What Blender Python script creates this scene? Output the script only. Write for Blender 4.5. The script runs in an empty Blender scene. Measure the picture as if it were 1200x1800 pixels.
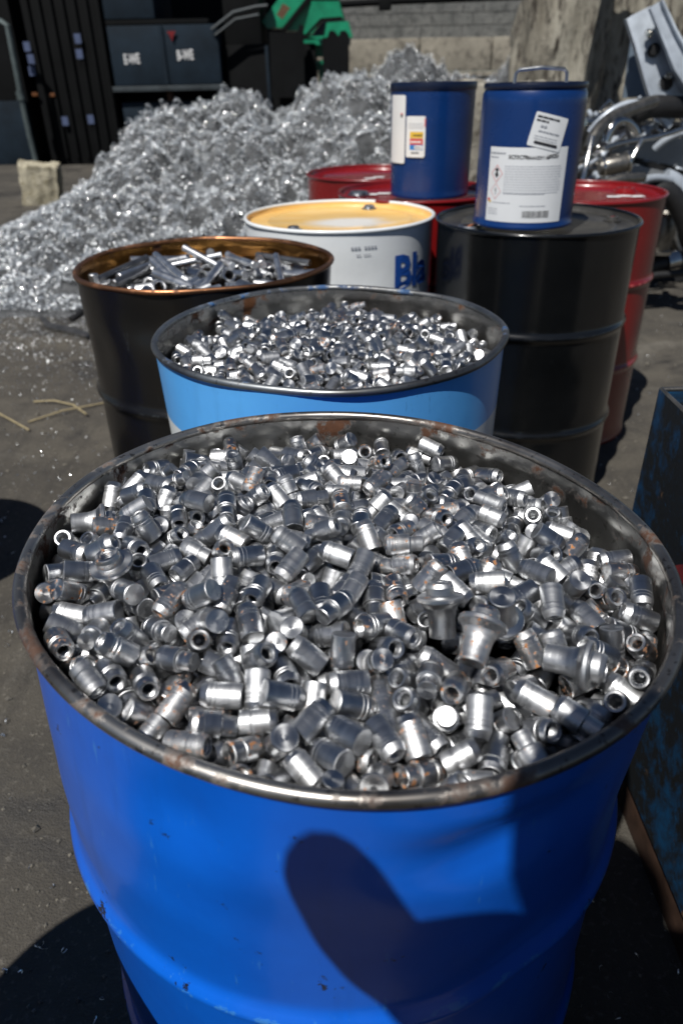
import bpy, bmesh, math, random
import numpy as np
from mathutils import Vector, Matrix, Quaternion

random.seed(7); rng = np.random.default_rng(7)
C = bpy.context.scene.collection
PI = math.pi
R_ = math.radians

# ------------------------------------------------------------------ camera, sky, sun, exposure
cam_d = bpy.data.cameras.new('camera'); cam = bpy.data.objects.new('camera', cam_d); C.objects.link(cam)
PITCH, ROLL, CAM_H = 0.54393, -0.02122, 1.248
fw = Vector((0, math.cos(PITCH), -math.sin(PITCH))); rt = Vector((1, 0, 0)); up = rt.cross(fw)
r2 = rt * math.cos(ROLL) + up * math.sin(ROLL); u2 = up * math.cos(ROLL) - rt * math.sin(ROLL)
cam.matrix_world = Matrix(((r2.x, u2.x, -fw.x, 0), (r2.y, u2.y, -fw.y, 0), (r2.z, u2.z, -fw.z, CAM_H), (0, 0, 0, 1)))
cam_d.sensor_fit = 'VERTICAL'; cam_d.sensor_height = 36; cam_d.sensor_width = 24; cam_d.lens = 25.52
cam_d.clip_start = 0.02; cam_d.clip_end = 400
cam_d.dof.use_dof = True; cam_d.dof.focus_distance = 0.79; cam_d.dof.aperture_fstop = 5.5; cam_d.dof.aperture_blades = 0
bpy.context.scene.camera = cam

SUN_EL, SUN_AZ = 57.0, 30.0
SD = Vector((math.sin(R_(SUN_AZ)) * math.cos(R_(SUN_EL)), math.cos(R_(SUN_AZ)) * math.cos(R_(SUN_EL)), -math.sin(R_(SUN_EL))))
sun_d = bpy.data.lights.new('sun', 'SUN'); sun_d.energy = 5.0; sun_d.angle = R_(0.53); sun_d.color = (1.0, .97, .92)
sun = bpy.data.objects.new('sun', sun_d); C.objects.link(sun); sun.rotation_euler = SD.to_track_quat('-Z', 'Y').to_euler(); sun.location = (-3, -5, 8)
W = bpy.data.worlds.new('World'); bpy.context.scene.world = W; W.use_nodes = True
wn = W.node_tree; wn.nodes.clear()
sky = wn.nodes.new('ShaderNodeTexSky'); sky.sky_type = 'NISHITA'; sky.sun_disc = False
sky.sun_elevation = R_(SUN_EL); sky.sun_rotation = R_(180 + SUN_AZ); sky.air_density = .7; sky.dust_density = .3; sky.ozone_density = 1.5
bg = wn.nodes.new('ShaderNodeBackground'); bg.inputs[1].default_value = 0.05
wo = wn.nodes.new('ShaderNodeOutputWorld'); wn.links.new(sky.outputs[0], bg.inputs[0]); wn.links.new(bg.outputs[0], wo.inputs[0])
sc = bpy.context.scene
sc.view_settings.view_transform = 'Standard'; sc.view_settings.look = 'None'; sc.view_settings.exposure = -0.1; sc.view_settings.gamma = 1.0
sc.render.engine = 'CYCLES'
try:
    sc.cycles.use_denoising = True; sc.cycles.denoiser = 'OPENIMAGEDENOISE'
    sc.cycles.max_bounces = 8; sc.cycles.glossy_bounces = 5; sc.cycles.sample_clamp_indirect = 6.0
    sc.cycles.caustics_reflective = False; sc.cycles.caustics_refractive = False
except Exception: pass

# ------------------------------------------------------------------ materials
class NT:
    def __init__(s, name):
        s.m = bpy.data.materials.new(name); s.m.use_nodes = True; s.t = s.m.node_tree
        s.b = s.t.nodes['Principled BSDF']; s.o = s.t.nodes['Material Output']
    def n(s, typ, **k):
        nd = s.t.nodes.new(typ)
        for a, v in k.items(): setattr(nd, a, v)
        return nd
    def l(s, a, b): s.t.links.new(a, b)
    def _in(s, sock, v):
        if hasattr(v, 'links') or isinstance(v, bpy.types.NodeSocket): s.l(v, sock)
        else:
            if isinstance(v, (tuple, list)) and len(v) == 3 and sock.type == 'RGBA': v = (*v, 1)
            sock.default_value = v
    def set(s, **k):
        for a, v in k.items(): s._in(s.b.inputs[a.replace('_', ' ')], v)
        return s
    def obj(s): return s.n('ShaderNodeTexCoord').outputs['Object']
    def attr(s, name, out='Vector', typ='GEOMETRY'):
        return s.n('ShaderNodeAttribute', attribute_name=name, attribute_type=typ).outputs[out]
    def mapp(s, vec, scale=(1, 1, 1), loc=(0, 0, 0)):
        m = s.n('ShaderNodeMapping'); s.l(vec, m.inputs[0]); m.inputs['Scale'].default_value = scale; m.inputs['Location'].default_value = loc
        return m.outputs[0]
    def noise(s, vec, scale=5, detail=4, rough=.55, dist=0.0):
        nd = s.n('ShaderNodeTexNoise'); s.l(vec, nd.inputs['Vector'])
        nd.inputs['Scale'].default_value = scale; nd.inputs['Detail'].default_value = detail; nd.inputs['Roughness'].default_value = rough; nd.inputs['Distortion'].default_value = dist
        return nd.outputs[0]
    def vor(s, vec, scale=5, feature='F1'):
        nd = s.n('ShaderNodeTexVoronoi', feature=feature); s.l(vec, nd.inputs['Vector']); nd.inputs['Scale'].default_value = scale
        return nd.outputs[0]
    def ramp(s, f, *stops):
        nd = s.n('ShaderNodeValToRGB'); s.l(f, nd.inputs[0]); e = nd.color_ramp.elements
        while len(e) < len(stops): e.new(.5)
        for el, (p, c) in zip(e, stops):
            el.position = p; el.color = (c, c, c, 1) if not isinstance(c, (tuple, list)) else (*c[:3], 1)
        return nd.outputs[0]
    def mix(s, f, a, b, mode='MIX'):
        nd = s.n('ShaderNodeMix', data_type='RGBA', blend_type=mode)
        s._in(nd.inputs[0], f); s._in(nd.inputs[6], a); s._in(nd.inputs[7], b)
        return nd.outputs[2]
    def math(s, op, a, b=0.0, clamp=False):
        nd = s.n('ShaderNodeMath', operation=op, use_clamp=clamp); s._in(nd.inputs[0], a); s._in(nd.inputs[1], b)
        return nd.outputs[0]
    def xyz(s, vec):
        nd = s.n('ShaderNodeSeparateXYZ'); s.l(vec, nd.inputs[0]); return nd.outputs
    def bump(s, h, strength=.3, dist=.002):
        nd = s.n('ShaderNodeBump'); nd.inputs['Strength'].default_value = strength; nd.inputs['Distance'].default_value = dist
        s.l(h, nd.inputs['Height']); s.l(nd.outputs[0], s.b.inputs['Normal']); return nd.outputs[0]

def plain(name, col, rough=.5, metal=0.0, var=.25, scale=8, bump=.15, bscale=60, coat=0.0, spec=.5):
    t = NT(name); v = t.obj()
    n1 = t.noise(v, scale, 6, .6)
    f = t.ramp(n1, (.3, 1 - var), (.7, 1 + var * .6))
    t.set(Base_Color=t.mix(1.0, (*col, 1), f, 'MULTIPLY'), Roughness=t.math('ADD', t.math('MULTIPLY', n1, .25), rough - .12), Metallic=metal)
    t.b.inputs['Specular IOR Level'].default_value = spec
    if coat: t.set(Coat_Weight=coat, Coat_Roughness=.12)
    t.bump(t.noise(v, bscale, 5), bump, .003)
    return t.m

def drum_paint(name, col, alt=None, rough=.35, chip=(.03, .04, .05), chips=.70, scuff=None, stripe=None, coat=.3, metal=0.0, spec=.5, grime=.22):
    """enamel on sheet steel: slow colour drift, vertical grime runs, small chips and scratches"""
    t = NT(name); v = t.obj(); alt = alt or tuple(c * .7 for c in col)
    n1 = t.noise(v, 5.0, 5, .6)
    c = t.mix(t.ramp(n1, (.38, 0), (.68, 1)), (*col, 1), (*alt, 1))
    if stripe:
        z = t.xyz(v)[2]; wob = t.math('ADD', z, t.math('MULTIPLY', t.noise(v, 6, 2), .004))
        for z0, z1, sc_ in stripe:
            f = t.math('MULTIPLY', t.math('GREATER_THAN', wob, z0), t.math('LESS_THAN', wob, z1))
            c = t.mix(f, c, (*sc_, 1))
    g = t.noise(t.mapp(v, (14, 14, 1.6)), 1.6, 6, .65)
    c = t.mix(t.math('MULTIPLY', t.ramp(g, (.58, 0), (.82, 1)), grime), c, tuple(x * .45 for x in chip) + (1,))
    sc1 = t.noise(t.mapp(v, (60, 60, 9)), 2.2, 8, .72)
    c = t.mix(t.math('MULTIPLY', t.ramp(sc1, (.625, 0), (.68, 1)), .5), c, (*(scuff or tuple(min(1, x * 1.9 + .03) for x in col)), 1))
    ch = t.noise(v, 34, 7, .7)
    zz = t.xyz(v)[2]
    hw = t.math('MAXIMUM', t.math('SUBTRACT', 1.0, t.math('MULTIPLY', t.math('ABSOLUTE', t.math('SUBTRACT', zz, .604)), 70), True), t.math('SUBTRACT', 1.0, t.math('MULTIPLY', t.math('ABSOLUTE', t.math('SUBTRACT', zz, .304)), 70), True))
    wr_ = t.noise(t.mapp(v, (30, 30, 60)), 1.3, 8, .72)
    fw_ = t.math('MULTIPLY', t.ramp(t.math('ADD', wr_, t.math('MULTIPLY', hw, .13)), (.655, 0), (.69, 1)), hw)
    c = t.mix(t.math('MULTIPLY', fw_, .8), c, (*(scuff or col), 1))
    ch = t.math('ADD', ch, t.math('MULTIPLY', hw, .06))
    fch = t.ramp(ch, (chips, 0), (chips + .02, 1))
    c = t.mix(fch, c, (*chip, 1))
    t.set(Base_Color=c, Roughness=t.math('ADD', t.math('MULTIPLY', n1, .22), rough - .1), Metallic=metal, Coat_Weight=coat, Coat_Roughness=.14)
    t.b.inputs['Specular IOR Level'].default_value = spec
    hh = t.math('ADD', t.math('MULTIPLY', t.noise(v, 9, 3), 1.0), t.math('MULTIPLY', fch, -.12))
    t.bump(hh, .22, .006)
    return t.m

def bare_steel(name, col=(.42, .42, .41), rust=.5, rough=.42, zrust=None, rustcol=(.16, .065, .025), scale=14, patina=.25, speck=.3):
    """bare sheet steel with rust blooms, runs and scratches"""
    t = NT(name); v = t.obj()
    n1 = t.noise(v, 7, 6, .6); n2 = t.noise(v, scale, 9, .68, .3)
    c = t.mix(t.ramp(n1, (.3, 0), (.7, 1)), tuple(x * .62 for x in col) + (1,), (*col, 1))
    thr = rust
    fr = n2
    if zrust:
        z = t.xyz(v)[2]; zz = t.n('ShaderNodeMapRange'); t.l(z, zz.inputs[0]); zz.inputs[1].default_value = zrust[0]; zz.inputs[2].default_value = zrust[1]; zz.inputs[3].default_value = 0; zz.inputs[4].default_value = zrust[2]
        fr = t.math('ADD', n2, zz.outputs[0])
        runs = t.noise(t.mapp(v, (40, 40, 3)), 1.0, 5, .6)
        fr = t.math('ADD', fr, t.math('MULTIPLY', t.math('MULTIPLY', runs, zz.outputs[0]), .4))
    f = t.ramp(fr, (thr, 0), (thr + .07, 1))
    rc = t.mix(t.noise(v, 90, 4), tuple(x * .45 for x in rustcol) + (1,), tuple(min(1, x * 1.7) for x in rustcol) + (1,))
    c = t.mix(f, c, rc)
    pat = t.noise(t.mapp(v, (1, 1, 1), (5.3, 2.2, 1.1)), 3.2, 6, .62, .4)
    c = t.mix(t.math('MULTIPLY', t.ramp(pat, (.44, 0), (.60, 1)), patina), c, (.055, .042, .036, 1))
    sp = t.noise(v, 120, 4, .6); c = t.mix(t.math('MULTIPLY', t.ramp(sp, (.60, 0), (.66, 1)), speck), c, (.04, .03, .025, 1))
    t.set(Base_Color=c, Metallic=t.math('SUBTRACT', .95, t.math('MULTIPLY', f, .9)), Roughness=t.math('ADD', t.math('MULTIPLY', n1, .2), t.math('ADD', t.math('MULTIPLY', f, .3), rough - .1)))
    t.bump(t.math('ADD', t.noise(v, 10, 3), t.math('MULTIPLY', f, .25)), .3, .005)
    return t.m

def turned_steel():
    t = NT('turned_steel')
    loc = t.attr('loc'); x, y, z = t.xyz(loc)
    r = t.math('SQRT', t.math('ADD', t.math('MULTIPLY', x, x), t.math('MULTIPLY', y, y)))
    cb = t.n('ShaderNodeCombineXYZ'); t.l(r, cb.inputs[0]); t.l(z, cb.inputs[1])
    oi = t.n('ShaderNodeObjectInfo').outputs['Random']
    t.l(t.math('MULTIPLY', oi, 3.7), cb.inputs[2])
    rings = t.noise(cb.outputs[0], 1500, 3, .6); rings2 = t.noise(cb.outputs[0], 260, 3, .5)
    tg = t.attr('tang'); vt = t.n('ShaderNodeVectorTransform', vector_type='VECTOR', convert_from='OBJECT', convert_to='WORLD'); t.l(tg, vt.inputs[0])
    nv = t.n('ShaderNodeVectorMath', operation='NORMALIZE'); t.l(vt.outputs[0], nv.inputs[0]); t.l(nv.outputs[0], t.b.inputs['Tangent'])
    lv = t.n('ShaderNodeVectorMath', operation='ADD'); t.l(loc, lv.inputs[0])
    cc = t.n('ShaderNodeCombineXYZ'); t.l(t.math('MULTIPLY', oi, 9), cc.inputs[0]); t.l(t.math('MULTIPLY', oi, 5), cc.inputs[1]); t.l(cc.outputs[0], lv.inputs[1])
    P = lv.outputs[0]
    nr = t.noise(P, 210, 5, .6); patch = t.noise(P, 60, 3, .5)
    rust = t.attr('rust', 'Fac', 'OBJECT')
    thr = t.math('SUBTRACT', .83, t.math('MULTIPLY', rust, .185))
    f = t.math('MULTIPLY', t.math('SUBTRACT', t.math('ADD', nr, t.math('MULTIPLY', patch, .22)), t.math('ADD', thr, .08)), 14, True)
    f.node.use_clamp = True
    stain = t.ramp(patch, (.35, .84), (.7, 1.0))
    base = t.mix(rings2, (.42, .43, .445, 1), (.66, .67, .685, 1))
    base = t.mix(1.0, base, stain, 'MULTIPLY')
    base = t.mix(t.math('MULTIPLY', t.ramp(patch, (.5, 0), (.75, 1)), t.math('MULTIPLY', rust, .30)), base, (.46, .40, .32, 1))
    rc = t.mix(t.noise(P, 700, 3), (.22, .075, .02, 1), (.62, .27, .09, 1))
    t.set(Base_Color=t.mix(f, base, rc), Metallic=t.math('SUBTRACT', 1.0, t.math('MULTIPLY', f, .95)),
          Roughness=t.math('ADD', t.math('ADD', t.math('MULTIPLY', rings2, .18), .28), t.math('MULTIPLY', f, .4)), Anisotropic=.68)
    t.bump(t.math('ADD', rings, t.math('MULTIPLY', nr, .12)), .26, .0004)
    return t.m

def ground_mat():
    t = NT('yard_ground'); v = t.n('ShaderNodeNewGeometry').outputs['Position']
    n1 = t.noise(v, .9, 8, .62, .4); n2 = t.noise(v, 6, 7, .65); n3 = t.noise(v, 70, 5, .7); st = t.noise(t.mapp(v, (1, 1, 1), (3.1, 1.7, 0)), 2.1, 7, .6, .6)
    c = t.mix(t.ramp(n1, (.36, 0), (.66, 1)), (.046, .041, .034, 1), (.108, .096, .076, 1))
    c = t.mix(t.ramp(n2, (.42, 0), (.75, 1)), c, (.042, .038, .033, 1))
    c = t.mix(t.math('MULTIPLY', t.ramp(n3, (.55, 0), (.72, 1)), .5), c, (.24, .22, .185, 1))
    dust = t.noise(t.mapp(v, (1, 1, 1), (8.2, 4.4, 0)), 1.3, 8, .68, 1.2)
    c = t.mix(t.math('MULTIPLY', t.ramp(dust, (.58, 0), (.74, 1)), .55), c, (.23, .215, .185, 1))
    trk = t.noise(t.mapp(v, (9, .7, 1), (0, 0, 2)), 1.6, 5, .6, .3)
    c = t.mix(t.math('MULTIPLY', t.ramp(trk, (.56, 0), (.68, 1)), .35), c, (.035, .032, .028, 1))
    oil = t.ramp(st, (.56, 0), (.66, 1))
    c = t.mix(t.math('MULTIPLY', oil, .75), c, (.030, .028, .026, 1))
    t.set(Base_Color=c, Roughness=t.math('SUBTRACT', .9, t.math('MULTIPLY', oil, .45)))
    t.bump(t.math('ADD', t.math('MULTIPLY', n2, .5), t.math('ADD', n3, t.noise(v, 240, 3))), .7, .006)
    return t.m

def stone(name, c0, c1, c2, scale=3, bump=.8, vec=(1, 1, 1)):
    t = NT(name); v = t.mapp(t.obj(), vec); n1 = t.noise(v, scale, 9, .65, .3); n2 = t.noise(v, scale * 4, 8, .7); n3 = t.noise(v, scale * 18, 6, .7)
    c = t.mix(t.ramp(n1, (.32, 0), (.68, 1)), (*c0, 1), (*c1, 1))
    c = t.mix(t.ramp(n2, (.48, 0), (.62, 1)), c, (*c2, 1))
    t.set(Base_Color=c, Roughness=.93)
    t.bump(t.math('ADD', n2, t.math('MULTIPLY', n3, .6)), bump, .03)
    return t.m

def scraped(name):
    """old blue plate paint worn through to dark dirty steel in long scrapes"""
    t = NT(name); v = t.obj()
    d = t.mapp(v, (1, 7, 5)); d.node.inputs['Rotation'].default_value = (R_(52), 0, 0)
    n1 = t.noise(d, 4.0, 9, .7, .2); n2 = t.noise(v, 5, 6, .65); n3 = t.noise(t.mapp(d, (1, 6, 1)), 9, 6, .7)
    c = t.mix(t.ramp(t.math('ADD', t.math('MULTIPLY', n1, .5), t.math('MULTIPLY', n2, .5)), (.50, 0), (.62, 1)), (.012, .014, .015, 1), (.006, .060, .15, 1))
    c = t.mix(t.ramp(n3, (.62, 0), (.69, 1)), c, (.02, .14, .30, 1))
    c = t.mix(t.ramp(t.noise(v, 16, 8, .7), (.64, 0), (.69, 1)), c, (.15, .085, .045, 1))
    t.set(Base_Color=c, Roughness=.5, Metallic=.1)
    t.bump(n1, .3, .004)
    return t.m

M = {}
M['steel'] = turned_steel()
M['ground'] = ground_mat()
M['cobalt'] = drum_paint('cobalt_enamel', (.004, .125, .66), (.003, .095, .54), .34, (.012, .016, .03), .665, scuff=(.05, .24, .62), coat=.45)
M['skyblue'] = drum_paint('light_blue_enamel', (.10, .41, .86), (.09, .37, .80), .36, (.02, .05, .12), .70, scuff=(.03, .10, .26), stripe=((.690, .766, (.70, .74, .74)),))
M['blackish'] = drum_paint('burnt_black_paint', (.006, .006, .006), (.011, .009, .007), .30, (.10, .07, .05), .76, scuff=(.035, .04, .042), coat=.25, spec=.35, grime=.05)
M['black'] = drum_paint('gloss_black_enamel', (.004, .0045, .005), (.006, .0065, .007), .20, (.02, .02, .02), .82, scuff=(.010, .011, .012), coat=.6, spec=.35, grime=.1)
M['white'] = drum_paint('white_enamel', (.80, .83, .84), (.76, .79, .81), .34, (.18, .19, .2), .78, scuff=(.68, .70, .71), grime=.10)
M['red'] = drum_paint('red_enamel', (.20, .007, .008), (.16, .006, .007), .28, (.10, .02, .02), .78, scuff=(.50, .10, .09), coat=.5)
M['navy'] = drum_paint('blue_pail_enamel', (.003, .032, .15), (.003, .026, .125), .28, (.006, .014, .04), .84, scuff=(.006, .04, .18), coat=.3, grime=.1)
M['navy_dark'] = plain('dark_blue_lip', (.002, .007, .03), .35, coat=.3)
M['liner'] = bare_steel('drum_interior_steel', (.44, .44, .425), .70, .38, (.77, .88, .14), patina=.55, speck=.35)
M['rim'] = bare_steel('rusty_rim_steel', (.50, .48, .45), .535, .36, None, (.105, .046, .024), 15, .62, .7)
M['liner_front'] = bare_steel('rusting_drum_interior', (.44, .44, .425), .665, .36, (.80, .875, .13), (.115, .05, .026), 26, patina=.3, speck=.45)
M['rim_blue'] = bare_steel('chipped_rim_steel', (.40, .42, .43), .575, .42, None, (.02, .10, .26), 22, .6, .5)
M['bronze'] = bare_steel('bronze_lacquer', (.36, .175, .045), .70, .30, (.80, .89, .12), (.10, .035, .012))
M['copper_rim'] = bare_steel('coppery_rim', (.50, .23, .11), .55, .36, None, (.10, .04, .02), 18)
M['dark_rod'] = plain('oiled_dark_steel', (.22, .225, .235), .38, .9, .3, 40, .1, 300)
M['bright_rod'] = plain('bright_bar_steel', (.80, .81, .82), .36, 1.0, .25, 40, .08, 300)

def yellow_lid():
    t = NT('yellow_lid_enamel'); v = t.obj(); n = t.noise(t.mapp(v, (3, 9, 3)), 2.2, 5, .6, .3)
    x, y, z = t.xyz(v)
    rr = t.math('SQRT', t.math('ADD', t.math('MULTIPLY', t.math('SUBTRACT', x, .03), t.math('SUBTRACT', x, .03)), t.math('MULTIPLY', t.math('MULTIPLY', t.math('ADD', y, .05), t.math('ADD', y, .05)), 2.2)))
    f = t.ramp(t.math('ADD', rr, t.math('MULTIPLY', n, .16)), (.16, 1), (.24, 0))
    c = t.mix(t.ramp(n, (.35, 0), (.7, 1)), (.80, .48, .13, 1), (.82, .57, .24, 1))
    c = t.mix(f, c, (.80, .78, .74, 1)); t.set(Base_Color=c, Roughness=.4, Coat_Weight=.3)  # whitish patch near the middle is a reflection painted into the lid colour
    t.bump(t.noise(v, 14, 3), .2, .004); return t.m
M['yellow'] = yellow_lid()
M['black_lid'] = plain('dusty_black_lid', (.050, .048, .044), .42, 0, .5, 14, .25, 80, .3)
M['red_lid'] = plain('red_lid_enamel', (.23, .008, .009), .26, 0, .2, 9, .15, 20, .5)
M['orange_cap'] = plain('rusty_orange_cap', (.34, .12, .05), .6, 0, .4, 60)
M['zinc'] = plain('zinc_plate', (.55, .56, .57), .32, 1.0, .25, 40)
M['paper'] = plain('label_paper', (.76, .78, .80), .45, 0, .04, 10, .05, 90)
M['ink'] = plain('black_ink', (.025, .025, .03), .6, 0, .1)
M['ink_grey'] = plain('grey_ink', (.34, .36, .40), .6, 0, .1)
M['ink_pale'] = plain('pale_grey_ink', (.50, .52, .56), .6, 0, .1)
M['ink_red'] = plain('red_ink', (.62, .06, .05), .5, 0, .1)
M['ink_pink'] = plain('pale_red_ink', (.72, .42, .42), .5, 0, .1)
M['ink_blue'] = plain('blue_ink', (.03, .20, .55), .5, 0, .1)
M['ink_cobalt'] = plain('cobalt_ink', (.010, .075, .36), .45, 0, .12)
M['ink_yellow'] = plain('yellow_ink', (.76, .50, .06), .5, 0, .1)
M['ink_white'] = plain('white_ink', (.80, .80, .80), .5, 0, .05)
M['scraped'] = scraped('scraped_blue_plate')
M['rust_edge'] = plain('rusty_edge', (.065, .032, .018), .75, .2, .4, 30)
M['red_mark'] = plain('faded_red_paint', (.16, .012, .014), .7, 0, .5, 40)
M['skip_dark'] = plain('dark_navy_skip_paint', (.010, .019, .030), .7, 0, .4, 3, spec=.2)
M['skip_black'] = plain('near_black_steel', (.006, .0065, .007), .8, 0, .4, 3, spec=.12)  # one even near-black tone shared by the dark background pieces
M['skip_lip'] = plain('worn_skip_edge', (.040, .050, .056), .55, .1, .4, 6)
M['pipe'] = plain('weathered_pipe', (.10, .125, .125), .5, .4, .3, 10)
M['pale_blue'] = plain('pale_blue_sticker', (.07, .095, .18), .6, 0, .2)
M['amber'] = plain('amber_reflector', (.16, .06, .02), .4, 0, .2)
M['green'] = plain('machine_green_paint', (.008, .26, .13), .38, 0, .35, 4, .1, 20, .2)
M['green_rust'] = plain('rust_blotch', (.13, .07, .035), .8, 0, .4, 30)
M['trough'] = plain('bright_blue_trough', (.02, .19, .46), .45, 0, .2)
M['big_block'] = stone('cast_block_concrete', (.22, .20, .16), (.36, .33, .27), (.15, .135, .11), 1.3, .6)
M['masonry'] = stone('grey_masonry', (.12, .125, .12), (.20, .20, .19), (.09, .092, .09), 2.2, .5)
M['mortar'] = stone('wall_mortar', (.12, .12, .115), (.19, .19, .18), (.09, .09, .09), 6, .4)
M['rough_block'] = stone('rough_pale_concrete', (.34, .31, .25), (.58, .54, .45), (.09, .075, .055), 3.4, 1.0, (1, 1, .6))
M['column'] = stone('stained_column_concrete', (.17, .15, .115), (.48, .45, .37), (.055, .045, .035), 2.4, 1.0, (1.8, 1.8, .42))
M['cream_stone'] = stone('cream_stone', (.40, .36, .25), (.62, .57, .44), (.30, .26, .17), 3.0, .8)
M['galv'] = plain('galvanised_panel', (.50, .55, .61), .42, .35, .3, 9, .15, 40)
M['grey_panel'] = plain('grey_body_panel', (.26, .275, .29), .42, .35, .25, 6, .15, 20)
M['blue_grey'] = plain('blue_grey_sheet', (.20, .26, .33), .5, .2, .25, 6)
M['chrome'] = plain('polished_pipe_metal', (.62, .61, .58), .16, 1.0, .2, 20, .12, 50)
M['dull_metal'] = plain('dull_cast_metal', (.26, .245, .22), .38, .9, .4, 25, .3, 90)
M['rubber'] = plain('black_rubber', (.014, .014, .015), .55, 0, .3, 20)
M['dark_scrap'] = plain('dark_oily_sheet', (.020, .020, .021), .42, .5, .5, 10, .3, 40)
M['jug'] = plain('yellowed_plastic', (.55, .51, .38), .45, 0, .25, 8)
M['straw'] = plain('dry_straw', (.34, .28, .16), .7, 0, .3, 50)
M['chip'] = plain('swarf_chips', (.90, .93, .95), .43, 1.0, .22, 7, .05, 200)
M['chip_bright'] = plain('bright_swarf_chips', (.95, .96, .97), .20, 1.0, .1, 30, .05, 200)
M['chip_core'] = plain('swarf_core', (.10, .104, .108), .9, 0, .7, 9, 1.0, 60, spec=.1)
M['pebble'] = stone('grit', (.10, .09, .075), (.24, .22, .18), (.05, .048, .044), 12, .3)
M['skin'] = plain('skin', (.50, .30, .22), .55, 0, .1)
M['hair'] = plain('brown_hair', (.03, .02, .013), .6, 0, .3, 60)
M['cloth'] = plain('dark_work_jacket', (.03, .034, .045), .9, 0, .2, 30, .4, 300)
M['denim'] = plain('denim', (.04, .055, .10), .9, 0, .2, 30, .4, 300)
M['camera_black'] = plain('camera_black', (.012, .012, .013), .45)

# ------------------------------------------------------------------ helpers
def tag(o, label=None, cat=None, group=None, kind=None):
    if label: o['label'] = label
    if cat: o['category'] = cat
    if group: o['group'] = group
    if kind: o['kind'] = kind
    return o
def empty(name, loc=(0, 0, 0), rz=0.0):
    o = bpy.data.objects.new(name, None); C.objects.link(o); o.location = loc; o.rotation_euler = (0, 0, rz); o.empty_display_size = .1
    return o
def link(name, me, mat=None, parent=None, smooth=35):
    if mat is not None:
        for m in (mat if isinstance(mat, list) else [mat]): me.materials.append(m)
    if smooth:
        me.polygons.foreach_set('use_smooth', [True] * len(me.polygons))
        me.set_sharp_from_angle(angle=R_(smooth))
    o = bpy.data.objects.new(name, me); C.objects.link(o)
    if parent is not None: o.parent = parent
    return o

class MB:
    """collects shapes into one mesh"""
    def __init__(s): s.v = []; s.f = []; s.mi = []
    def add(s, vs, fs, mi=0):
        o = len(s.v); s.v += [tuple(v) for v in vs]; s.f += [tuple(i + o for i in f) for f in fs]; s.mi += [mi] * len(fs); return s
    def lathe(s, prof, n=48, M_=None, closed=False, dr=None, mi=0, a0=0.0):
        vs = []; fs = []
        for r, z in prof:
            for k in range(n):
                t = a0 + 2 * PI * k / n; rr = r + (dr(t, z, r) if dr else 0)
                vs.append(Vector((rr * math.cos(t), rr * math.sin(t), z)))
        m = len(prof)
        for i in range(m if closed else m - 1):
            j = (i + 1) % m
            for k in range(n):
                k2 = (k + 1) % n; fs.append((i * n + k, i * n + k2, j * n + k2, j * n + k))
        if M_: vs = [M_ @ v for v in vs]
        return s.add(vs, fs, mi)
    def disc(s, r, z, n=48, M_=None, dr=None, mi=0, flip=False):
        vs = [Vector(((r + (dr(2 * PI * k / n, z, r) if dr else 0)) * math.cos(2 * PI * k / n), (r + (dr(2 * PI * k / n, z, r) if dr else 0)) * math.sin(2 * PI * k / n), z)) for k in range(n)]
        if M_: vs = [M_ @ v for v in vs]
        f = tuple(range(n)); return s.add(vs, [f[::-1] if flip else f], mi)
    def box(s, c, d, rot=None, bev=0.0, mi=0):
        bm = bmesh.new(); bmesh.ops.create_cube(bm, size=1)
        for v in bm.verts: v.co = Vector((v.co.x * d[0], v.co.y * d[1], v.co.z * d[2]))
        if bev: bmesh.ops.bevel(bm, geom=bm.edges[:], offset=bev, segments=2, affect='EDGES', profile=.6)
        Mx = Matrix.Translation(Vector(c)) @ (rot.to_4x4() if rot is not None else Matrix.Identity(4))
        bm.verts.ensure_lookup_table(); vs = [Mx @ v.co for v in bm.verts]; fs = [[v.index for v in f.verts] for f in bm.faces]
        bm.free(); return s.add(vs, fs, mi)
    def tube(s, pts, r, n=10, cap=True, mi=0):
        pts = [Vector(p) for p in pts]; rs = r if isinstance(r, (list, tuple)) else [r] * len(pts); vs = []; fs = []
        t0 = (pts[1] - pts[0]).normalized(); a = t0.orthogonal().normalized()
        for i, p in enumerate(pts):
            t = (pts[min(i + 1, len(pts) - 1)] - pts[max(i - 1, 0)]).normalized()
            a = (a - t * a.dot(t)).normalized(); b = t.cross(a)
            for k in range(n):
                q = 2 * PI * k / n; vs.append(p + (a * math.cos(q) + b * math.sin(q)) * rs[i])
        for i in range(len(pts) - 1):
            for k in range(n):
                k2 = (k + 1) % n; fs.append((i * n + k, i * n + k2, (i + 1) * n + k2, (i + 1) * n + k))
        if cap: fs.append(tuple(range(n))[::-1]); fs.append(tuple((len(pts) - 1) * n + k for k in range(n)))
        return s.add(vs, fs, mi)
    def prism(s, poly, thick, M_=None, mi=0):
        """outline in local XY, thickness along local Z"""
        n = len(poly); vs = [Vector((x, y, 0)) for x, y in poly] + [Vector((x, y, thick)) for x, y in poly]
        fs = [tuple(range(n))[::-1], tuple(range(n, 2 * n))] + [(i, (i + 1) % n, n + (i + 1) % n, n + i) for i in range(n)]
        if M_: vs = [M_ @ v for v in vs]
        return s.add(vs, fs, mi)
    def build(s, name, mat=None, parent=None, smooth=35):
        me = bpy.data.meshes.new(name); me.from_pydata(s.v, [], s.f)
        me.polygons.foreach_set('material_index', s.mi); me.update()
        return link(name, me, mat, parent, smooth)

def rotz(a): return Matrix.Rotation(a, 3, 'Z')
def eul(x=0, y=0, z=0):
    from mathutils import Euler
    return Euler((R_(x), R_(y), R_(z))).to_matrix()

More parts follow.
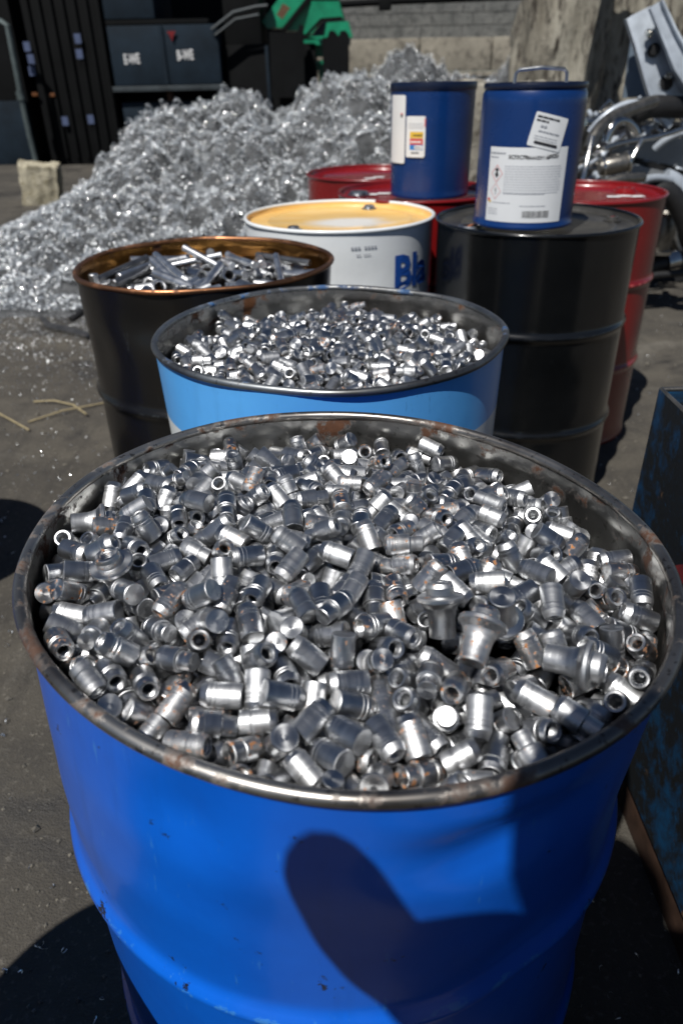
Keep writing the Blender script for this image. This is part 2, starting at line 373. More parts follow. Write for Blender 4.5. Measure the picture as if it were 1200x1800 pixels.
def pix(px, py, Y):
    """point at depth Y seen at a pixel of the 1200 x 1800 photograph (used only to read positions off the plan)"""
    d = fw + r2 * ((px - 600) / 1275.786) - u2 * ((py - 900) / 1275.786)
    return Vector((0, 0, CAM_H)) + d * (Y / d.y)

def text_verts(s, size, bold=0.0):
    cu = bpy.data.curves.new('t', 'FONT'); cu.body = s; cu.size = size; cu.offset = bold; cu.resolution_u = 2; cu.fill_mode = 'FRONT'
    o = bpy.data.objects.new('t', cu); C.objects.link(o)
    dg = bpy.context.evaluated_depsgraph_get(); dg.update(); me = o.evaluated_get(dg).to_mesh()
    vs = [tuple(v.co) for v in me.vertices]; fs = [tuple(p.vertices) for p in me.polygons]
    o.evaluated_get(dg).to_mesh_clear(); bpy.data.objects.remove(o); bpy.data.curves.remove(cu)
    return vs, fs
class Wrap:
    """flat marks (u to the viewer's right, v up, metres) laid on a cylinder of radius r about the parent's axis"""
    def __init__(s, r, th0): s.r, s.th0 = r, th0
    def P(s, u, v, lift): 
        t = s.th0 + u / s.r; return ((s.r + lift) * math.cos(t), (s.r + lift) * math.sin(t), v)
    def quad(s, mb, pts, lift, seg=1):
        """convex 4-gon pts (bl, br, tr, tl)"""
        (a, b, c, d) = [np.array(p, float) for p in pts]; vs = []; fs = []
        for i in range(seg + 1):
            w = i / seg; lo = a + (b - a) * w; hi = d + (c - d) * w; vs += [s.P(*lo, lift), s.P(*hi, lift)]
        for i in range(seg): fs.append((2 * i, 2 * i + 2, 2 * i + 3, 2 * i + 1))
        mb.add(vs, fs)
    def rect(s, mb, u, v, w, h, lift, rot=0.0, seg=None, c=(0, 0)):
        cs, sn = math.cos(rot), math.sin(rot)
        pt = lambda x, y: (c[0] + x * cs - y * sn, c[1] + x * sn + y * cs)
        s.quad(mb, [pt(u, v), pt(u + w, v), pt(u + w, v + h), pt(u, v + h)], lift, seg or max(1, int(abs(w) / .012)))
    def text(s, mb, txt, u, v, size, lift, rot=0.0, c=(0, 0), bold=0.0, sx=1.0):
        vs, fs = text_verts(txt, size, bold); cs, sn = math.cos(rot), math.sin(rot); out = []
        for x, y, _ in vs:
            x = x * sx + u; y = y + v; out.append(s.P(c[0] + x * cs - y * sn, c[1] + x * sn + y * cs, lift))
        mb.add(out, fs)
    def rrect(s, mb, u, v, w, h, rad, lift, rot=0.0, c=(0, 0)):
        """rounded rectangle as vertical strips"""
        cs, sn = math.cos(rot), math.sin(rot); pt = lambda x, y: (c[0] + x * cs - y * sn, c[1] + x * sn + y * cs)
        xs = sorted(set([rad * (1 - math.cos(a * PI / 12)) for a in range(7)] + [w - rad * (1 - math.cos(a * PI / 12)) for a in range(7)] + list(np.linspace(rad, w - rad, max(2, int(w / .01))))))
        vs = []; fs = []
        for x in xs:
            e = min(x, w - x); dy = rad - math.sqrt(max(0, rad * rad - (rad - e) ** 2)) if e < rad else 0
            vs += [s.P(*pt(u + x, v + dy), lift), s.P(*pt(u + x, v + h - dy), lift)]
        for i in range(len(xs) - 1): fs.append((2 * i, 2 * i + 2, 2 * i + 3, 2 * i + 1))
        mb.add(vs, fs)

# ------------------------------------------------------------------ ground and yard setting
g = MB(); g.add([(-60, -30, 0), (60, -30, 0), (60, 90, 0), (-60, 90, 0)], [(0, 1, 2, 3)])
tag(g.build('ground', M['ground'], smooth=0), 'dark gritty oil stained yard ground', 'ground', kind='structure')

def pile_noise(x, y, s=1.0, seed=0):
    r = np.random.default_rng(seed); h = np.zeros_like(x); a = 1.0
    for o in range(4):
        for _ in range(4):
            kx, ky, p = r.normal(0, 1.6 * 2 ** o * s), r.normal(0, 1.6 * 2 ** o * s), r.uniform(0, 6.28)
            h += a * np.sin(kx * x + ky * y + p) * .25
        a *= .55
    return h
def clumps(x, y, seed, s=1.0):
    r = np.random.default_rng(seed); h = np.zeros_like(x)
    for k, a in ((9, 1.0), (15, .7), (26, .45)):
        for _ in range(4):
            t = r.uniform(0, 6.28); p = r.uniform(0, 6.28); kx, ky = k * s * math.cos(t), k * s * math.sin(t)
            h += a * .25 * (-1.5 + 2 * np.abs(np.sin(kx * x + ky * y + p + 1.3 * np.sin(.6 * ky * x - .5 * kx * y))))
    return h
def sstep(a, b, x): t = np.clip((x - a) / (b - a), 0, 1); return t * t * (3 - 2 * t)
def H_main(x, y):
    t = np.clip((y - 4.3) / 4.5, 0, 1); T = t ** 1.15
    back = 1 - sstep(9.6, 11.5, y)
    xl = -3.48 + .16 * (y - 7)
    L = sstep(0, 2.0, x - xl); Rr = 1 - sstep(.4, 2.1, x)
    dip = 1 - .20 * np.exp(-((x + .62) / .22) ** 2) * sstep(7.6, 8.8, y)
    return (1.10 * T * L ** .85 * Rr * back * dip) + pile_noise(x, y, 1.0, 3) * .17 * np.minimum(1, 2.2 * T * L * Rr * back) + clumps(x, y, 8) * .15 * np.minimum(1, 3 * T * L * Rr * back)
def H_rear(x, y):
    a = 1.5 * np.exp(-((x - 1.0) / .75) ** 2 - ((y - 13.6) / 1.3) ** 2) + 1.05 * np.exp(-((x - 2.2) / .9) ** 2 - ((y - 14.0) / 1.2) ** 2) + 1.45 * np.exp(-((x - 3.3) / .55) ** 2 - ((y - 14.2) / 1.2) ** 2)
    return a + pile_noise(x, y, 1.2, 5) * .12 * np.minimum(1, a * 2) + clumps(x, y, 9) * .14 * np.minimum(1, a * 2) - .05
def swarf(name, Hf, x0, x1, y0, y1, n_chip, size, label, seed, hmin=.03, litter=None):
    r = np.random.default_rng(seed)
    nx, ny = int((x1 - x0) / .07), int((y1 - y0) / .07)
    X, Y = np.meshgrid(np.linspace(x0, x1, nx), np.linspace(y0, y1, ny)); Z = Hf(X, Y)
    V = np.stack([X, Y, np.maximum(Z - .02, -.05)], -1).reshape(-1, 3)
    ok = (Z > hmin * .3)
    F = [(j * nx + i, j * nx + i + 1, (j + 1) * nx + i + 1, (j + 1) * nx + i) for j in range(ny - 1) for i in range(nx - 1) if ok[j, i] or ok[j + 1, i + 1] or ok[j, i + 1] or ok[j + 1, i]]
    # curled ribbons
    px = r.uniform(x0, x1, n_chip * 4); py = r.uniform(y0, y1, n_chip * 4); pz = Hf(px, py)
    mk_ = clumps(px, py, seed + 40, .6) + .5 * pile_noise(px, py, 2.0, seed); k = (pz > hmin) & (mk_ > np.quantile(mk_, .13)); px, py, pz = px[k][:n_chip], py[k][:n_chip], pz[k][:n_chip]  # chips left out in spots; the dark core colour stands for shaded pockets
    if litter is not None:
        lx, ly = litter(r); px = np.concatenate([px, lx]); py = np.concatenate([py, ly]); pz = np.concatenate([pz, np.maximum(Hf(lx, ly), 0)])
    N = len(px); S_ = 5
    rad = r.uniform(.35, 1.0, N) * size * .5; arc = r.uniform(1.2, 5.2, N); wid = r.uniform(.20, .5, N) * size * .38; pit = r.normal(0, .5, N) * size
    q = r.normal(size=(N, 4)); q /= np.linalg.norm(q, axis=1)[:, None]
    w, a, b, c = q.T
    Rm = np.stack([1 - 2 * (b * b + c * c), 2 * (a * b - c * w), 2 * (a * c + b * w), 2 * (a * b + c * w), 1 - 2 * (a * a + c * c), 2 * (b * c - a * w), 2 * (a * c - b * w), 2 * (b * c + a * w), 1 - 2 * (a * a + b * b)], -1).reshape(N, 3, 3)
    t = np.linspace(0, 1, S_ + 1)[None, :] * arc[:, None]
    lx_ = np.cos(t) * rad[:, None]; ly_ = np.sin(t) * rad[:, None]; lz = np.linspace(-.5, .5, S_ + 1)[None] * pit[:, None]
    A = np.stack([lx_, ly_, lz - wid[:, None] / 2], -1); B = np.stack([lx_, ly_, lz + wid[:, None] / 2], -1)
    P = np.stack([A, B], 2).reshape(N, -1, 3)
    P = np.einsum('nij,nkj->nki', Rm, P)
    zmin = P[:, :, 2].min(1)
    base = np.stack([px, py, pz + size * .15], -1)
    flat = pz < .02
    base[flat, 2] = pz[flat] + .001 - zmin[flat] * 1.0
    P = P + base[:, None, :]
    o0 = len(V); V = np.concatenate([V, P.reshape(-1, 3)])
    st = o0 + np.arange(N)[:, None] * (2 * (S_ + 1)) + 2 * np.arange(S_)[None]
    Fq = np.stack([st, st + 2, st + 3, st + 1], -1).reshape(-1, 4)
    nf0 = len(F); FF = np.concatenate([np.array(F, dtype=np.int64).reshape(-1, 4), Fq])
    me = bpy.data.meshes.new(name); me.vertices.add(len(V)); me.vertices.foreach_set('co', V.astype(np.float32).ravel())
    me.loops.add(FF.size); me.loops.foreach_set('vertex_index', FF.astype(np.int32).ravel())
    me.polygons.add(len(FF)); me.polygons.foreach_set('loop_start', np.arange(0, FF.size, 4, dtype=np.int32)); me.polygons.foreach_set('loop_total', np.full(len(FF), 4, dtype=np.int32))
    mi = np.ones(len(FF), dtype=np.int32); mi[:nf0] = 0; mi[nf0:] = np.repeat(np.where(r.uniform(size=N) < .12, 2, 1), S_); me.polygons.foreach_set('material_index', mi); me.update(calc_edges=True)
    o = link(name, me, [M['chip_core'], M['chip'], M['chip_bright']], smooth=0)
    me.polygons.foreach_set('use_smooth', [True] * len(me.polygons))
    return tag(o, label, 'swarf pile', kind='stuff')
swarf('swarf_pile', H_main, -4.4, 2.4, 4.2, 11.6, 270000, .026, 'big heap of silvery curled metal swarf behind the drums', 11)
swarf('swarf_pile', H_rear, -.6, 4.6, 11.8, 15.6, 60000, .030, 'farther grey heap of metal swarf against the block wall', 12)
# loose swarf and grit on the yard
def litter_pts(r):
    n = 17000; x = r.uniform(-3.4, -.2, n); y = np.where(r.uniform(size=n) < .14, r.uniform(2.2, 4.6, n), 4.9 - 1.9 * r.beta(1.0, 2.2, n)); m = (x + y * .12) < .0
    x2 = r.uniform(.7, 3.6, 1500); y2 = r.uniform(1.6, 7, 1500); x3 = r.uniform(-1.6, -.25, 420); y3 = r.uniform(.3, 2.6, 420); x4 = r.uniform(.3, .55, 40); y4 = r.uniform(.4, 1.1, 40)
    return np.concatenate([x[m], x2, x3, x4]), np.concatenate([y[m], y2, y3, y4])
swarf('swarf_litter', lambda x, y: np.zeros_like(x) - .01, 0, .2, 0, .2, 1, .013, 'loose glinting swarf chips strewn over the dark ground', 13, 5, litter_pts)
pb = MB()
for i in range(2600):
    if i < 1500: x, y = random.uniform(-1.7, -.2), random.uniform(.3, 3.2)
    else: x, y = random.uniform(.3, 2.6), random.uniform(.4, 5.0)
    s = random.uniform(.0015, .006) * (1 if random.random() < .93 else 2.2)
    vs = [(x + s * random.uniform(.6, 1.2), y, s * .3), (x - s * random.uniform(.6, 1.2), y, s * .3), (x, y + s * random.uniform(.6, 1.2), s * .2), (x, y - s * random.uniform(.6, 1.2), s * .3), (x + s * .2, y, s * random.uniform(.7, 1.2)), (x, y, -s * .4)]
    pb.add(vs, [(0, 2, 4), (2, 1, 4), (1, 3, 4), (3, 0, 4), (2, 0, 5), (1, 2, 5), (3, 1, 5), (0, 3, 5)])
tag(pb.build('grit', M['pebble'], smooth=0), 'fine grit and crumbs scattered over the yard ground', 'grit', kind='stuff')

# ------------------------------------------------------------------ drums
def gauss_dents(lst):
    def f(t, z, r):
        s = 0.0
        for t0, z0, amp, st, sz in lst:
            d = (t - t0 + PI) % (2 * PI) - PI
            s += amp * math.exp(-(d * .285 / st) ** 2 - ((z - z0) / sz) ** 2)
        return s
    return f
def smooth_rand(seed, amp=.0015, nk=5):
    r = random.Random(seed); ks = [(r.randint(2, 9), r.uniform(0, 6.28), r.uniform(.4, 1)) for _ in range(nk)]
    return lambda t, z, rr: amp * sum(a * math.sin(k * t + p + z * 5) for k, p, a in ks) / 2
RO = .2862
def drum(label, x, y, rz, shell, rim, top, lid=None, liner=None, dents=(), oval=None, rimwob=.0008, seed=0, group=None, kind_name='steel_drum', base_z=0.0):
    root = empty(kind_name, (x, y, base_z), rz); tag(root, label, 'drum', group)
    gd = gauss_dents(dents); sr = smooth_rand(seed, .0006)
    ov = oval or (lambda t: 0.0)
    wt = lambda z: max(0.0, min(1.0, (z - .70) / .17))
    dr = lambda t, z, r: gd(t, z, r) * min(1, max(0, (.875 - z) / .025)) + sr(t, z, r) + ov(t) * wt(z)
    prof = [(.2820, .010), (.2870, .002), (.2900, .004), (.2905, .010), (.2885, .018), (RO, .022)]
    def hoop(z0):
        return [(RO + .0088 * math.exp(-((k - 6) / 2.2) ** 2), z0 + (k - 6) * .0048) for k in range(13)]
    prof += [(RO, .06 + .035 * i) for i in range(6)] + hoop(.302) + [(RO, .345 + .03 * i) for i in range(8)] + hoop(.602) + [(RO, .640 + .0125 * i) for i in range(18)] + [(.2864, .866), (.2866, .870)]
    MB().lathe(prof, 144, dr=dr).build('shell', shell, root, 60)
    rw = smooth_rand(seed + 50, rimwob, 7)
    bead = [(.2864 + .0058 * math.cos(a), .8742 + .0058 * math.sin(a)) for a in [2 * PI * k / 14 for k in range(14)]]
    if lid is None:
        MB().lathe(bead, 160, closed=True, dr=lambda t, z, r: ov(t) + rw(t, z * 8, r)).build('rim', rim, root, 80)
        li = [(.2822, .872), (.2816, .864), (.2816, .856), (.2826, .850), (.2838, .846)] + [(.2836, .835 - .0125 * i) for i in range(16)] + [(.2836, .60 - .05 * i) for i in range(12)] + [(.262, .024), (.0, .024)]
        MB().lathe(li, 144, dr=lambda t, z, r: (dr(t, z, r) if r > .2 else 0)).build('liner', liner, root, 60)
    else:
        MB().lathe(bead, 144, closed=True, dr=lambda t, z, r: ov(t) + rw(t, z * 8, r)).build('rim', rim, root, 80)
        ld = [(.2812, .8725), (.2795, .862), (.2770, .859), (.225, .8595), (.222, .8625), (.216, .8630), (.213, .8605), (.10, .8605), (0.0, .8605)]
        MB().lathe(ld, 96, dr=lambda t, z, r: ov(t) * min(1, r / .2)).build('lid', lid, root, 50)
        bs = MB(); bs.disc(.283, .011, 64, flip=True); bs.build('base', shell, root, 0)
    return root
def bung(root, a, rr, big, mat, z=.8605, flange=None):
    x, y = rr * math.cos(a), rr * math.sin(a); r = .034 if big else .017
    T = Matrix.Translation((x, y, z))
    b = MB().lathe([(r + .008, .0), (r + .008, .004), (r + .001, .0065), (r, .011), (r - .003, .0135), (r * .62, .0135), (r * .6, .008), (0, .008)], 28, T).build('bung', flange or mat, root)
    k = MB(); k.box((x, y, z + .0115), (r * 1.1, r * .28, .005), rotz(a + .7), .001); k.build('bung_key', mat, b)
    return b

# front blue drum
FRONT_DENTS = [(R_(-68), .800, -.012, .055, .026), (R_(-72), .848, .003, .06, .016), (R_(-52), .79, -.006, .04, .05), (R_(-112), .815, -.006, .030, .040), (R_(-102), .80, .003, .04, .05), (R_(-60), .615, -.006, .05, .04), (R_(-88), .70, -.0015, .10, .05), (R_(30), .80, -.006, .05, .03), (R_(55), .79, .004, .03, .03), (R_(12), .80, -.005, .045, .03), (R_(78), .80, -.004, .05, .03), (R_(140), .80, .003, .05, .03), (R_(-100), .778, .0022, .20, .030)]
front = drum('large bright blue open drum nearest the viewer, with a bare rusty rim', -.004, .5706, 0, M['cobalt'], M['rim'], .88, liner=M['liner_front'],
    dents=FRONT_DENTS,
    oval=lambda t: -.014 * math.cos(2 * t + 4.65), rimwob=.0010, seed=1)
second = drum('light blue open drum with a white band, filled with small steel fittings', -.012, 1.2168, 0, M['skyblue'], M['rim_blue'], .88, liner=M['liner'],
    dents=[(R_(-95), .80, -.004, .08, .04), (R_(-60), .72, -.006, .07, .06), (R_(80), .78, -.008, .06, .04), (R_(40), .79, .006, .06, .04)],
    oval=lambda t: .0045 * math.cos(2 * t + .25) + .0040 * math.cos(4 * t - .9), rimwob=.0022, seed=2)
dark = drum('scorched black open drum with a bronze inside, filled with steel rods', -.309, 1.768, 0, M['blackish'], M['copper_rim'], .88, liner=M['bronze'],
    dents=[(R_(-110), .80, -.010, .06, .04), (R_(-140), .72, -.007, .05, .06), (R_(-85), .76, -.006, .05, .05), (R_(45), .80, -.012, .035, .05), (R_(60), .81, .008, .03, .04), (R_(-130), .45, -.008, .07, .06)],
    oval=lambda t: .008 * math.cos(2 * t - .1) + .004 * math.cos(3 * t + .5), rimwob=.003, seed=3)
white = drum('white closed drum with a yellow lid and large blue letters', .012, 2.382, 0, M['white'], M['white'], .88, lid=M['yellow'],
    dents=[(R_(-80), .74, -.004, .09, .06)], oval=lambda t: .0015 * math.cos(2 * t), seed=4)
bung(white, R_(62), .215, False, M['zinc']); bung(white, R_(232), .215, False, M['zinc'])
black = drum('glossy black closed drum carrying a blue labelled pail', .588, 2.255, 0, M['black'], M['black'], .88, lid=M['black_lid'],
    dents=[(R_(-75), .45, -.003, .12, .06)], oval=lambda t: .001 * math.cos(2 * t), seed=5)
bung(black, R_(203), .225, True, M['orange_cap'], flange=M['zinc']); bung(black, R_(2), .225, False, M['red_lid'], flange=M['black_lid'])
redm = drum('red closed drum supporting the pail with coloured hazard bars', .302, 2.872, .4, M['red'], M['red'], .88, lid=M['red_lid'], seed=6)
bung(redm, R_(150), .215, True, M['zinc'])
redb = drum('red closed drum farthest back, next to the swarf heap', .170, 3.46, 1.1, M['red'], M['red'], .88, lid=M['red_lid'], seed=7)
redr = drum('red closed drum partly hidden behind the black drum, with a white mark on its lid', .866, 2.772, .2, M['red'], M['red'], .88, lid=M['red_lid'], seed=8)
bung(redr, R_(10), .200, True, M['red_lid'])
for (rt_, pts) in ((redr, [(.10, -.06), (.14, -.05), (.18, -.065)]), (redm, [(-.20, .03), (-.165, .02), (-.12, .035)]), (redb, [(-.02, -.10), (.02, -.06)])):
    mk = MB()
    Rz = rotz(-rt_.rotation_euler[2])
    for u, v in pts:
        c = Rz @ Vector((u, v, .8640)); mk.box(c, (.045, .030, .0012), Rz @ rotz(random.uniform(-.3, .3)), .0004)
    mk.build('lid_print', M['ink_white'], rt_)
# two more drums stand just out of the picture; their shadows reach into it
drum('plain blue closed drum standing alone at some distance from the scorched drum', -1.50, 1.42, .5, M['cobalt'], M['cobalt'], .88, lid=M['black_lid'], seed=9)
drum('plain black closed drum standing close beside the front blue drum', -.60, -.005, .8, M['black'], M['black'], .88, lid=M['black_lid'], seed=10)

# lettering on the white drum
wr = Wrap(RO + .0012, R_(-90)); p = MB(); wr.text(p, 'Bla', .160, .708, .128, .0, bold=.005); p.build('lettering', M['ink_cobalt'], white, 0)
p = MB(); [wr.rect(p, .03 + k * .0095, .828, .0065, .0075, .0) for k in range(8) if k != 3]; [wr.rect(p, .045 + k * .007, .811, .005, .004, .0) for k in range(6) if k != 2]; p.build('print', M['ink_grey'], white, 0)

# ------------------------------------------------------------------ pails
def pail(label, x, y, z, r, h, th, tight):
    root = empty('steel_pail', (x, y, z)); tag(root, label, 'pail')
    if tight:
        pr = [(r * .96, .006), (r * .985, .001), (r * 1.0, .004), (r * .995, .010), (r * .975, .014)] + [(r * .975, .03 + i * (h - .07) / 8) for i in range(9)] + [(r * .975, h - .03), (r * .965, h - .016), (r * .93, h - .006), (r * .92, h - .003)]
        MB().lathe(pr, 72).build('body', M['navy'], root, 50)
        MB().lathe([(r * .90, h - .005), (r * .955, h - .004), (r * .965, h + .002), (r * .95, h + .008), (r * .91, h + .008), (r * .895, h - .002)], 72, closed=True).build('rim', M['navy_dark'], root, 50)
        MB().lathe([(r * .9, h - .001), (r * .5, h + .001), (0, h + .001)], 48).build('lid', M['navy'], root)
        hm = MB(); a = .0035
        pts = [(-.066, -.045, h), (-.064, -.046, h + .028), (-.056, -.047, h + .036), (0, -.049, h + .040), (.056, -.047, h + .036), (.064, -.046, h + .028), (.066, -.045, h)]
        hm.tube(pts, .0042, 10); hd = hm.build('handle', M['zinc'], root)
        br = MB()
        for s in (-1, 1): br = MB(); br.box((s * .066, -.045, h + .004), (.022, .016, .006), None, .0015); br.build('handle_bracket', M['zinc'], hd)
    else:
        pr = [(r * .93, .006), (r * .945, .001), (r * .955, .004), (r * .955, .012), (r * .95, .016)] + [(r * (.95 + .04 * i / 9), .03 + i * (h - .046) / 9) for i in range(10)]
        MB().lathe(pr, 72).build('body', M['navy'], root, 50)
        MB().lathe([(r * .985, h - .020), (r * 1.008, h - .018), (r * 1.012, h - .010), (r * 1.012, h - .004), (r * 1.0, h + .002), (r * .96, h), (r * .96, h - .012), (r * .4, h - .012), (0, h - .012)], 72).build('lid', M['navy_dark'], root, 50)
    bm_ = MB(); bm_.disc(r * .93, .007, 48, flip=True); bm_.build('base', M['navy_dark'], root, 0)
    return root
PA_R = .136
pa = pail('blue pail with wire handle and big white hazard label, on the black drum', .522, 2.160, .8805, PA_R, .330, 0, True)
w = Wrap(PA_R * .975 + .0006, R_(-90) + .02)
lw, lh = .215, .178; u0 = -.142; v0 = .020
def printed(mat, fn, parent, name='print'):
    mb = MB(); fn(mb); return mb.build(name, mat, parent, 0)
L1 = MB(); w.rect(L1, u0, v0, lw, lh, 0); L1 = L1.build('hazard_label', M['paper'], pa, 30)
def dashes(mb, W_, u, v, wid, rows, dv, h, lift=.0006, rot=0.0, c=(0, 0), seed=1):
    r = random.Random(seed)
    for i in range(rows):
        x = 0.0
        while x < wid - .004:
            l = min(r.uniform(.004, .013), wid - x); W_.rect(mb, u + x, v - i * dv, l, h, lift, rot, 1, c); x += l + .0016
def fA(mb):
    w.text(mb, 'SC73C7R:', u0 + .058, v0 + lh - .026, .0125, .0006, bold=.0004); w.text(mb, 'ISAAAZ2V1165', u0 + .105, v0 + lh - .0265, .0105, .0006, bold=.0003, sx=.85); w.text(mb, 'LARKZ331', u0 + .155, v0 + lh - .024, .0115, .0006, bold=.0005, sx=.62)
    x = .106
    r = random.Random(4)
    while x < .178:
        b = r.choice((.0008, .0014, .0022)); w.rect(mb, u0 + x, v0 + .012, b, .017, .0006, seg=1); x += b + r.choice((.0009, .0015))
    for cy in (.118,):
        w.quad(mb, [(u0 + .028, v0 + cy - .012), (u0 + .034, v0 + cy - .004), (u0 + .028, v0 + cy + .003), (u0 + .022, v0 + cy - .004)], .0009)
        w.rect(mb, u0 + .0255, v0 + cy - .004, .005, .013, .0009); w.quad(mb, [(u0 + .022, v0 + cy + .006), (u0 + .034, v0 + cy + .006), (u0 + .031, v0 + cy + .011), (u0 + .025, v0 + cy + .011)], .0010)
    w.rect(mb, u0 + .027, v0 + .072, .0022, .010, .0009); w.rect(mb, u0 + .027, v0 + .067, .0022, .0025, .0009)
printed(M['ink'], fA, L1)
def fB(mb):
    dashes(mb, w, u0 + .003, v0 + lh - .016, .046, 1, .005, .0038, seed=21); dashes(mb, w, u0 + .004, v0 + lh - .025, .030, 1, .005, .0026, seed=22)
    dashes(mb, w, u0 + .052, v0 + .069, .11, 1, .005, .0016, seed=8); dashes(mb, w, u0 + .022, v0 + .046, .05, 1, .005, .0016, seed=9); dashes(mb, w, u0 + .098, v0 + .040, .07, 1, .005, .0016, seed=9); dashes(mb, w, u0 + .008, v0 + .030, .03, 3, .006, .0014, seed=12)
printed(M['ink_grey'], fB, L1); printed(M['ink_pale'], lambda mb: dashes(mb, w, u0 + .050, v0 + lh - .044, .150, 11, .0062, .0016, seed=3), L1)
def diamond(mb, cx, cy, s, t, lift=.0007):
    o = [(cx, cy - s), (cx + s * .82, cy), (cx, cy + s), (cx - s * .82, cy)]; i = [(cx + (x - cx) * t, cy + (y - cy) * t) for x, y in o]
    for k in range(4):
        w.quad(mb, [o[k], o[(k + 1) % 4], i[(k + 1) % 4], i[k]], lift)
printed(M['ink_pink'], lambda mb: (diamond(mb, u0 + .028, v0 + .116, .022, .84), diamond(mb, u0 + .028, v0 + .074, .020, .88)), L1)
printed(M['ink_red'], lambda mb: w.rect(mb, u0 + .004, v0 + .050, .008, .006, .0006), L1); printed(M['ink_yellow'], lambda mb: w.rect(mb, u0 + .008, v0 + .046, .008, .004, .0007), L1)
ro = R_(-13); c2 = (-.042, .205)
L2 = MB(); w.rrect(L2, 0, 0, .088, .076, .004, .0012, ro, c2); L2 = L2.build('tilted_label', M['paper'], pa, 30)
printed(M['ink'], lambda mb: (w.rrect(mb, .015, .007, .062, .0068, .003, .0018, ro, c2), dashes(mb, w, .006, .065, .062, 1, .005, .0040, .0018, ro, c2, 23), dashes(mb, w, .006, .057, .034, 1, .005, .0036, .0018, ro, c2, 24)), L2)
printed(M['ink_grey'], lambda mb: (dashes(mb, w, .020, .045, .016, 1, .005, .0046, .0018, ro, c2, 25), dashes(mb, w, .018, .035, .055, 1, .005, .0028, .0018, ro, c2, 26), dashes(mb, w, .012, .024, .06, 2, .006, .0012, .0018, ro, c2, 5)), L2)

PB_R = .140
pb_ = pail('plain blue lidded pail with a yellow red and blue striped sticker, on the red drum', .328, 2.735, .8805, PB_R, .335, 0, False)
w2 = Wrap(PB_R * .985 + .0012, R_(-90))
def wq(mb, *a, **k): w2.rect(mb, *a, **k)
L3 = MB(); w2.rrect(L3, -.103, .128, .067, .118, .006, .0, 0, (0, 0)); L3 = L3.build('striped_label', M['paper'], pb_, 30)
printed(M['ink_yellow'], lambda mb: w2.rect(mb, -.088, .184, .045, .018, .0006), L3)
printed(M['ink_red'], lambda mb: (w2.rect(mb, -.088, .165, .045, .0175, .0006), w2.rect(mb, -.0395, .215, .003, .026, .0006)), L3)
printed(M['ink_blue'], lambda mb: w2.rect(mb, -.088, .150, .045, .0145, .0006), L3)
printed(M['ink_white'], lambda mb: (dashes(mb, w2, -.085, .1705, .038, 1, .005, .0050, .0012, seed=27), w2.rrect(mb, -.071, .1515, .027, .0115, .004, .0011)), L3)
printed(M['ink'], lambda mb: (dashes(mb, w2, -.076, .190, .032, 1, .005, .0040, .0012, seed=28), dashes(mb, w2, -.082, .139, .026, 1, .005, .0044, .0006, seed=29)), L3)
printed(M['ink_grey'], lambda mb: (dashes(mb, w2, -.068, .155, .022, 1, .005, .0040, .0016, seed=30), dashes(mb, w2, -.094, .224, .05, 3, .006, .0012, seed=6)), L3)
L4 = MB(); w2.rrect(L4, -.186, .108, .078, .196, .006, .0, 0, (0, 0)); L4 = L4.build('side_label', M['paper'], pb_, 30)
printed(M['ink'], lambda mb: w2.rect(mb, -.128, .242, .009, .007, .0006), L4); printed(M['ink_red'], lambda mb: w2.rect(mb, -.128, .250, .009, .004, .0006), L4)

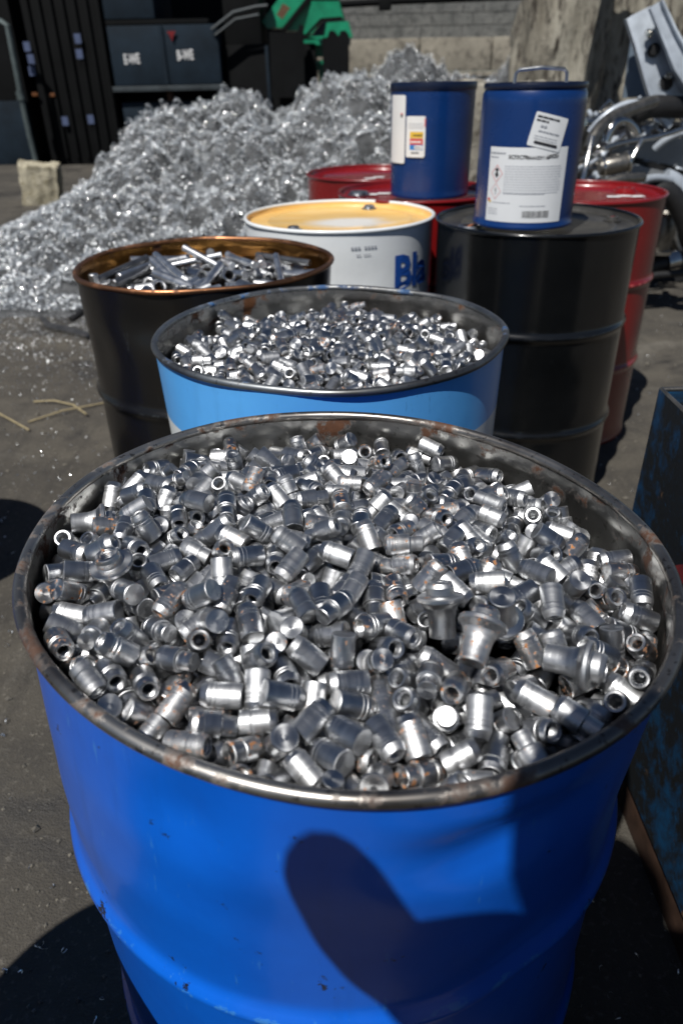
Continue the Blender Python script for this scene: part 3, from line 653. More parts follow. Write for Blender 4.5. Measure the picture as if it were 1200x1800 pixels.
# ------------------------------------------------------------------ turned steel fittings
def fitting_mesh(kind):
    mb = MB(); n = 36
    if kind == 0:
        pr = [(0, -.018), (.004, -.018), (.0085, -.018), (.0108, -.018), (.0115, -.0172), (.0115, .003), (.0111, .0034), (.0111, .0044), (.0115, .0048), (.0115, .0072), (.0111, .0076), (.0111, .0086), (.0115, .009), (.0115, .0115), (.0094, .0172), (.0090, .018), (.0072, .018), (.0066, .0172)]
        bore = .0062
    elif kind == 1:
        pr = [(0, -.021), (.004, -.021), (.0082, -.021), (.0088, -.0203), (.0088, -.0075), (.0092, -.0068), (.0112, -.0064), (.0116, -.0058), (.0116, .008), (.0112, .0084), (.0112, .0095), (.0116, .0099), (.0116, .0142), (.0099, .0184), (.0094, .019), (.0076, .019), (.007, .0182)]
        bore = .0066
    elif kind == 3:
        pr = [(0, -.016), (.004, -.016), (.0095, -.016), (.0105, -.0152), (.0105, -.006), (.0099, -.0054), (.0099, -.0044), (.0105, -.0038), (.0105, .0105), (.0089, .0152), (.0086, .016), (.0074, .016), (.0068, .0152)]
        bore = .0064
    elif kind == 2:
        pr = [(0, -.024), (.004, -.024), (.0105, -.024), (.0115, -.0232), (.0115, -.012), (.0118, -.006), (.0128, -.001), (.0148, .0035), (.0180, .0068), (.0198, .0080), (.0204, .0090), (.0204, .0120), (.0198, .0128), (.0130, .0134), (.0122, .0142), (.0120, .0205), (.0105, .0240), (.0100, .0246), (.0078, .0246), (.0072, .024)]
        bore = .0066
    elif kind == 4:   # thick ring
        pr = [(.010, -.020), (.0150, -.020), (.016, -.019), (.016, .019), (.0150, .020), (.0115, .020), (.0105, .0192)]; bore = .010
    kk = {2: .92, 4: 1.0}.get(kind, .82); pr = [(a * kk, b * kk) for a, b in pr]; bore *= kk
    zt = pr[-1][1]
    if kind != 4:
        z = zt - .0008
        pr += [(bore + .0003, z - .0004)]
        for i in range(5):
            pr += [(bore - .0006, z - .0012 - i * .0018), (bore + .0003, z - .0021 - i * .0018)]
        pr += [(bore - .0004, z - .016), (bore - .0006, zt - .022), (.002, zt - .0245), (0, zt - .0245)]
    else:
        pr += [(.0100, .017), (.0100, -.0195)]
    mb.lathe(pr, n)
    me = bpy.data.meshes.new('turned_fitting'); me.from_pydata(mb.v, [], mb.f); me.update()
    bm = bmesh.new(); bm.from_mesh(me); bmesh.ops.remove_doubles(bm, verts=bm.verts, dist=1e-6); bmesh.ops.recalc_face_normals(bm, faces=bm.faces); bm.to_mesh(me); bm.free()
    return me
def fin_attrs(me, loc, tang):
    a = me.attributes.new('loc', 'FLOAT_VECTOR', 'POINT'); a.data.foreach_set('vector', np.asarray(loc, np.float32).ravel())
    a = me.attributes.new('tang', 'FLOAT_VECTOR', 'POINT'); a.data.foreach_set('vector', np.asarray(tang, np.float32).ravel())
KM = {}
for k in (0, 1, 2, 3, 4):
    me = fitting_mesh(k); co = np.array([v.co[:] for v in me.vertices]); tg = np.stack([-co[:, 1], co[:, 0], np.zeros(len(co))], -1); ln = np.linalg.norm(tg, axis=1, keepdims=True); tg = np.where(ln > 1e-7, tg / np.maximum(ln, 1e-9), [1.0, 0, 0])
    fin_attrs(me, co, tg); me.materials.append(M['steel']); me.polygons.foreach_set('use_smooth', [True] * len(me.polygons)); me.set_sharp_from_angle(angle=R_(14)); KM[k] = (me, co, tg)
LEN = {0: (.0115, .018), 1: (.0116, .020), 2: (.019, .024), 3: (.0105, .016), 4: (.016, .02)}
# settled heaps: kind, x y z in tenths of a millimetre from the rim centre, quaternion in thousandths
def decode(rows): return np.array(rows, float)
DATA_A = [
(0, -2508, -528, -585, 63, -735, -110, 666), (0, -2541, 389, -584, 676, 674, -200, 223), (0, -323, 1219, -561, 295, 707, 18, 643), (0, -1124, 2499, -709, 58, 6, -968, 245), (1, -158, -538, -456, 597, -692, 99, -393), (0, 345, -2114, -544, 690, 106, 706, 116),
(0, 479, -1511, -500, 622, 450, -566, 300), (3, -482, -972, -481, 364, -341, 621, -605), (0, 1942, 1142, -902, 206, 278, 533, -772), (0, 485, -518, -459, 509, -598, -367, -498), (3, -1483, -1754, -564, 62, 341, -635, 691), (0, -393, 2152, -757, 230, 635, 422, 605),
(3, -1874, 537, -488, 889, 9, -37, -457), (0, 1004, 1196, -724, 403, -32, -597, 693), (1, 589, -1817, -524, 606, 733, 5, 310), (0, 2265, -1325, -614, 76, 611, 248, -748), (1, -967, -152, -469, 703, -298, 625, -164), (3, -792, 1774, -641, 675, 508, -405, -351),
(0, 970, 1543, -802, 675, 525, 327, -402), (1, 1976, 1617, -1036, 693, 360, 584, -221), (1, 1384, -1572, -536, 392, 350, -540, -658), (0, 1278, 572, -645, 60, -24, 770, 635), (1, 2700, -277, -793, 114, -57, -752, -646), (0, -808, -419, -466, 706, -617, -347, 17),
(0, 288, -1298, -485, 683, 722, -69, -82), (0, -152, -8, -449, 458, 704, -22, 542), (3, -864, -2295, -582, 528, -653, -265, 473), (0, -1315, 484, -434, 229, 25, -17, -973), (1, 1733, -1808, -578, 707, 472, -526, -27), (3, 130, -746, -469, 601, -361, -605, 376),
(1, 665, 1755, -797, 536, 599, -127, 581), (3, -1673, -1854, -586, 47, 699, 240, -672), (0, 2484, 795, -949, 367, -131, -733, -558), (1, 818, 2142, -934, 332, 204, -691, -609), (0, 816, -1845, -533, 306, -8, 734, -606), (3, -1953, -947, -553, 459, -327, 602, -565),
(3, 203, 2096, -829, 187, 349, 475, -786), (0, 87, -2413, -567, 682, 513, 520, 40), (0, -518, -1343, -490, 641, -669, 172, 336), (0, 1096, 705, -639, 165, -190, 747, 615), (3, 1194, 279, -593, 550, 146, 685, -454), (0, 1324, -2465, -609, 667, -68, 709, 218),
(1, -1859, -472, -523, 498, 674, -132, 529), (0, 2142, -15, -708, 288, 725, -131, 612), (0, 694, 1079, -651, 523, 694, 74, 489), (0, -768, 543, -467, 182, 441, 544, -690), (0, 969, -2489, -595, 729, -357, -568, -137), (0, -1691, 1518, -570, 305, -318, 591, -676),
(0, 2426, -886, -662, 654, 711, 82, 245), (3, -2028, -1568, -591, 302, 638, -308, 638), (1, 2298, 1002, -950, 534, -792, 85, -285), (3, -1393, 1488, -568, 261, -582, 391, -663), (3, 1471, 285, -578, 155, -356, -918, 85), (3, -608, -2336, -576, 655, -242, 628, 343),
(1, -745, 2659, -853, 89, -548, -200, 808), (0, -439, -489, -458, 136, -616, 338, -698), (3, -2318, 218, -569, 664, 40, -738, -116), (3, 1702, 1141, -855, 691, 219, -597, -343), (3, -1236, 2048, -674, 202, -589, 382, -683), (0, 2060, 245, -736, 658, 467, -394, -441),
(1, -397, 2644, -889, 494, -723, 229, -424), (0, -418, 1511, -608, 532, 529, 339, -567), (3, 939, 2429, -1057, 306, 726, 25, 615), (0, -950, -1835, -537, 170, -112, -672, -712), (0, 1458, -1328, -529, 661, 687, -176, -245), (0, -1514, -1097, -521, 680, -557, -421, -223),
(3, -931, -1498, -522, 579, 32, 683, 445), (3, -2397, -935, -594, 191, -53, -698, -688), (0, 1136, 2056, -974, 590, 327, 701, 232), (1, 1944, -661, -591, 79, 600, -131, -785), (0, -2592, 986, -606, 701, 698, -79, -122), (0, 2192, -1600, -602, 44, -606, 434, -665),
(0, -1289, 49, -483, 523, 492, 478, 505), (1, -1, -2022, -533, 147, 650, 259, 699), (3, 874, -257, -495, 672, 307, 667, 97), (0, 1721, 1764, -940, 313, 949, -1, -32), (0, 672, 2529, -1029, 618, -543, -416, 387), (0, -507, -1702, -514, 678, 593, 407, 149),
(1, -718, 1074, -513, 606, 234, 690, 318), (0, 154, 1368, -637, 727, 483, 488, 12), (3, 1563, -829, -539, 700, -704, -30, 112), (3, 949, -897, -491, 547, 522, -454, -471), (0, 987, -1384, -506, 615, -368, 587, 378), (3, 626, 39, -496, 650, -736, -90, -166),
(0, 320, 535, -515, 357, -556, -512, -548), (0, 209, 1618, -697, 636, -547, -522, -153), (0, -62, -2608, -590, 162, 423, -608, 652), (0, 2587, 205, -849, 230, -788, 125, -558), (0, 623, 798, -589, 259, -756, 104, -592), (0, -843, 2218, -729, 605, -313, 713, 167),
(0, 533, -1051, -477, 348, 703, -77, -615), (0, 1496, -476, -542, 674, -495, -460, 300), (0, -2239, 1393, -593, 639, 670, 24, 377), (3, -1346, 1064, -521, 694, -438, 566, -83), (0, -1233, -352, -483, 209, 682, -249, -655), (3, -564, -78, -464, 680, -364, 599, 212),
(3, -1613, 1849, -625, 5, 701, -74, 710), (0, -488, 511, -464, 308, -22, 689, -656), (0, 79, 2609, -950, 520, -213, 781, 273), (0, -908, -1018, -488, 308, -698, 121, 635), (1, -1877, -52, -522, 630, -717, -42, 296), (0, 1771, 708, -764, 190, 622, -46, -759),
(0, -1215, -833, -494, 236, 401, 599, -652), (1, 1619, 1973, -1055, 616, -54, -698, -360), (3, -1850, 1029, -549, 282, 608, 366, -646), (0, -1611, 1174, -531, 678, -449, -580, 59), (0, 820, 1281, -711, 135, -639, -465, -598), (1, 1243, -786, -500, 604, -22, -678, 419),
(0, 107, 929, -551, 656, -170, 727, -110), (0, 806, 176, -519, 612, -547, -491, -291), (3, 608, 710, -422, 604, -148, 777, -94), (0, 475, -2431, -576, 403, 463, 581, -534), (0, -1531, 45, -497, 189, -166, 687, 682), (0, 2083, -232, -610, 357, -335, -752, 441),
(0, 1173, 1822, -913, 590, -777, 175, 130), (0, -2067, -1161, -565, 660, -702, -26, 267), (0, 167, -567, -456, 63, 705, 78, 702), (0, -1786, 381, -458, 635, -51, -38, 770), (1, 1042, 190, -552, 638, -692, -174, 289), (0, -48, -1108, -474, 436, -639, -269, -573),
(1, 504, -2685, -601, 369, 502, 498, 603), (0, -777, -2225, -432, 622, 522, -114, -572), (1, 1869, 385, -722, 434, -402, -471, 655), (0, 356, -740, -406, 14, -884, 467, 16), (1, -2021, -600, -539, 684, -703, -111, 161), (1, 910, -534, -478, 733, 122, -669, -25),
(0, -2377, 1330, -487, 448, -46, 608, -653), (0, 1004, -1753, -533, 349, -63, 732, -582), (1, 1317, -44, -556, 787, -40, -606, -108), (3, -1201, -1903, -562, 462, 664, 228, 542), (0, -1223, -1494, -526, 458, -84, -693, -550), (0, -1079, -1416, -432, 591, 251, -223, 734),
(0, 1157, -1462, -521, 326, 24, -718, 615), (0, 182, -1628, -503, 299, -691, 52, 656), (0, 32, 362, -471, 670, -41, 720, -174), (0, -2441, 50, -572, 382, -648, -366, 548), (0, 1166, -356, -450, 811, 211, 508, 197), (0, -1944, 1392, -567, 275, -672, -176, -664),
(0, 1292, -1740, -546, 235, 728, -120, 633), (0, -543, -610, -347, 592, 465, 408, 517), (1, -783, 2459, -796, 519, -606, 461, -388), (0, -652, 1271, -548, 645, -226, -642, 348), (0, 2142, 1409, -820, 598, 150, 605, -504), (1, -118, 2697, -861, 1, -992, 38, -117),
(0, -744, 2407, -610, 686, 410, 598, 58), (0, 144, 1632, -522, 164, -588, 262, -747), (1, 2514, -274, -749, 100, 188, -638, 740), (0, -2030, 422, -538, 702, 501, 452, 226), (0, -1181, -586, -404, 960, 164, -169, 155), (0, 672, -372, -391, 180, 204, 959, -79),
(1, 2058, -1794, -604, 667, 642, 377, 32), (0, -2291, -1143, -521, 536, -63, -65, 840), (0, -1292, 1659, -587, 465, -580, -408, 529), (0, 1682, -1070, -540, 67, 739, 103, 662), (3, -1719, -1221, -549, 668, 186, 652, 306), (0, -1814, 2072, -655, 754, 487, 438, -51),
(3, 2057, -563, -475, 399, 732, 289, 472), (0, -900, 1357, -550, 489, 105, -638, 586), (0, -726, -1563, -467, 754, -498, 242, -354), (1, 1171, 1610, -756, 797, -326, -41, -507), (3, 1213, -2332, -539, 142, -303, -938, -96), (0, -1451, 615, -253, 823, 468, 40, 318),
(0, 222, -2623, -591, 88, 553, 481, -674), (0, 1944, 1658, -851, 195, -292, 563, -748), (0, 737, -1553, -485, 308, -756, -134, 563), (0, -2084, 1047, -561, 621, -625, -362, -305), (1, -2162, 772, -558, 732, -201, 650, 11), (3, -1531, 2367, -733, 38, -672, -363, -644),
(0, 607, 2150, -818, 103, -56, 481, 869), (0, 1017, 944, -672, 559, -382, 658, -329), (1, 1394, 1504, -871, 164, -586, -124, 783), (1, -149, 1457, -621, 207, -761, -75, -611), (1, -342, -1254, -480, 744, -628, -176, -145), (0, -377, 153, -403, 463, -745, 445, 181),
(0, 2084, 561, -802, 445, -312, -683, -488), (0, 1278, 370, -466, 648, -550, -238, 469), (1, -974, 289, -470, 338, 302, 635, -626), (0, 244, -937, -439, 664, 367, 514, 401), (0, 1311, 1166, -773, 467, 555, -343, 597), (0, -313, 881, -510, 660, 548, -370, -356),
(0, 766, -2579, -599, 580, 254, 697, -337), (0, -1381, 1304, -536, 723, 99, 683, -43), (3, -1064, -14, -388, 417, 461, 189, -760), (0, -2156, -85, -545, 542, -84, 679, 488), (0, -673, -1889, -532, 0, -555, -480, 679), (3, 2564, 382, -887, 292, -488, -350, 744),
(3, 2138, 1090, -943, 158, -543, -604, -561), (3, -1445, -574, -507, 111, 369, 576, 721), (0, 452, -1572, -319, 632, -600, 348, -347), (3, -134, 742, -511, 750, 450, -478, 79), (3, 1500, 664, -711, 775, 616, -127, 64), (0, 554, 1382, -693, 121, -673, 56, 728),
(1, 358, 2591, -936, 112, 888, 78, 439), (3, -167, 2241, -765, 83, -1, -986, 148), (1, -1386, -774, -452, 397, -371, -347, -765), (0, 18, 2186, -816, 112, -618, -514, -584), (0, 910, 709, -610, 583, 494, 420, -490), (0, -760, -847, -475, 675, -662, -243, 220),
(0, 2617, 21, -821, 121, -794, -29, -595), (0, 1613, -1430, -543, 102, 313, 631, 702), (0, 693, 2370, -908, 55, -490, -822, 284), (0, 2415, -597, -688, 128, 570, 245, -774), (1, -954, -2082, -553, 588, -459, 453, -489), (0, -2457, -343, -515, 291, 272, 838, 374),
(3, 1363, 2097, -1045, 572, 422, 418, -566), (1, -302, 599, -443, 46, -540, 587, -602), (3, 2413, -1449, -575, 798, -440, 23, -412), (3, -451, -727, -471, 279, -558, -450, 639), (3, 1037, 2232, -1015, 5, -634, -1, 774), (0, -1299, 1051, -348, 216, -270, 759, -552),
(0, -1861, 1269, -456, 30, -474, -428, -769), (1, -2245, -464, -557, 457, 373, -615, 523), (0, 962, -97, -509, 671, 301, 672, 90), (0, 2206, -1143, -605, 256, 631, 88, -727), (1, 1282, 908, -650, 286, -299, 476, 776), (0, -2392, 1075, -523, 309, 2, 918, 248),
(0, 1633, -216, -530, 431, -657, -612, -90), (3, -1899, -1426, -501, 3, 284, 97, -954), (0, 1408, 1347, -650, 135, -662, 544, 498), (0, -5, 178, -457, 195, 621, -316, -691), (0, 2160, -473, -651, 674, 461, 540, -205), (3, 54, 1222, -604, 96, -592, 426, 678),
(0, 656, -179, -391, 75, 325, 72, 940), (1, -287, 1096, -370, 428, 452, 478, -620), (0, -2441, -126, -510, 167, -776, -507, 335), (0, -1565, -812, -384, 514, -371, 450, 629), (0, -192, 772, -326, 651, 530, 442, -317), (1, 301, 784, -444, 650, -310, 586, -372),
(0, 779, -1268, -426, 838, -439, -10, -324), (1, 2676, -629, -739, 242, -201, 727, 611), (3, -756, 1623, -542, 284, -192, -429, -836), (1, 1000, -1910, -363, 272, -459, -526, 663), (3, 1238, -1964, -522, 144, 30, -36, 988), (0, -1606, -1707, -402, 603, 308, 580, -453),
(1, 254, 237, -474, 210, -68, 735, 642), (3, -1623, 971, -531, 449, 200, -707, -509), (0, 422, 2140, -867, 45, -68, -795, -601), (0, -2113, 337, -392, 650, 6, 395, 650), (0, -580, 1635, -562, 90, 991, 89, -43), (0, 969, 449, -578, 644, -32, 759, 86),
(0, 1227, -583, -466, 202, -340, -432, 811), (0, -370, -1936, -529, 506, -629, 282, -518), (1, -1985, 2006, -578, 94, 972, 213, -26), (0, 2064, 1347, -982, 618, -18, 763, -186), (0, 145, 1832, -552, 136, -652, -46, 744), (0, -690, -275, -402, 369, 890, 100, 248),
(0, -1687, -1421, -493, 188, -281, 847, -410), (0, 1663, 298, -585, 754, -356, 239, 498), (3, 2227, -742, -579, 345, 605, -717, -21), (3, -391, 2385, -827, 608, -788, 35, 90), (0, -1586, -2002, -504, 211, 219, -293, -906), (0, -1153, 394, -300, 757, 151, -228, -593),
(0, 1721, -2158, -607, 479, 71, 742, -463), (0, 2088, 650, -629, 536, -238, -568, 577), (0, 652, -1738, -362, 511, -704, 85, 487), (1, -2163, 1810, -626, 437, -720, -122, -524), (0, 165, 2442, -852, 812, -178, -16, -555), (0, 1769, 835, -627, 62, 613, 70, -784),
(0, -706, 2091, -710, 458, -157, -607, 630), (0, 55, 1810, -726, 528, -12, 785, 323), (0, 993, 1832, -880, 776, 588, -140, 181), (0, -963, 2591, -747, 43, -720, -674, 162), (1, 1355, 1821, -949, 542, -717, -334, -284), (0, 860, -540, -289, 590, 397, 615, 341),
(0, 600, -1219, -411, 526, -79, 373, 760), (0, -1099, -2179, -425, 572, 217, -715, -339), (0, 71, -215, -450, 710, -425, -562, 15), (0, 1781, 26, -646, 696, 328, -543, -335), (1, 2360, 52, -766, 394, -141, -719, -554), (0, 2327, 723, -830, 512, -266, -813, 84),
(1, -140, -2306, -557, 9, -423, -600, 679), (1, -1388, 1875, -544, 157, -608, -694, -352), (0, 395, -2695, -425, 258, -680, -353, 588), (0, -985, 1118, -443, 197, 307, -873, 324), (0, -807, 299, -390, 26, -829, 516, -215), (1, -2432, -710, -579, 284, -654, -352, 607),
(0, 1880, -1510, -569, 669, 135, 720, 125), (1, -1256, -407, -307, 545, 300, -751, 222), (0, -270, -1652, -507, 231, 99, 723, -643), (0, 603, -2140, -551, 20, -4, -738, 674), (0, 199, -1103, -338, 121, -827, -84, 543), (1, 342, 1004, -589, 318, 319, -564, 692),
(0, -997, -718, -466, 38, -73, -760, 644), (0, -1114, 2270, -721, 647, -352, 674, -49), (0, -789, 757, -318, 29, -477, -347, -807), (3, -225, -190, -458, 692, 562, 429, 148), (3, 2387, 1025, -792, 245, -95, 712, -652), (0, 484, 1607, -676, 312, -296, 898, 94),
(3, 737, 1520, -704, 207, 905, 231, 292), (1, -2160, -455, -390, 36, -232, -695, -679), (0, -225, -923, -468, 299, -691, 119, 647), (0, 2149, -1713, -459, 143, -506, 328, 785), (0, -1507, 422, -499, 355, -294, 647, 607), (1, 609, 580, -551, 663, 35, 748, -1),
(1, 687, -729, -470, 617, -643, 265, 368), (3, -718, -1288, -502, 576, 541, 479, -383), (1, 1967, 895, -848, 396, 446, -472, -648), (1, 1548, 1299, -774, 489, 100, -861, 100), (1, -2197, -180, -363, 795, -377, -412, 238), (0, -1071, 638, -480, 565, -676, -224, -417),
(0, 87, -1330, -486, 579, 684, 246, -370), (0, -1251, 260, -445, 376, 267, -802, -380), (0, -75, -1654, -505, 231, 90, 726, -641), (0, 1006, 2317, -849, 13, -793, -223, -567), (1, 416, 2398, -939, 521, -392, 648, -393), (0, -560, -1316, -307, 760, -207, 610, 87),
(0, 1316, -470, -238, 611, 38, 407, 678), (0, -703, 44, -459, 590, 705, -102, -380), (3, -1734, -749, -483, 731, -13, -34, 681), (0, 1814, -449, -593, 398, -584, -282, 649), (0, 1612, -1660, -424, 395, 819, 416, 30), (3, -850, -1399, -350, 681, 185, 658, 262),
(0, -119, 2003, -709, 345, -579, 250, 695), (3, 1077, -2193, -580, 567, 29, -715, 408), (1, 1907, -1233, -566, 632, -516, 540, -205), (3, -1575, -461, -513, 681, 598, -415, -80), (3, -881, -1247, -427, 742, 78, 310, 589), (0, 1900, -2069, -556, 891, 22, 52, -451),
(1, -1045, 2142, -519, 117, -825, 481, 274), (0, 2223, -929, -560, 468, 603, -618, -186), (1, -2344, 898, -570, 76, 584, 400, 702), (0, -1263, 663, -435, 30, 429, 903, 2), (1, -197, 1634, -586, 84, -268, -250, 927), (0, 865, -2091, -554, 642, 537, -461, -295),
(1, -1745, -992, -437, 333, 665, 646, -174), (3, 1601, 454, -690, 336, 596, 121, -719), (0, 987, -1665, -341, 502, -3, -551, 666), (0, 323, -389, -394, 232, -745, 491, 387), (0, -185, -372, -318, 12, 588, 506, -631), (3, -1120, -1782, -462, 407, -363, -789, -284),
(0, 300, -2375, -493, 134, -212, 412, -876), (0, -966, 1962, -659, 630, -101, 691, -341), (0, -975, 1612, -514, 812, -84, 398, -418), (0, -2451, -670, -401, 546, -310, 570, -530), (1, -596, 321, -419, 463, 383, 725, -337), (0, 1506, 946, -763, 760, 544, -284, 214),
(0, -1783, -1650, -553, 452, 717, -277, 452), (0, -1734, -325, -448, 350, -495, 762, 228), (0, -103, -800, -387, 582, -675, -449, 62), (0, 179, -1525, -293, 59, -506, 785, 353), (0, -477, 235, -264, 603, -590, 332, -422), (0, -80, -1896, -413, 588, -7, -807, 55),
(3, -539, -1113, -401, 846, -224, 352, -332), (0, -2163, 102, -404, 778, 4, 536, 326), (1, -957, -835, -298, 636, -634, 136, 419), (0, -775, 132, -310, 195, 824, 9, -533), (1, 1332, -1213, -433, 837, 79, 398, -366), (1, -100, -1421, -383, 837, 229, 321, 379),
(1, 486, -905, -364, 186, -607, -608, -478), (0, 1604, -2313, -547, 582, 0, 0, 813), (0, 2678, 67, -651, 391, -348, -652, -549), (1, 2080, 396, -590, 430, -275, -574, 640), (3, -1955, -836, -421, 582, -23, 812, 31), (0, 212, -1869, -468, 99, 631, -635, 435),
(0, 1014, 208, -366, 535, -550, -501, 401), (1, 1851, -271, -535, 267, 346, -192, 879), (3, 752, -1025, -336, 944, 197, -202, 172), (0, -451, 1099, -459, 806, -483, -42, 340), (0, -961, 501, -302, 37, 273, 893, 357), (1, 1474, -2080, -510, 369, 420, -248, 791),
(0, 1547, 1854, -928, 413, 752, -476, 192), (0, -1654, 1395, -382, 624, -711, -69, 317), (0, -938, -1992, -360, 521, -538, 521, -409), (0, 1103, -735, -303, 646, -681, -141, 314), (0, -652, -1564, -242, 426, 881, -151, 141), (0, -1946, 1818, -544, 64, -439, 870, -215),
(1, 1958, 1171, -719, 64, 766, -44, 638), (3, 622, 2558, -801, 488, 33, -1, 872), (0, 355, 1885, -787, 630, -232, 736, -83), (1, 744, 1283, -514, 120, -602, 280, -738), (0, -963, -233, -303, 773, -492, 355, -187), (3, 619, 415, -471, 88, -183, -920, 334),
(0, 815, 1976, -802, 685, -380, -113, -611), (0, -1374, 208, -313, 308, 736, -521, -303), (0, -1783, 1866, -456, 492, -380, -633, -462), (0, 1418, 588, -526, 428, -500, 440, 611), (0, -108, 1070, -473, 994, 108, 7, 25), (0, 382, -77, -460, 673, 403, -552, 283),
(0, -2691, 64, -596, 535, 500, 493, -470), (0, -413, -265, -434, 272, -757, 151, 574), (0, 1135, 1443, -674, 12, -246, 341, 907), (1, 1710, -690, -483, 259, -744, 555, 265), (0, -318, -2633, -549, 560, 504, 300, 585), (3, 2589, -170, -603, 199, -640, -52, 740),
(0, 1011, -1132, -461, 59, -562, 295, -771), (0, -1930, 479, -251, 368, -531, 553, 526), (0, -2263, 1124, -395, 647, -247, -246, 678), (3, -1365, -1644, -480, 929, -232, -237, 168), (3, -1442, 370, -283, 580, -169, 148, -783), (0, -722, 810, -485, 653, -162, -701, -236),
(0, -2398, 605, -535, 342, 819, -30, 460), (1, 2547, -1131, -591, 875, -444, 189, 36), (3, 1831, 1514, -909, 495, -5, 18, 869), (0, -463, -1845, -339, 431, -85, -685, -581), (1, -483, 1838, -672, 540, 239, 598, -542), (3, 1354, -13, -336, 616, -144, 51, -773),
(0, 444, 1802, -639, 88, -789, 79, -603), (0, 1043, 1113, -526, 514, -40, 775, -366), (0, 317, 2164, -698, 110, 122, 659, -734), (1, -62, 1412, -457, 146, -401, -444, -788), (1, 1414, -214, -482, 410, -492, -122, -758), (3, 102, 577, -509, 749, 656, -31, -83),
(3, -2190, -1354, -533, 271, -224, -910, -221), (0, -1714, 138, -508, 600, 611, 355, -376), (0, -1574, 746, -429, 956, -254, -144, 0), (0, -220, 2452, -861, 332, -367, -707, -506), (0, 1456, 1660, -778, 1, 741, 545, 393), (1, 527, -2479, -396, 55, -764, -348, -540),
(3, 2258, 850, -725, 48, 552, 0, 833), (3, 1210, 659, -475, 166, 403, -549, 713), (0, 117, -30, -390, 351, 681, 602, 226), (3, -1309, 2426, -745, 6, 298, -681, -669), (0, 1810, -861, -561, 648, -162, 743, -35), (0, -581, 2681, -649, 784, -194, 223, -546),
(1, 869, 2451, -696, 71, -556, 302, -771), (0, -349, -2273, -555, 591, 385, -626, 331), (0, -1342, -1098, -429, 371, -231, -218, 873), (3, -419, 2617, -706, 565, -706, -6, -427), (0, 2326, 531, -785, 273, -437, 141, 845), (0, 137, 2071, -634, 391, -631, 543, 393),
(0, 2436, -1275, -419, 928, 147, -318, 125), (1, 901, 1839, -713, 33, -584, -528, 615), (0, -359, 1475, -427, 478, 350, 650, -476), (0, 1786, -2178, -355, 359, 212, 402, 815), (0, -575, 2133, -557, 677, -561, 458, 133), (0, -1111, -1096, -437, 162, 702, -584, 375),
(0, 1465, -1882, -419, 530, -672, 287, -431), (0, 1365, -2240, -525, 359, -894, 69, 260), (3, 1123, -2079, -385, 276, -832, -424, 227), (0, -2287, 816, -405, 126, -442, -566, 684), (0, 257, 543, -339, 477, 464, -358, 655), (0, 1082, 852, -476, 722, 68, -642, 249),
(0, 968, -1165, -284, 615, 721, 58, 313), (1, -2268, -954, -454, 728, 320, -458, -397), (0, 2314, -375, -693, 654, 697, 135, 260), (3, -1672, 529, -448, 235, 274, -287, 887), (3, 2313, 346, -758, 5, 664, -654, 362), (0, 662, 2032, -684, 500, 795, -333, 88),
(3, 1871, 542, -619, 400, -267, -827, -291), (0, 20, -1237, -296, 701, -277, -639, -156), (1, 80, -2334, -370, 38, 591, -269, 760), (1, 296, -874, -182, 754, -544, 215, 299), (0, -1420, 849, -433, 254, 920, -186, 234), (1, 1662, 1588, -759, 524, 655, -67, -540),
(1, 1155, -1000, -386, 688, -360, -419, 471), (1, 706, 78, -328, 198, -459, -484, 718), (0, -1528, 2057, -536, 74, 647, 319, -689), (1, -784, 1162, -345, 21, -118, -625, 771), (3, -1444, -1449, -430, 433, 28, -900, 53), (1, -1000, 663, -206, 895, -84, 314, -306),
(0, -712, 2586, -535, 56, 595, -325, 733), (0, -1954, -647, -360, 298, -592, 474, -580), (0, 1703, 1006, -733, 246, -81, -454, -853), (0, 609, -2184, -370, 358, 678, -289, 573), (1, 1505, -385, -368, 696, -501, -372, 355), (1, -1163, -826, -275, 344, 381, 803, -301),
(0, 1414, -959, -471, 282, 556, 636, -456), (0, 2354, -1062, -440, 501, 197, 834, 124), (1, -910, -431, -304, 48, -534, -700, 472), (1, -1806, 773, -528, 703, 609, -363, 48), (0, 2194, 227, -563, 168, 195, 527, 810), (3, 2203, 1174, -752, 804, -169, 32, -570),
(1, 74, -185, -265, 28, -761, -4, -648), (0, -282, 397, -349, 731, -113, -495, -456), (3, -2655, 53, -424, 601, -681, -15, 418), (0, -2059, -56, -323, 356, 692, 611, 143), (0, 1034, 465, -402, 772, 438, -454, 80), (1, 151, 1389, -401, 354, -622, 670, 199),
(0, 1243, 1255, -561, 710, -356, 173, -582), (0, 1938, -992, -467, 462, 152, 873, -22), (1, -186, -969, -284, 215, 198, -660, -692), (0, 841, -201, -228, 211, -512, -634, -540), (0, -1477, -252, -412, 159, 420, -845, -290), (0, 398, -228, -293, 36, 520, -187, -832),
(0, -2651, -249, -535, 376, 713, 555, -205), (1, 1475, 104, -548, 419, -433, 586, -542), (1, -1590, 1856, -367, 908, -59, -23, -414), (0, 1644, -1190, -387, 236, -562, 662, -436), (1, -2000, 1690, -336, 280, 700, -579, -309), (0, -1138, 1268, -530, 540, 396, -522, 529),
(0, 2040, -61, -523, 249, -492, -658, 513), (0, 819, 2241, -703, 108, -162, -964, 183), (3, -1292, -143, -449, 42, -750, 403, -522), (0, -633, -854, -317, 592, -778, 94, 186), (0, 618, 1612, -534, 527, -482, 575, 399), (0, -1324, -2130, -554, 92, -66, 808, -579),
(1, 417, -1866, -456, 593, 778, 208, -5), (0, -607, 1449, -431, 438, 437, 519, 589), (0, -1873, -232, -357, 508, 53, -752, 416), (0, -434, -897, -312, 895, 386, 167, -149), (0, -2018, -1489, -312, 77, -421, 238, -872), (1, -268, 1885, -703, 531, 647, -125, 532),
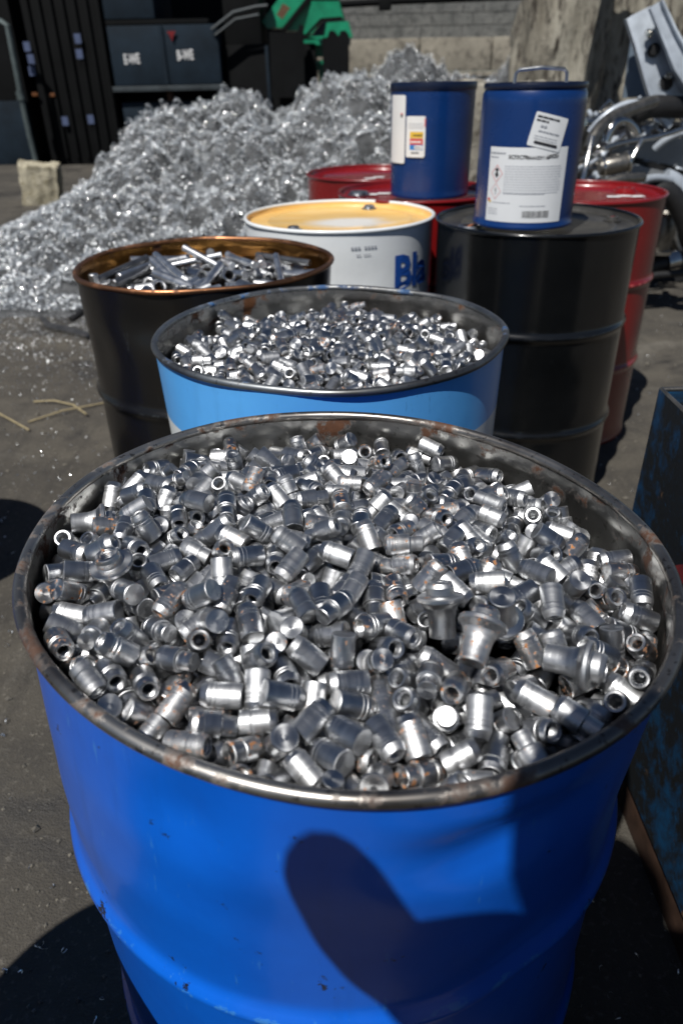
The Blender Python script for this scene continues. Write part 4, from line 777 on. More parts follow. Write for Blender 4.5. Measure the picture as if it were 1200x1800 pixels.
(0, -1583, 821, -187, 322, 395, -256, 821), (3, -554, 2361, -755, 391, 323, -733, 454), (0, -1092, -2341, -523, 453, -667, -568, 163), (0, 2016, 909, -663, 747, -665, 4, 19), (0, -50, 2456, -778, 808, -455, -342, -155), (0, 1859, -1618, -417, 412, -632, 149, -638),
(1, -216, -59, -275, 625, 700, -204, 278), (1, 943, -2558, -425, 572, 268, -682, -368), (0, -29, -1710, -326, 708, -160, -630, 274), (0, 304, 1171, -437, 623, -720, -306, 17), (0, 1608, 652, -541, 248, -298, 339, 857), (1, 517, 1030, -537, 300, 581, -593, 470),
(1, 67, -2580, -424, 685, -651, -258, 201), (1, 363, 2626, -725, 706, 196, -478, -484), (0, 1203, 2191, -861, 838, 318, -364, -252), (0, 2517, 99, -553, 841, -359, 2, -404), (0, -593, -2048, -463, 286, 828, 471, -107), (0, -2105, 621, -425, 587, -97, 752, -284),
(0, 1656, 1477, -923, 681, 510, 348, -394), (0, -316, -1466, -311, 858, -90, 481, -155), (0, -588, -392, -280, 717, 123, -597, 339), (0, -605, 943, -397, 364, -262, 806, -386), (1, -545, -2490, -480, 321, 670, 482, -466), (0, -226, -319, -141, 229, -566, -305, -731),
(1, -1024, 160, -268, 280, -280, -731, -556), (3, -1452, 2206, -698, 180, 563, 503, 631), (3, 1229, -191, -398, 697, -205, 406, -554), (0, -2145, 1572, -532, 380, -91, 884, -258), (0, -757, -1800, -391, 745, 244, 420, 458), (0, 451, 463, -391, 248, 337, -714, 561),
(1, 475, -1332, -323, 153, -882, -75, 438), (3, -1943, 1586, -477, 346, -564, 713, 232), (1, -2175, -742, -474, 92, 895, -367, 236), (0, -98, 1788, -502, 256, 129, -439, 852), (3, -1033, 880, -500, 450, 606, 343, 560), (0, -47, 65, -237, 572, -819, 21, 40),
(0, 26, -1569, -132, 200, 760, -610, 101), (1, 2400, 248, -618, 262, 59, 767, 583), (0, -1427, -1932, -373, 383, -527, 745, -143), (1, -971, 2334, -508, 895, 372, 154, 193), (1, 1529, 1041, -597, 399, -64, -734, -545), (0, 2657, -401, -530, 735, -146, 178, -638),
(0, -763, -94, -209, 61, -18, 465, -883), (0, -226, -2268, -397, 695, 597, -400, 18), (0, 143, -832, -281, 476, -652, -350, -476), (0, -2092, -1252, -389, 750, 388, 490, 216), (0, -1506, 2371, -500, 413, -83, -11, -907), (0, 1495, -588, -379, 151, 495, -382, -766),
(1, 952, 1664, -640, 668, 599, -405, -173), (0, 617, -648, -286, 724, 663, -47, 188), (0, 2262, 1009, -643, 711, -273, 537, -363), (3, -230, -1228, -339, 499, -496, 286, 650), (3, 572, -163, -189, 346, -719, -545, -258), (0, -1229, -1328, -364, 614, 426, 260, -612),
(1, 1857, 1110, -539, 508, -298, -330, -738), (1, -567, -699, -183, 29, 592, -403, 697), (0, 930, -722, -476, 683, -137, 717, -27), (0, -1732, -1875, -352, 261, 122, -907, -308), (2, -1636, -31, -302, 44, 280, 614, -737), (0, 670, 819, -294, 172, 635, -170, 734),
(0, -1592, 265, -268, 620, 411, 72, 664), (3, 155, 1084, -391, 898, -282, 129, 311), (0, 1192, -1650, -287, 6, -330, -412, 849), (3, 350, 1487, -522, 824, -399, 284, 285), (1, 799, 1478, -516, 59, -169, 280, 943), (0, -1960, -1086, -430, 742, -211, -537, -343),
(3, -1421, 1701, -356, 106, 98, 909, -391), (0, -989, -1718, -335, 828, 477, 82, 282), (3, 1378, -1732, -378, 144, -754, -251, -590), (1, 1055, -2327, -420, 660, 719, -42, -212), (1, 44, -2116, -378, 126, 776, -20, 617), (0, 1361, 243, -325, 559, -14, -578, -595),
(1, -155, 482, -238, 660, -546, -35, 516), (3, 831, -2304, -519, 877, -286, 375, 92), (3, 98, 276, -314, 314, 687, 209, 621), (0, 1872, -1889, -472, 240, -371, -350, 826), (1, 2456, 860, -561, 109, 665, -701, 232), (0, 176, 1763, -382, 738, 68, -661, -117),
(0, -2350, -447, -385, 362, 180, -681, 611), (0, -1695, 2237, -629, 743, -99, -41, -661), (0, -2483, 122, -405, 738, 287, 458, -405), (0, -1532, -472, -332, 700, -577, -420, -12), (0, 2113, -207, -397, 625, 205, 525, 540), (0, -690, 594, -288, 462, -737, 44, -492),
(1, -683, 1890, -495, 34, -423, 487, -763), (0, -1172, 1197, -329, 341, -83, -810, -470), (0, -37, 1222, -367, 357, -150, 911, -141), (1, -2700, 393, -493, 407, -378, -489, -672), (0, -1073, -456, -206, 851, -419, 310, 57), (0, -390, -161, -282, 821, 497, 205, -191),
(1, 1021, 9, -367, 92, -590, -102, 795), (0, 837, 950, -467, 456, -377, 688, 419), (0, -2197, 660, -221, 352, -690, 349, -527), (3, 1649, 456, -413, 135, 640, -572, -495), (1, -782, -885, -210, 635, -652, 288, 297), (0, 839, 636, -427, 565, 514, 409, -499),
(0, -293, 2192, -569, 78, -145, 500, -850), (0, 447, 1980, -583, 626, -301, -392, 603), (0, 421, 2402, -753, 356, -663, -43, 657), (0, -103, 2660, -583, 159, -767, 139, 606), (0, 979, -287, -324, 397, 644, 344, -556), (0, 112, -446, -310, 652, 43, 599, -463),
(1, -1567, -1235, -359, 484, -164, 629, -586), (0, -1964, 784, -361, 623, -688, -296, 225), (0, 350, -2155, -361, 511, 747, -303, 300), (0, 1204, 2275, -661, 473, -618, -616, 123), (2, 1620, 1649, -542, 553, -764, 242, 226), (0, 1887, 1347, -789, 219, -529, 37, -819),
(0, 745, -1396, -296, 101, 31, 437, 893), (0, -2025, -223, -216, 654, 530, -538, -38), (0, 683, 1061, -448, 406, -703, -391, -433), (0, 67, 2393, -639, 416, 364, 703, -448), (0, 95, -1115, -181, 616, -527, -580, -72), (0, -1311, -955, -294, 15, 408, -790, -458),
(0, 1905, -719, -354, 824, -315, -273, 383), (0, 434, 187, -391, 157, -550, 719, -394), (0, 2010, 844, -484, 724, -168, -658, -121), (0, -281, -1703, -326, 681, 731, 11, 24), (1, -1396, 1383, -365, 804, 595, -17, -20), (0, 1846, 263, -551, 346, 851, 363, -155),
(0, 307, -1869, -293, 506, -430, 404, 630), (0, 2119, -817, -457, 23, 917, 37, -398), (0, 1502, -1367, -313, 542, -345, 146, 752), (3, 2227, -1481, -463, 474, -53, 879, -24), (0, -1039, -2329, -281, 405, 624, 220, 631), (0, -1935, 217, -383, 203, 559, 794, 124),
(0, -28, 2103, -554, 342, -439, -618, -556), (0, 367, -1499, -165, 473, 20, 433, -767), (1, 1592, -963, -308, 697, 312, -202, -614), (0, 1967, -1369, -453, 272, 581, 568, 516), (0, 1400, 2138, -805, 216, 944, 16, 249), (0, -955, 1427, -377, 498, -629, -386, 456),
(1, -364, -510, -204, 344, 84, -810, -468), (0, -2323, 499, -387, 593, -523, -270, 549), (1, -2071, 1057, -346, 344, 715, 345, -501), (0, -1782, 1126, -362, 143, -587, -326, -727), (3, 313, 1366, -318, 841, 433, -266, 186), (0, 932, -1413, -266, 37, -576, 812, -88),
(0, 247, 45, -284, 265, 866, 226, 358), (0, -1966, -945, -214, 563, 308, -718, -270), (1, 1241, -1365, -332, 645, 642, 287, 297), (1, 551, -415, -157, 794, 238, 557, 61), (0, 1461, 869, -492, 269, -772, -494, 296), (0, -1004, -588, -95, 312, 839, -403, 189),
(1, -411, 1777, -397, 654, 633, 370, -188), (3, -995, -1163, -322, 540, 258, -671, 438), (0, 496, -2281, -262, 430, -358, 354, 750), (0, -73, -1330, -161, 198, -802, -88, 556), (0, 272, -1277, -121, 217, 548, 182, -787), (0, -2386, 259, -319, 911, 172, -203, 314),
(0, -631, 920, -188, 263, -444, 274, 812), (0, 2618, -633, -539, 351, -641, -278, 624), (0, -1028, 1868, -507, 539, 806, 235, -75), (1, 1431, 434, -356, 727, 499, 472, 9), (3, -1788, 120, -345, 614, -658, -40, -434), (2, -68, -594, -235, 107, -218, -913, 329),
(3, 460, 2376, -580, 168, -68, -667, 722), (0, 483, -784, -170, 704, 701, -15, 112), (1, 445, 981, -332, 968, -131, 195, -84), (3, 1628, -2029, -371, 325, -801, 502, 32), (3, -723, 1247, -190, 38, 44, 639, -767), (0, 105, 2356, -455, 282, 618, 304, 668),
(0, -2212, -1303, -223, 502, 621, -176, 576), (0, 925, -436, -137, 458, 253, 750, 404), (3, -1751, 477, -226, 394, -642, -577, -316), (0, -1439, -719, -200, 168, -690, -316, -630), (0, 624, 261, -341, 860, 132, -346, -350), (3, -1189, 1496, -420, 15, 43, 321, -946),
(0, -637, 348, -173, 105, 824, -169, -530), (0, -2262, -1044, -278, 476, 422, 736, 231), (0, -1235, 833, -235, 190, 590, -17, 784), (1, -1797, 1384, -243, 59, -845, 112, 520), (3, 2477, -413, -498, 199, 582, -781, -108), (0, -1258, 2483, -505, 102, -651, -665, 351),
(1, -1338, 19, -260, 842, -265, -452, 127), (1, 1378, -2175, -338, 508, 6, 448, -736), (3, 503, 1848, -476, 194, -805, 74, -555), (0, 919, 179, -194, 462, 730, 34, 502), (3, 695, -884, -259, 238, -383, 70, -890), (0, -416, -2142, -410, 358, 761, 185, -508),
(0, 2623, 364, -706, 609, -708, -334, -128), (0, 1001, 1041, -348, 56, -165, 415, 893), (1, -919, 1569, -262, 91, -759, 221, 605), (0, 626, 608, -271, 331, 837, -54, 433), (0, 2374, -104, -549, 861, -386, -23, -329), (0, 2656, -649, -353, 445, 438, -658, 421),
(1, 508, -1974, -261, 46, 248, 212, -944), (0, -1175, -1912, -264, 200, -412, -359, -814), (1, 1816, 657, -480, 642, -461, 547, 275), (0, -908, -1559, -264, 145, -749, 380, -523), (0, 1176, -1474, -193, 802, 317, 407, 302), (0, 1551, -766, -251, 8, 674, 314, -669),
(1, -1810, 2157, -418, 54, 724, 663, -184), (0, -14, 816, -355, 409, 310, 681, -522), (0, 1603, -171, -269, 146, -231, 228, 934), (1, 481, 1291, -424, 101, -762, 487, 416), (1, 1665, 1151, -526, 577, 125, -294, 752), (0, 2007, -1457, -285, 186, -478, -104, 852),
(0, 2021, 181, -466, 342, 822, 196, -411), (3, 36, -769, -155, 484, 805, -46, -340), (1, 254, 2182, -502, 656, -58, 749, -75), (3, 1792, -513, -423, 585, 324, -552, -498), (3, -485, -1470, -147, 285, -956, 32, 63), (0, 1961, -1202, -346, 194, -32, 461, -866),
(2, -2542, -244, -288, 198, -778, -198, -562), (1, -2431, 909, -317, 258, 826, -59, -498), (0, -305, 2486, -650, 210, -230, -680, 664), (0, -1600, 1034, -348, 316, -644, -172, -676), (0, -1647, -1310, -145, 353, 221, 57, -907), (0, -192, -1960, -255, 384, 668, -592, 235),
(3, 192, 913, -342, 173, 624, 326, 689), (0, 91, -2003, -237, 516, -222, 827, -26), (0, 990, 1371, -528, 102, -64, 948, -296), (0, -549, -382, -99, 754, 645, -64, 109), (0, -1990, -444, -196, 924, -357, 134, 12), (1, 1012, 2383, -494, 634, 69, -660, -397),
(0, 1611, -1802, -254, 778, -510, -342, 135), (0, 1790, 1413, -638, 812, 318, 430, -233), (0, -344, 1317, -258, 247, 772, -255, -527), (1, -581, -98, -258, 14, 33, -510, 859), (0, 1591, 1847, -704, 141, 664, 200, 706), (0, -2317, -356, -192, 163, 660, 450, 578),
(0, -1912, -1693, -336, 154, -876, -455, 40), (3, -1735, 689, -291, 736, -220, 130, 628), (0, -1208, 1833, -547, 117, -871, 476, 33), (0, -808, 2175, -544, 306, 523, 394, -691), (0, 1218, 1915, -614, 542, 653, -447, -283), (1, -641, -1118, -246, 722, -400, 69, -560),
(0, -2074, 1327, -384, 207, -494, -371, -759), (1, 1219, 423, -239, 548, 99, 544, 627), (0, 2306, 1114, -469, 128, -508, 777, 350), (0, -461, 784, -307, 288, 303, 659, 626), (0, -73, -2430, -257, 336, 154, -778, -507), (0, -704, -1229, -101, 329, -98, -574, -743),
(3, -430, 2035, -521, 938, 30, -136, -319), (0, 710, -2663, -378, 960, -15, 264, 93), (0, 1172, 829, -308, 255, -573, -119, 770), (3, -1345, -2120, -361, 570, 634, -522, 27), (0, 1734, 897, -436, 306, 374, 266, -834), (3, -1385, -353, -194, 711, 609, -350, -24),
(0, 1284, 1961, -789, 607, -483, -594, -210), (0, 1122, -296, -189, 46, -151, 427, 890), (0, -1925, 1245, -200, 678, 467, 546, 154), (3, -2262, 69, -230, 408, 91, -908, -33), (0, -1141, 224, -132, 462, -404, 152, -775), (1, -1245, -1690, -353, 72, -190, -675, 709),
(1, -517, 1071, -196, 81, -235, 281, 927), (3, 214, 2504, -564, 334, 505, 795, -28), (0, 500, 1616, -383, 332, -740, 411, 417), (0, -980, -36, -79, 72, 512, -313, -796), (0, -635, 1678, -322, 576, 32, 756, 309), (0, -414, -1153, -148, 378, -828, -48, -412),
(3, 132, 1199, -205, 46, -697, 10, 716), (2, 2290, 130, -387, 282, -519, -163, -790), (1, -2191, 1474, -348, 800, -466, 128, -356), (0, 2066, 1021, -449, 618, 534, 261, 515), (0, 1330, 1041, -436, 500, -792, 311, 158), (0, -313, 2700, -468, 311, 590, -694, -273),
(1, -2648, 785, -365, 903, 213, -149, 342), (0, -1546, -1464, -283, 128, 436, -35, 890), (0, -1816, 946, -223, 327, 26, 439, 836), (0, 2263, 554, -483, 467, -660, -108, 578), (0, -1527, 1309, -200, 622, -740, 233, 107), (0, 2230, -349, -485, 534, -643, 415, -360),
(1, 816, 622, -188, 879, -103, -441, -149), (0, 1383, -1974, -232, 349, 301, -565, -685), (1, -474, 2552, -436, 657, 25, -181, -732), (0, -1396, -915, -124, 86, -363, -721, 584), (0, -920, 1801, -370, 425, 467, 772, 73), (0, 2072, -991, -333, 762, -533, -356, -92),
(3, -1639, 1660, -461, 839, 208, -466, -186), (0, 783, 1903, -582, 446, -633, -95, -626), (0, 1295, 1545, -550, 78, -850, -326, -406), (0, 1227, -102, -221, 798, 370, 77, 470), (0, 797, -1196, -144, 751, -70, 618, -222), (0, -868, -1314, -181, 290, 276, -619, 676),
(3, 813, -2372, -358, 457, 371, 382, 712), (1, -232, 1502, -293, 373, -128, 903, -168), (3, 121, -880, -59, 186, -202, -814, 513), (3, 686, 1151, -290, 307, -82, 794, 518), (0, 1142, 648, -257, 738, 51, 664, 105), (3, 1062, 1593, -453, 204, -962, 23, 179),
(0, 1000, -1570, -119, 106, 698, 684, -185), (0, -2274, -853, -286, 598, 347, -532, -489), (3, -578, 1257, -313, 136, -430, 798, 399), (3, -329, 1829, -545, 666, -702, -212, 139), (3, 1804, -108, -464, 501, 235, -169, 816), (0, 1306, 2125, -470, 197, -762, -124, -605),
(1, 1713, -1374, -328, 784, -356, 60, 506), (0, -1606, -533, -170, 659, 706, 173, 195), (3, 1348, -671, -245, 827, -85, 454, 319), (3, 2095, 1252, -576, 19, -336, 873, 353), (0, 2530, -940, -375, 92, 548, -217, -803), (3, 15, 1039, -225, 59, 666, -160, 726),
(0, 890, -805, -295, 654, -470, -456, -379), (0, -904, 1161, -138, 136, 590, 660, -446), (1, -1351, 1995, -406, 568, 295, 724, 259), (0, -873, 236, -139, 345, -210, -784, -471), (0, 33, 540, -312, 601, 342, 154, 706), (1, -407, -132, -77, 58, 759, -48, 646),
(0, -1900, -1, -190, 786, 484, 386, 6), (1, 2556, -819, -523, 579, -160, 787, -137), (2, 155, 2000, -343, 98, -153, 919, 350), (0, -803, -570, -247, 829, -154, 293, 451), (0, -333, -1331, -149, 229, -964, 111, -74), (1, -887, -2141, -253, 248, 582, -87, -770),
(1, 750, -2056, -337, 230, -573, 756, 217), (0, 514, 2030, -389, 376, 406, -289, 781), (0, -1147, -1131, -206, 358, 788, 59, -498), (0, 764, 375, -251, 40, -613, -680, -400), (0, -1286, 672, -150, 528, 590, 609, -40), (0, -2288, 444, -214, 579, -530, 542, -300),
(0, -594, -1876, -200, 140, 268, -840, 450), (1, 1107, 1301, -393, 142, -261, -487, 822), (1, 1472, 678, -330, 159, -669, 272, 674), (3, 1236, 162, -214, 832, -366, -395, -132), (3, 191, -348, -181, 370, -608, -173, 680), (3, 834, 14, -130, 459, -19, -886, 53),
(0, -1720, -1636, -247, 233, -160, 610, -740), (0, -1318, 2220, -524, 268, -317, 641, -646), (0, -386, -2538, -392, 496, -524, 686, 92), (0, -448, 38, -153, 331, 707, 287, 555), (0, 829, -1900, -192, 732, 331, -420, 422), (0, -1678, 2033, -323, 526, 59, 822, 208),
(0, 1886, -1757, -295, 445, -544, -166, 692), (3, -1996, -706, -190, 264, -135, -818, 493), (0, -11, -419, -22, 764, -190, -613, -65), (0, -2152, -144, -90, 633, -310, 406, -581), (3, -816, -1711, -185, 146, -344, 869, -324), (1, -21, -1186, 2, 542, -166, 703, 429),
(0, -140, -992, -100, 627, 758, -85, 158), (0, 1867, 1628, -599, 245, -92, -388, 884), (1, -1240, -1542, -188, 555, -629, -442, 318), (0, 64, -1825, -199, 746, 94, -659, 15), (0, 236, -2606, -294, 66, 92, 880, 461), (0, 639, 2304, -614, 911, 271, -261, 170),
(0, 2554, 614, -652, 129, -735, 635, 200), (0, 2636, -219, -437, 428, -608, 440, -504), (0, 1502, -1543, -238, 725, -373, 450, -364), (0, 448, -1125, -192, 234, 699, -581, 345), (1, -131, -5, -38, 262, 507, 69, 818), (0, -1741, -539, -309, 422, -58, 807, -409),
(3, -1591, 503, -179, 362, 504, -522, 585), (1, 1286, -2397, -337, 576, 792, 188, 77), (3, -623, 2018, -341, 465, -854, -8, 231), (0, -1084, -1396, -131, 883, 411, 28, 223), (0, 1592, -27, -397, 195, -556, 55, 806), (0, -2115, 1865, -315, 798, 500, -316, -116),
(0, 985, -823, -136, 13, 627, -550, 552), (0, 2025, 120, -263, 381, -320, 816, -296), (0, 1512, 1210, -385, 576, 27, -496, 649), (2, -1849, 235, -93, 838, 54, -227, -492), (0, 1510, 2066, -671, 789, -19, -328, -519), (0, 1115, -1212, -133, 184, 28, 696, -693),
(0, -188, -2185, -186, 327, -578, -220, -714), (1, 1618, -2193, -206, 764, -355, -532, -85), (0, -1789, -800, -91, 395, 94, -782, -473), (0, -1681, -1520, -89, 930, 132, -343, -13), (0, 2060, -648, -256, 262, -956, 117, 56), (0, -678, -908, -53, 367, 450, 492, -648),
(1, 38, 288, -132, 643, -765, 38, 2), (1, -938, -875, -109, 335, 258, -777, 467), (3, 2051, 1543, -613, 852, -92, -212, -470), (1, -1056, -202, -127, 943, 282, 173, -19), (0, 1784, 148, -416, 279, 881, -343, -170), (0, -2458, -32, -194, 219, 684, -122, 685),
(1, -79, -2678, -335, 63, 662, -743, -79), (1, 750, 2337, -464, 570, 468, -340, 584), (0, 2255, 793, -468, 557, 175, 129, -802), (3, -568, -2118, -251, 596, 385, 565, 421), (0, 66, 1592, -298, 299, -522, 531, -597), (0, 1444, 1527, -442, 482, -349, -512, -620),
(0, 1415, -1692, -128, 46, 390, 322, 862), (0, -404, -580, -23, 133, -361, -753, 534), (1, 649, -1844, -149, 444, -428, 666, 421), (3, 1116, -1871, -201, 640, 432, 636, -8), (3, 281, -1705, -104, 357, -879, -316, 22), (0, -571, -1688, -50, 139, 276, -226, 924),
(1, -1102, 533, -65, 120, -35, -637, -760), (3, 566, 2576, -581, 311, 717, 134, 610), (1, 584, -306, -8, 447, 553, -443, -546), (0, 1790, 1818, -486, 295, 559, -232, 739), (0, 741, 1367, -349, 120, -591, 291, -742), (0, -2529, -551, -255, 406, -674, 530, 315),
(0, -1011, 921, -307, 492, -422, 469, 600), (0, -461, 543, -266, 497, 100, 630, 588), (1, -268, 781, -145, 338, 683, -160, -627), (3, -1811, -1253, -300, 396, 103, 444, 797), (0, 934, 809, -210, 646, 273, -156, 695), (0, -843, -1918, -198, 700, -219, -653, 189),
(0, 38, 770, -181, 480, -493, 463, 559), (0, -263, 1697, -265, 576, 260, -281, -722), (1, -242, 327, -180, 356, 134, -486, -787), (0, -2212, 1329, -227, 683, -492, 61, -537), (3, -1705, -791, -247, 135, -663, 420, 605), (0, -1396, 577, -21, 185, -695, 170, 674),
(0, 1005, 391, -170, 837, 513, 185, 51), (0, -399, -1740, -185, 17, -194, 632, -750), (0, -514, 2357, -433, 683, 541, 414, 264), (3, -1310, -134, -169, 647, -463, -321, 514), (2, -2647, 229, -245, 881, 332, 184, -283), (3, -655, -2303, -329, 359, 166, 810, 434),
(0, 1091, -563, -125, 705, -233, 664, 88), (0, -1579, -239, -183, 278, -683, -64, -672), (0, -800, 1863, -241, 162, -657, 619, -398), (0, 785, -674, -98, 58, -354, -90, -929), (0, -1188, 1813, -246, 965, 110, -56, 233), (0, -337, -831, -117, 184, -554, -624, -520),
(1, 2387, -643, -415, 913, 346, 134, -167), (3, 2396, 666, -566, 307, -35, -940, 149), (0, 2204, -1262, -384, 76, 173, 962, -196), (1, 1243, 1186, -324, 482, -66, 656, 577), (0, 1790, -1554, -181, 186, 81, -910, -362), (0, 301, -2320, -233, 579, 748, -22, 324),
(3, 937, 1815, -518, 671, -531, 506, -107), (3, -100, 1890, -353, 16, -608, -238, 757), (1, -1700, 1645, -246, 13, 359, 649, 670), (0, 1652, 982, -267, 842, 288, 438, 126), (3, -2216, 835, -203, 260, 663, 533, 458), (0, 728, -1619, -232, 155, -490, 113, 851),
(0, -264, 2000, -411, 201, 924, 247, 211), (3, -238, -2520, -278, 740, -555, -201, 322), (0, 420, 1187, -206, 487, 768, -277, -310), (0, -1437, -1744, -235, 812, 534, 232, 31), (3, -183, 178, -79, 138, 758, 166, 616), (3, 721, 2045, -469, 130, -497, -262, -817),
(0, 559, 2480, -416, 460, -410, 504, 605), (0, -1489, 1559, -267, 411, -94, -885, 197), (0, -1123, -966, -23, 453, 4, -881, -138), (0, -1370, 2170, -347, 699, -157, 662, -220), (0, 466, 422, -196, 625, -569, 0, -534), (3, 2272, -1679, -334, 385, -56, -466, 795),
(0, 2008, 635, -342, 538, 115, -391, 738), (0, 1770, -436, -253, 62, -558, 462, 686), (0, 1041, 2092, -710, 195, -720, 416, 520), (0, -585, 1508, -251, 709, 410, -567, -92), (0, -2476, 1257, -330, 72, 28, 383, 920), (1, -1456, -1150, -223, 313, 186, -786, -500),
(3, -147, 2346, -546, 643, 354, 237, -637), (1, -2667, 658, -522, 195, -857, 477, 19), (1, -285, 1058, -178, 508, 39, 662, -549), (0, 1967, -68, -323, 840, 438, 16, 321), (0, 1263, -760, -110, 211, 663, -376, -612), (3, 420, 95, -219, 694, -407, -208, 556),
(0, -1199, 969, -108, 320, 180, 271, -890), (0, 196, -532, -86, 87, 527, 673, -512), (0, 2634, -32, -427, 338, -599, -402, 605), (0, -1967, 783, -162, 458, 359, 644, -496), (0, 1308, -1102, -282, 637, -65, -671, 373), (2, 963, -2139, -243, 145, 415, 775, -455),
(0, -430, 276, -42, 602, -408, 338, 598), (3, 1551, 474, -219, 356, -305, 693, -548), (0, -2313, -662, -193, 402, -403, 812, 131), (3, -1199, 1658, -355, 686, 225, 644, 253), (0, -2133, 1028, -172, 54, -515, 148, -843), (3, 480, -1803, -218, 433, 357, 55, -826),
(1, 423, 742, -221, 774, -17, 465, 430), (1, 353, 2402, -432, 102, 108, 498, -854), (0, 1875, 1021, -325, 756, 305, 568, -112), (0, 93, 2526, -366, 111, 576, -696, -415), (1, 1277, 1747, -561, 416, 537, -120, -724), (0, -403, -1991, -139, 503, -430, 725, -190),
(0, 1413, -1202, -158, 672, -134, 689, 237), (3, 1062, -18, -164, 252, 234, 516, 784), (3, -1823, -1794, -136, 388, 807, -71, 439), (0, -2012, 531, -91, 445, -264, -811, 274), (3, 819, 1035, -257, 49, 355, 926, -115), (0, 1156, 2304, -343, 532, 680, 406, 299),
(0, 231, 315, -139, 376, -282, 626, 623), (0, 1931, -341, -290, 435, -517, 168, 718), (0, -1420, 1022, -169, 242, -217, -824, 464), (3, 2004, 449, -408, 380, -886, 8, -267), (0, 959, 2130, -487, 586, -196, 17, 786), (0, -750, 45, -46, 304, 568, 711, 282),
(0, 1787, -917, -214, 39, 15, -863, 503), (0, -844, 837, -146, 770, 266, 311, 489), (0, -258, 2471, -469, 669, -592, 421, -156), (3, 500, -1397, -110, 382, 597, -225, 668), (0, 46, -2304, -189, 522, -751, -135, 381), (0, -242, -1598, -123, 127, -467, 144, 863),
(3, -2368, 1528, -328, 236, 151, 679, 678), (3, -1316, 2412, -337, 234, -282, 533, 763), (3, 2237, -581, -342, 862, 480, 67, -151), (0, 897, -979, -79, 131, -476, 634, -595), (0, -994, -1254, -47, 128, -628, 599, 481), (3, -282, -1129, -18, 505, -144, -609, -595),
(0, -33, 1441, -222, 680, -463, -84, 562), (1, 1591, 801, -247, 438, -144, 725, -512), (0, 595, 75, -122, 213, -246, -554, 766), (0, 281, -20, -98, 39, 152, -376, -913), (0, -718, -2517, -398, 452, -194, 240, -837), (1, -1956, -1210, -204, 574, -817, -6, -55),
(1, 1705, 1350, -469, 155, -885, -193, 395), (0, -813, -374, -57, 472, -281, -553, 626), (0, 2051, 1399, -480, 144, 818, -213, -514), (0, 1564, 1934, -535, 750, 420, -511, 19), (0, 1985, -2007, -296, 722, 332, -34, -606), (0, -915, 2006, -321, 446, 181, 876, -35),
(3, -1801, -331, -167, 462, 2, 277, -842), (0, -1080, 1338, -237, 322, -638, 53, 697), (0, 1307, -1084, -60, 436, -857, 94, -259), (3, 829, -1614, -88, 72, 330, -683, 648), (3, 376, -566, -248, 18, -828, -83, -554), (0, -399, -2324, -231, 238, -950, 110, 167),
(3, 1626, 197, -352, 447, 237, -32, 862), (3, -2083, 285, -176, 340, 566, 586, -469), (0, -437, -282, 32, 84, 445, -230, -862), (0, 1260, -927, -241, 135, 593, 601, 519), ]
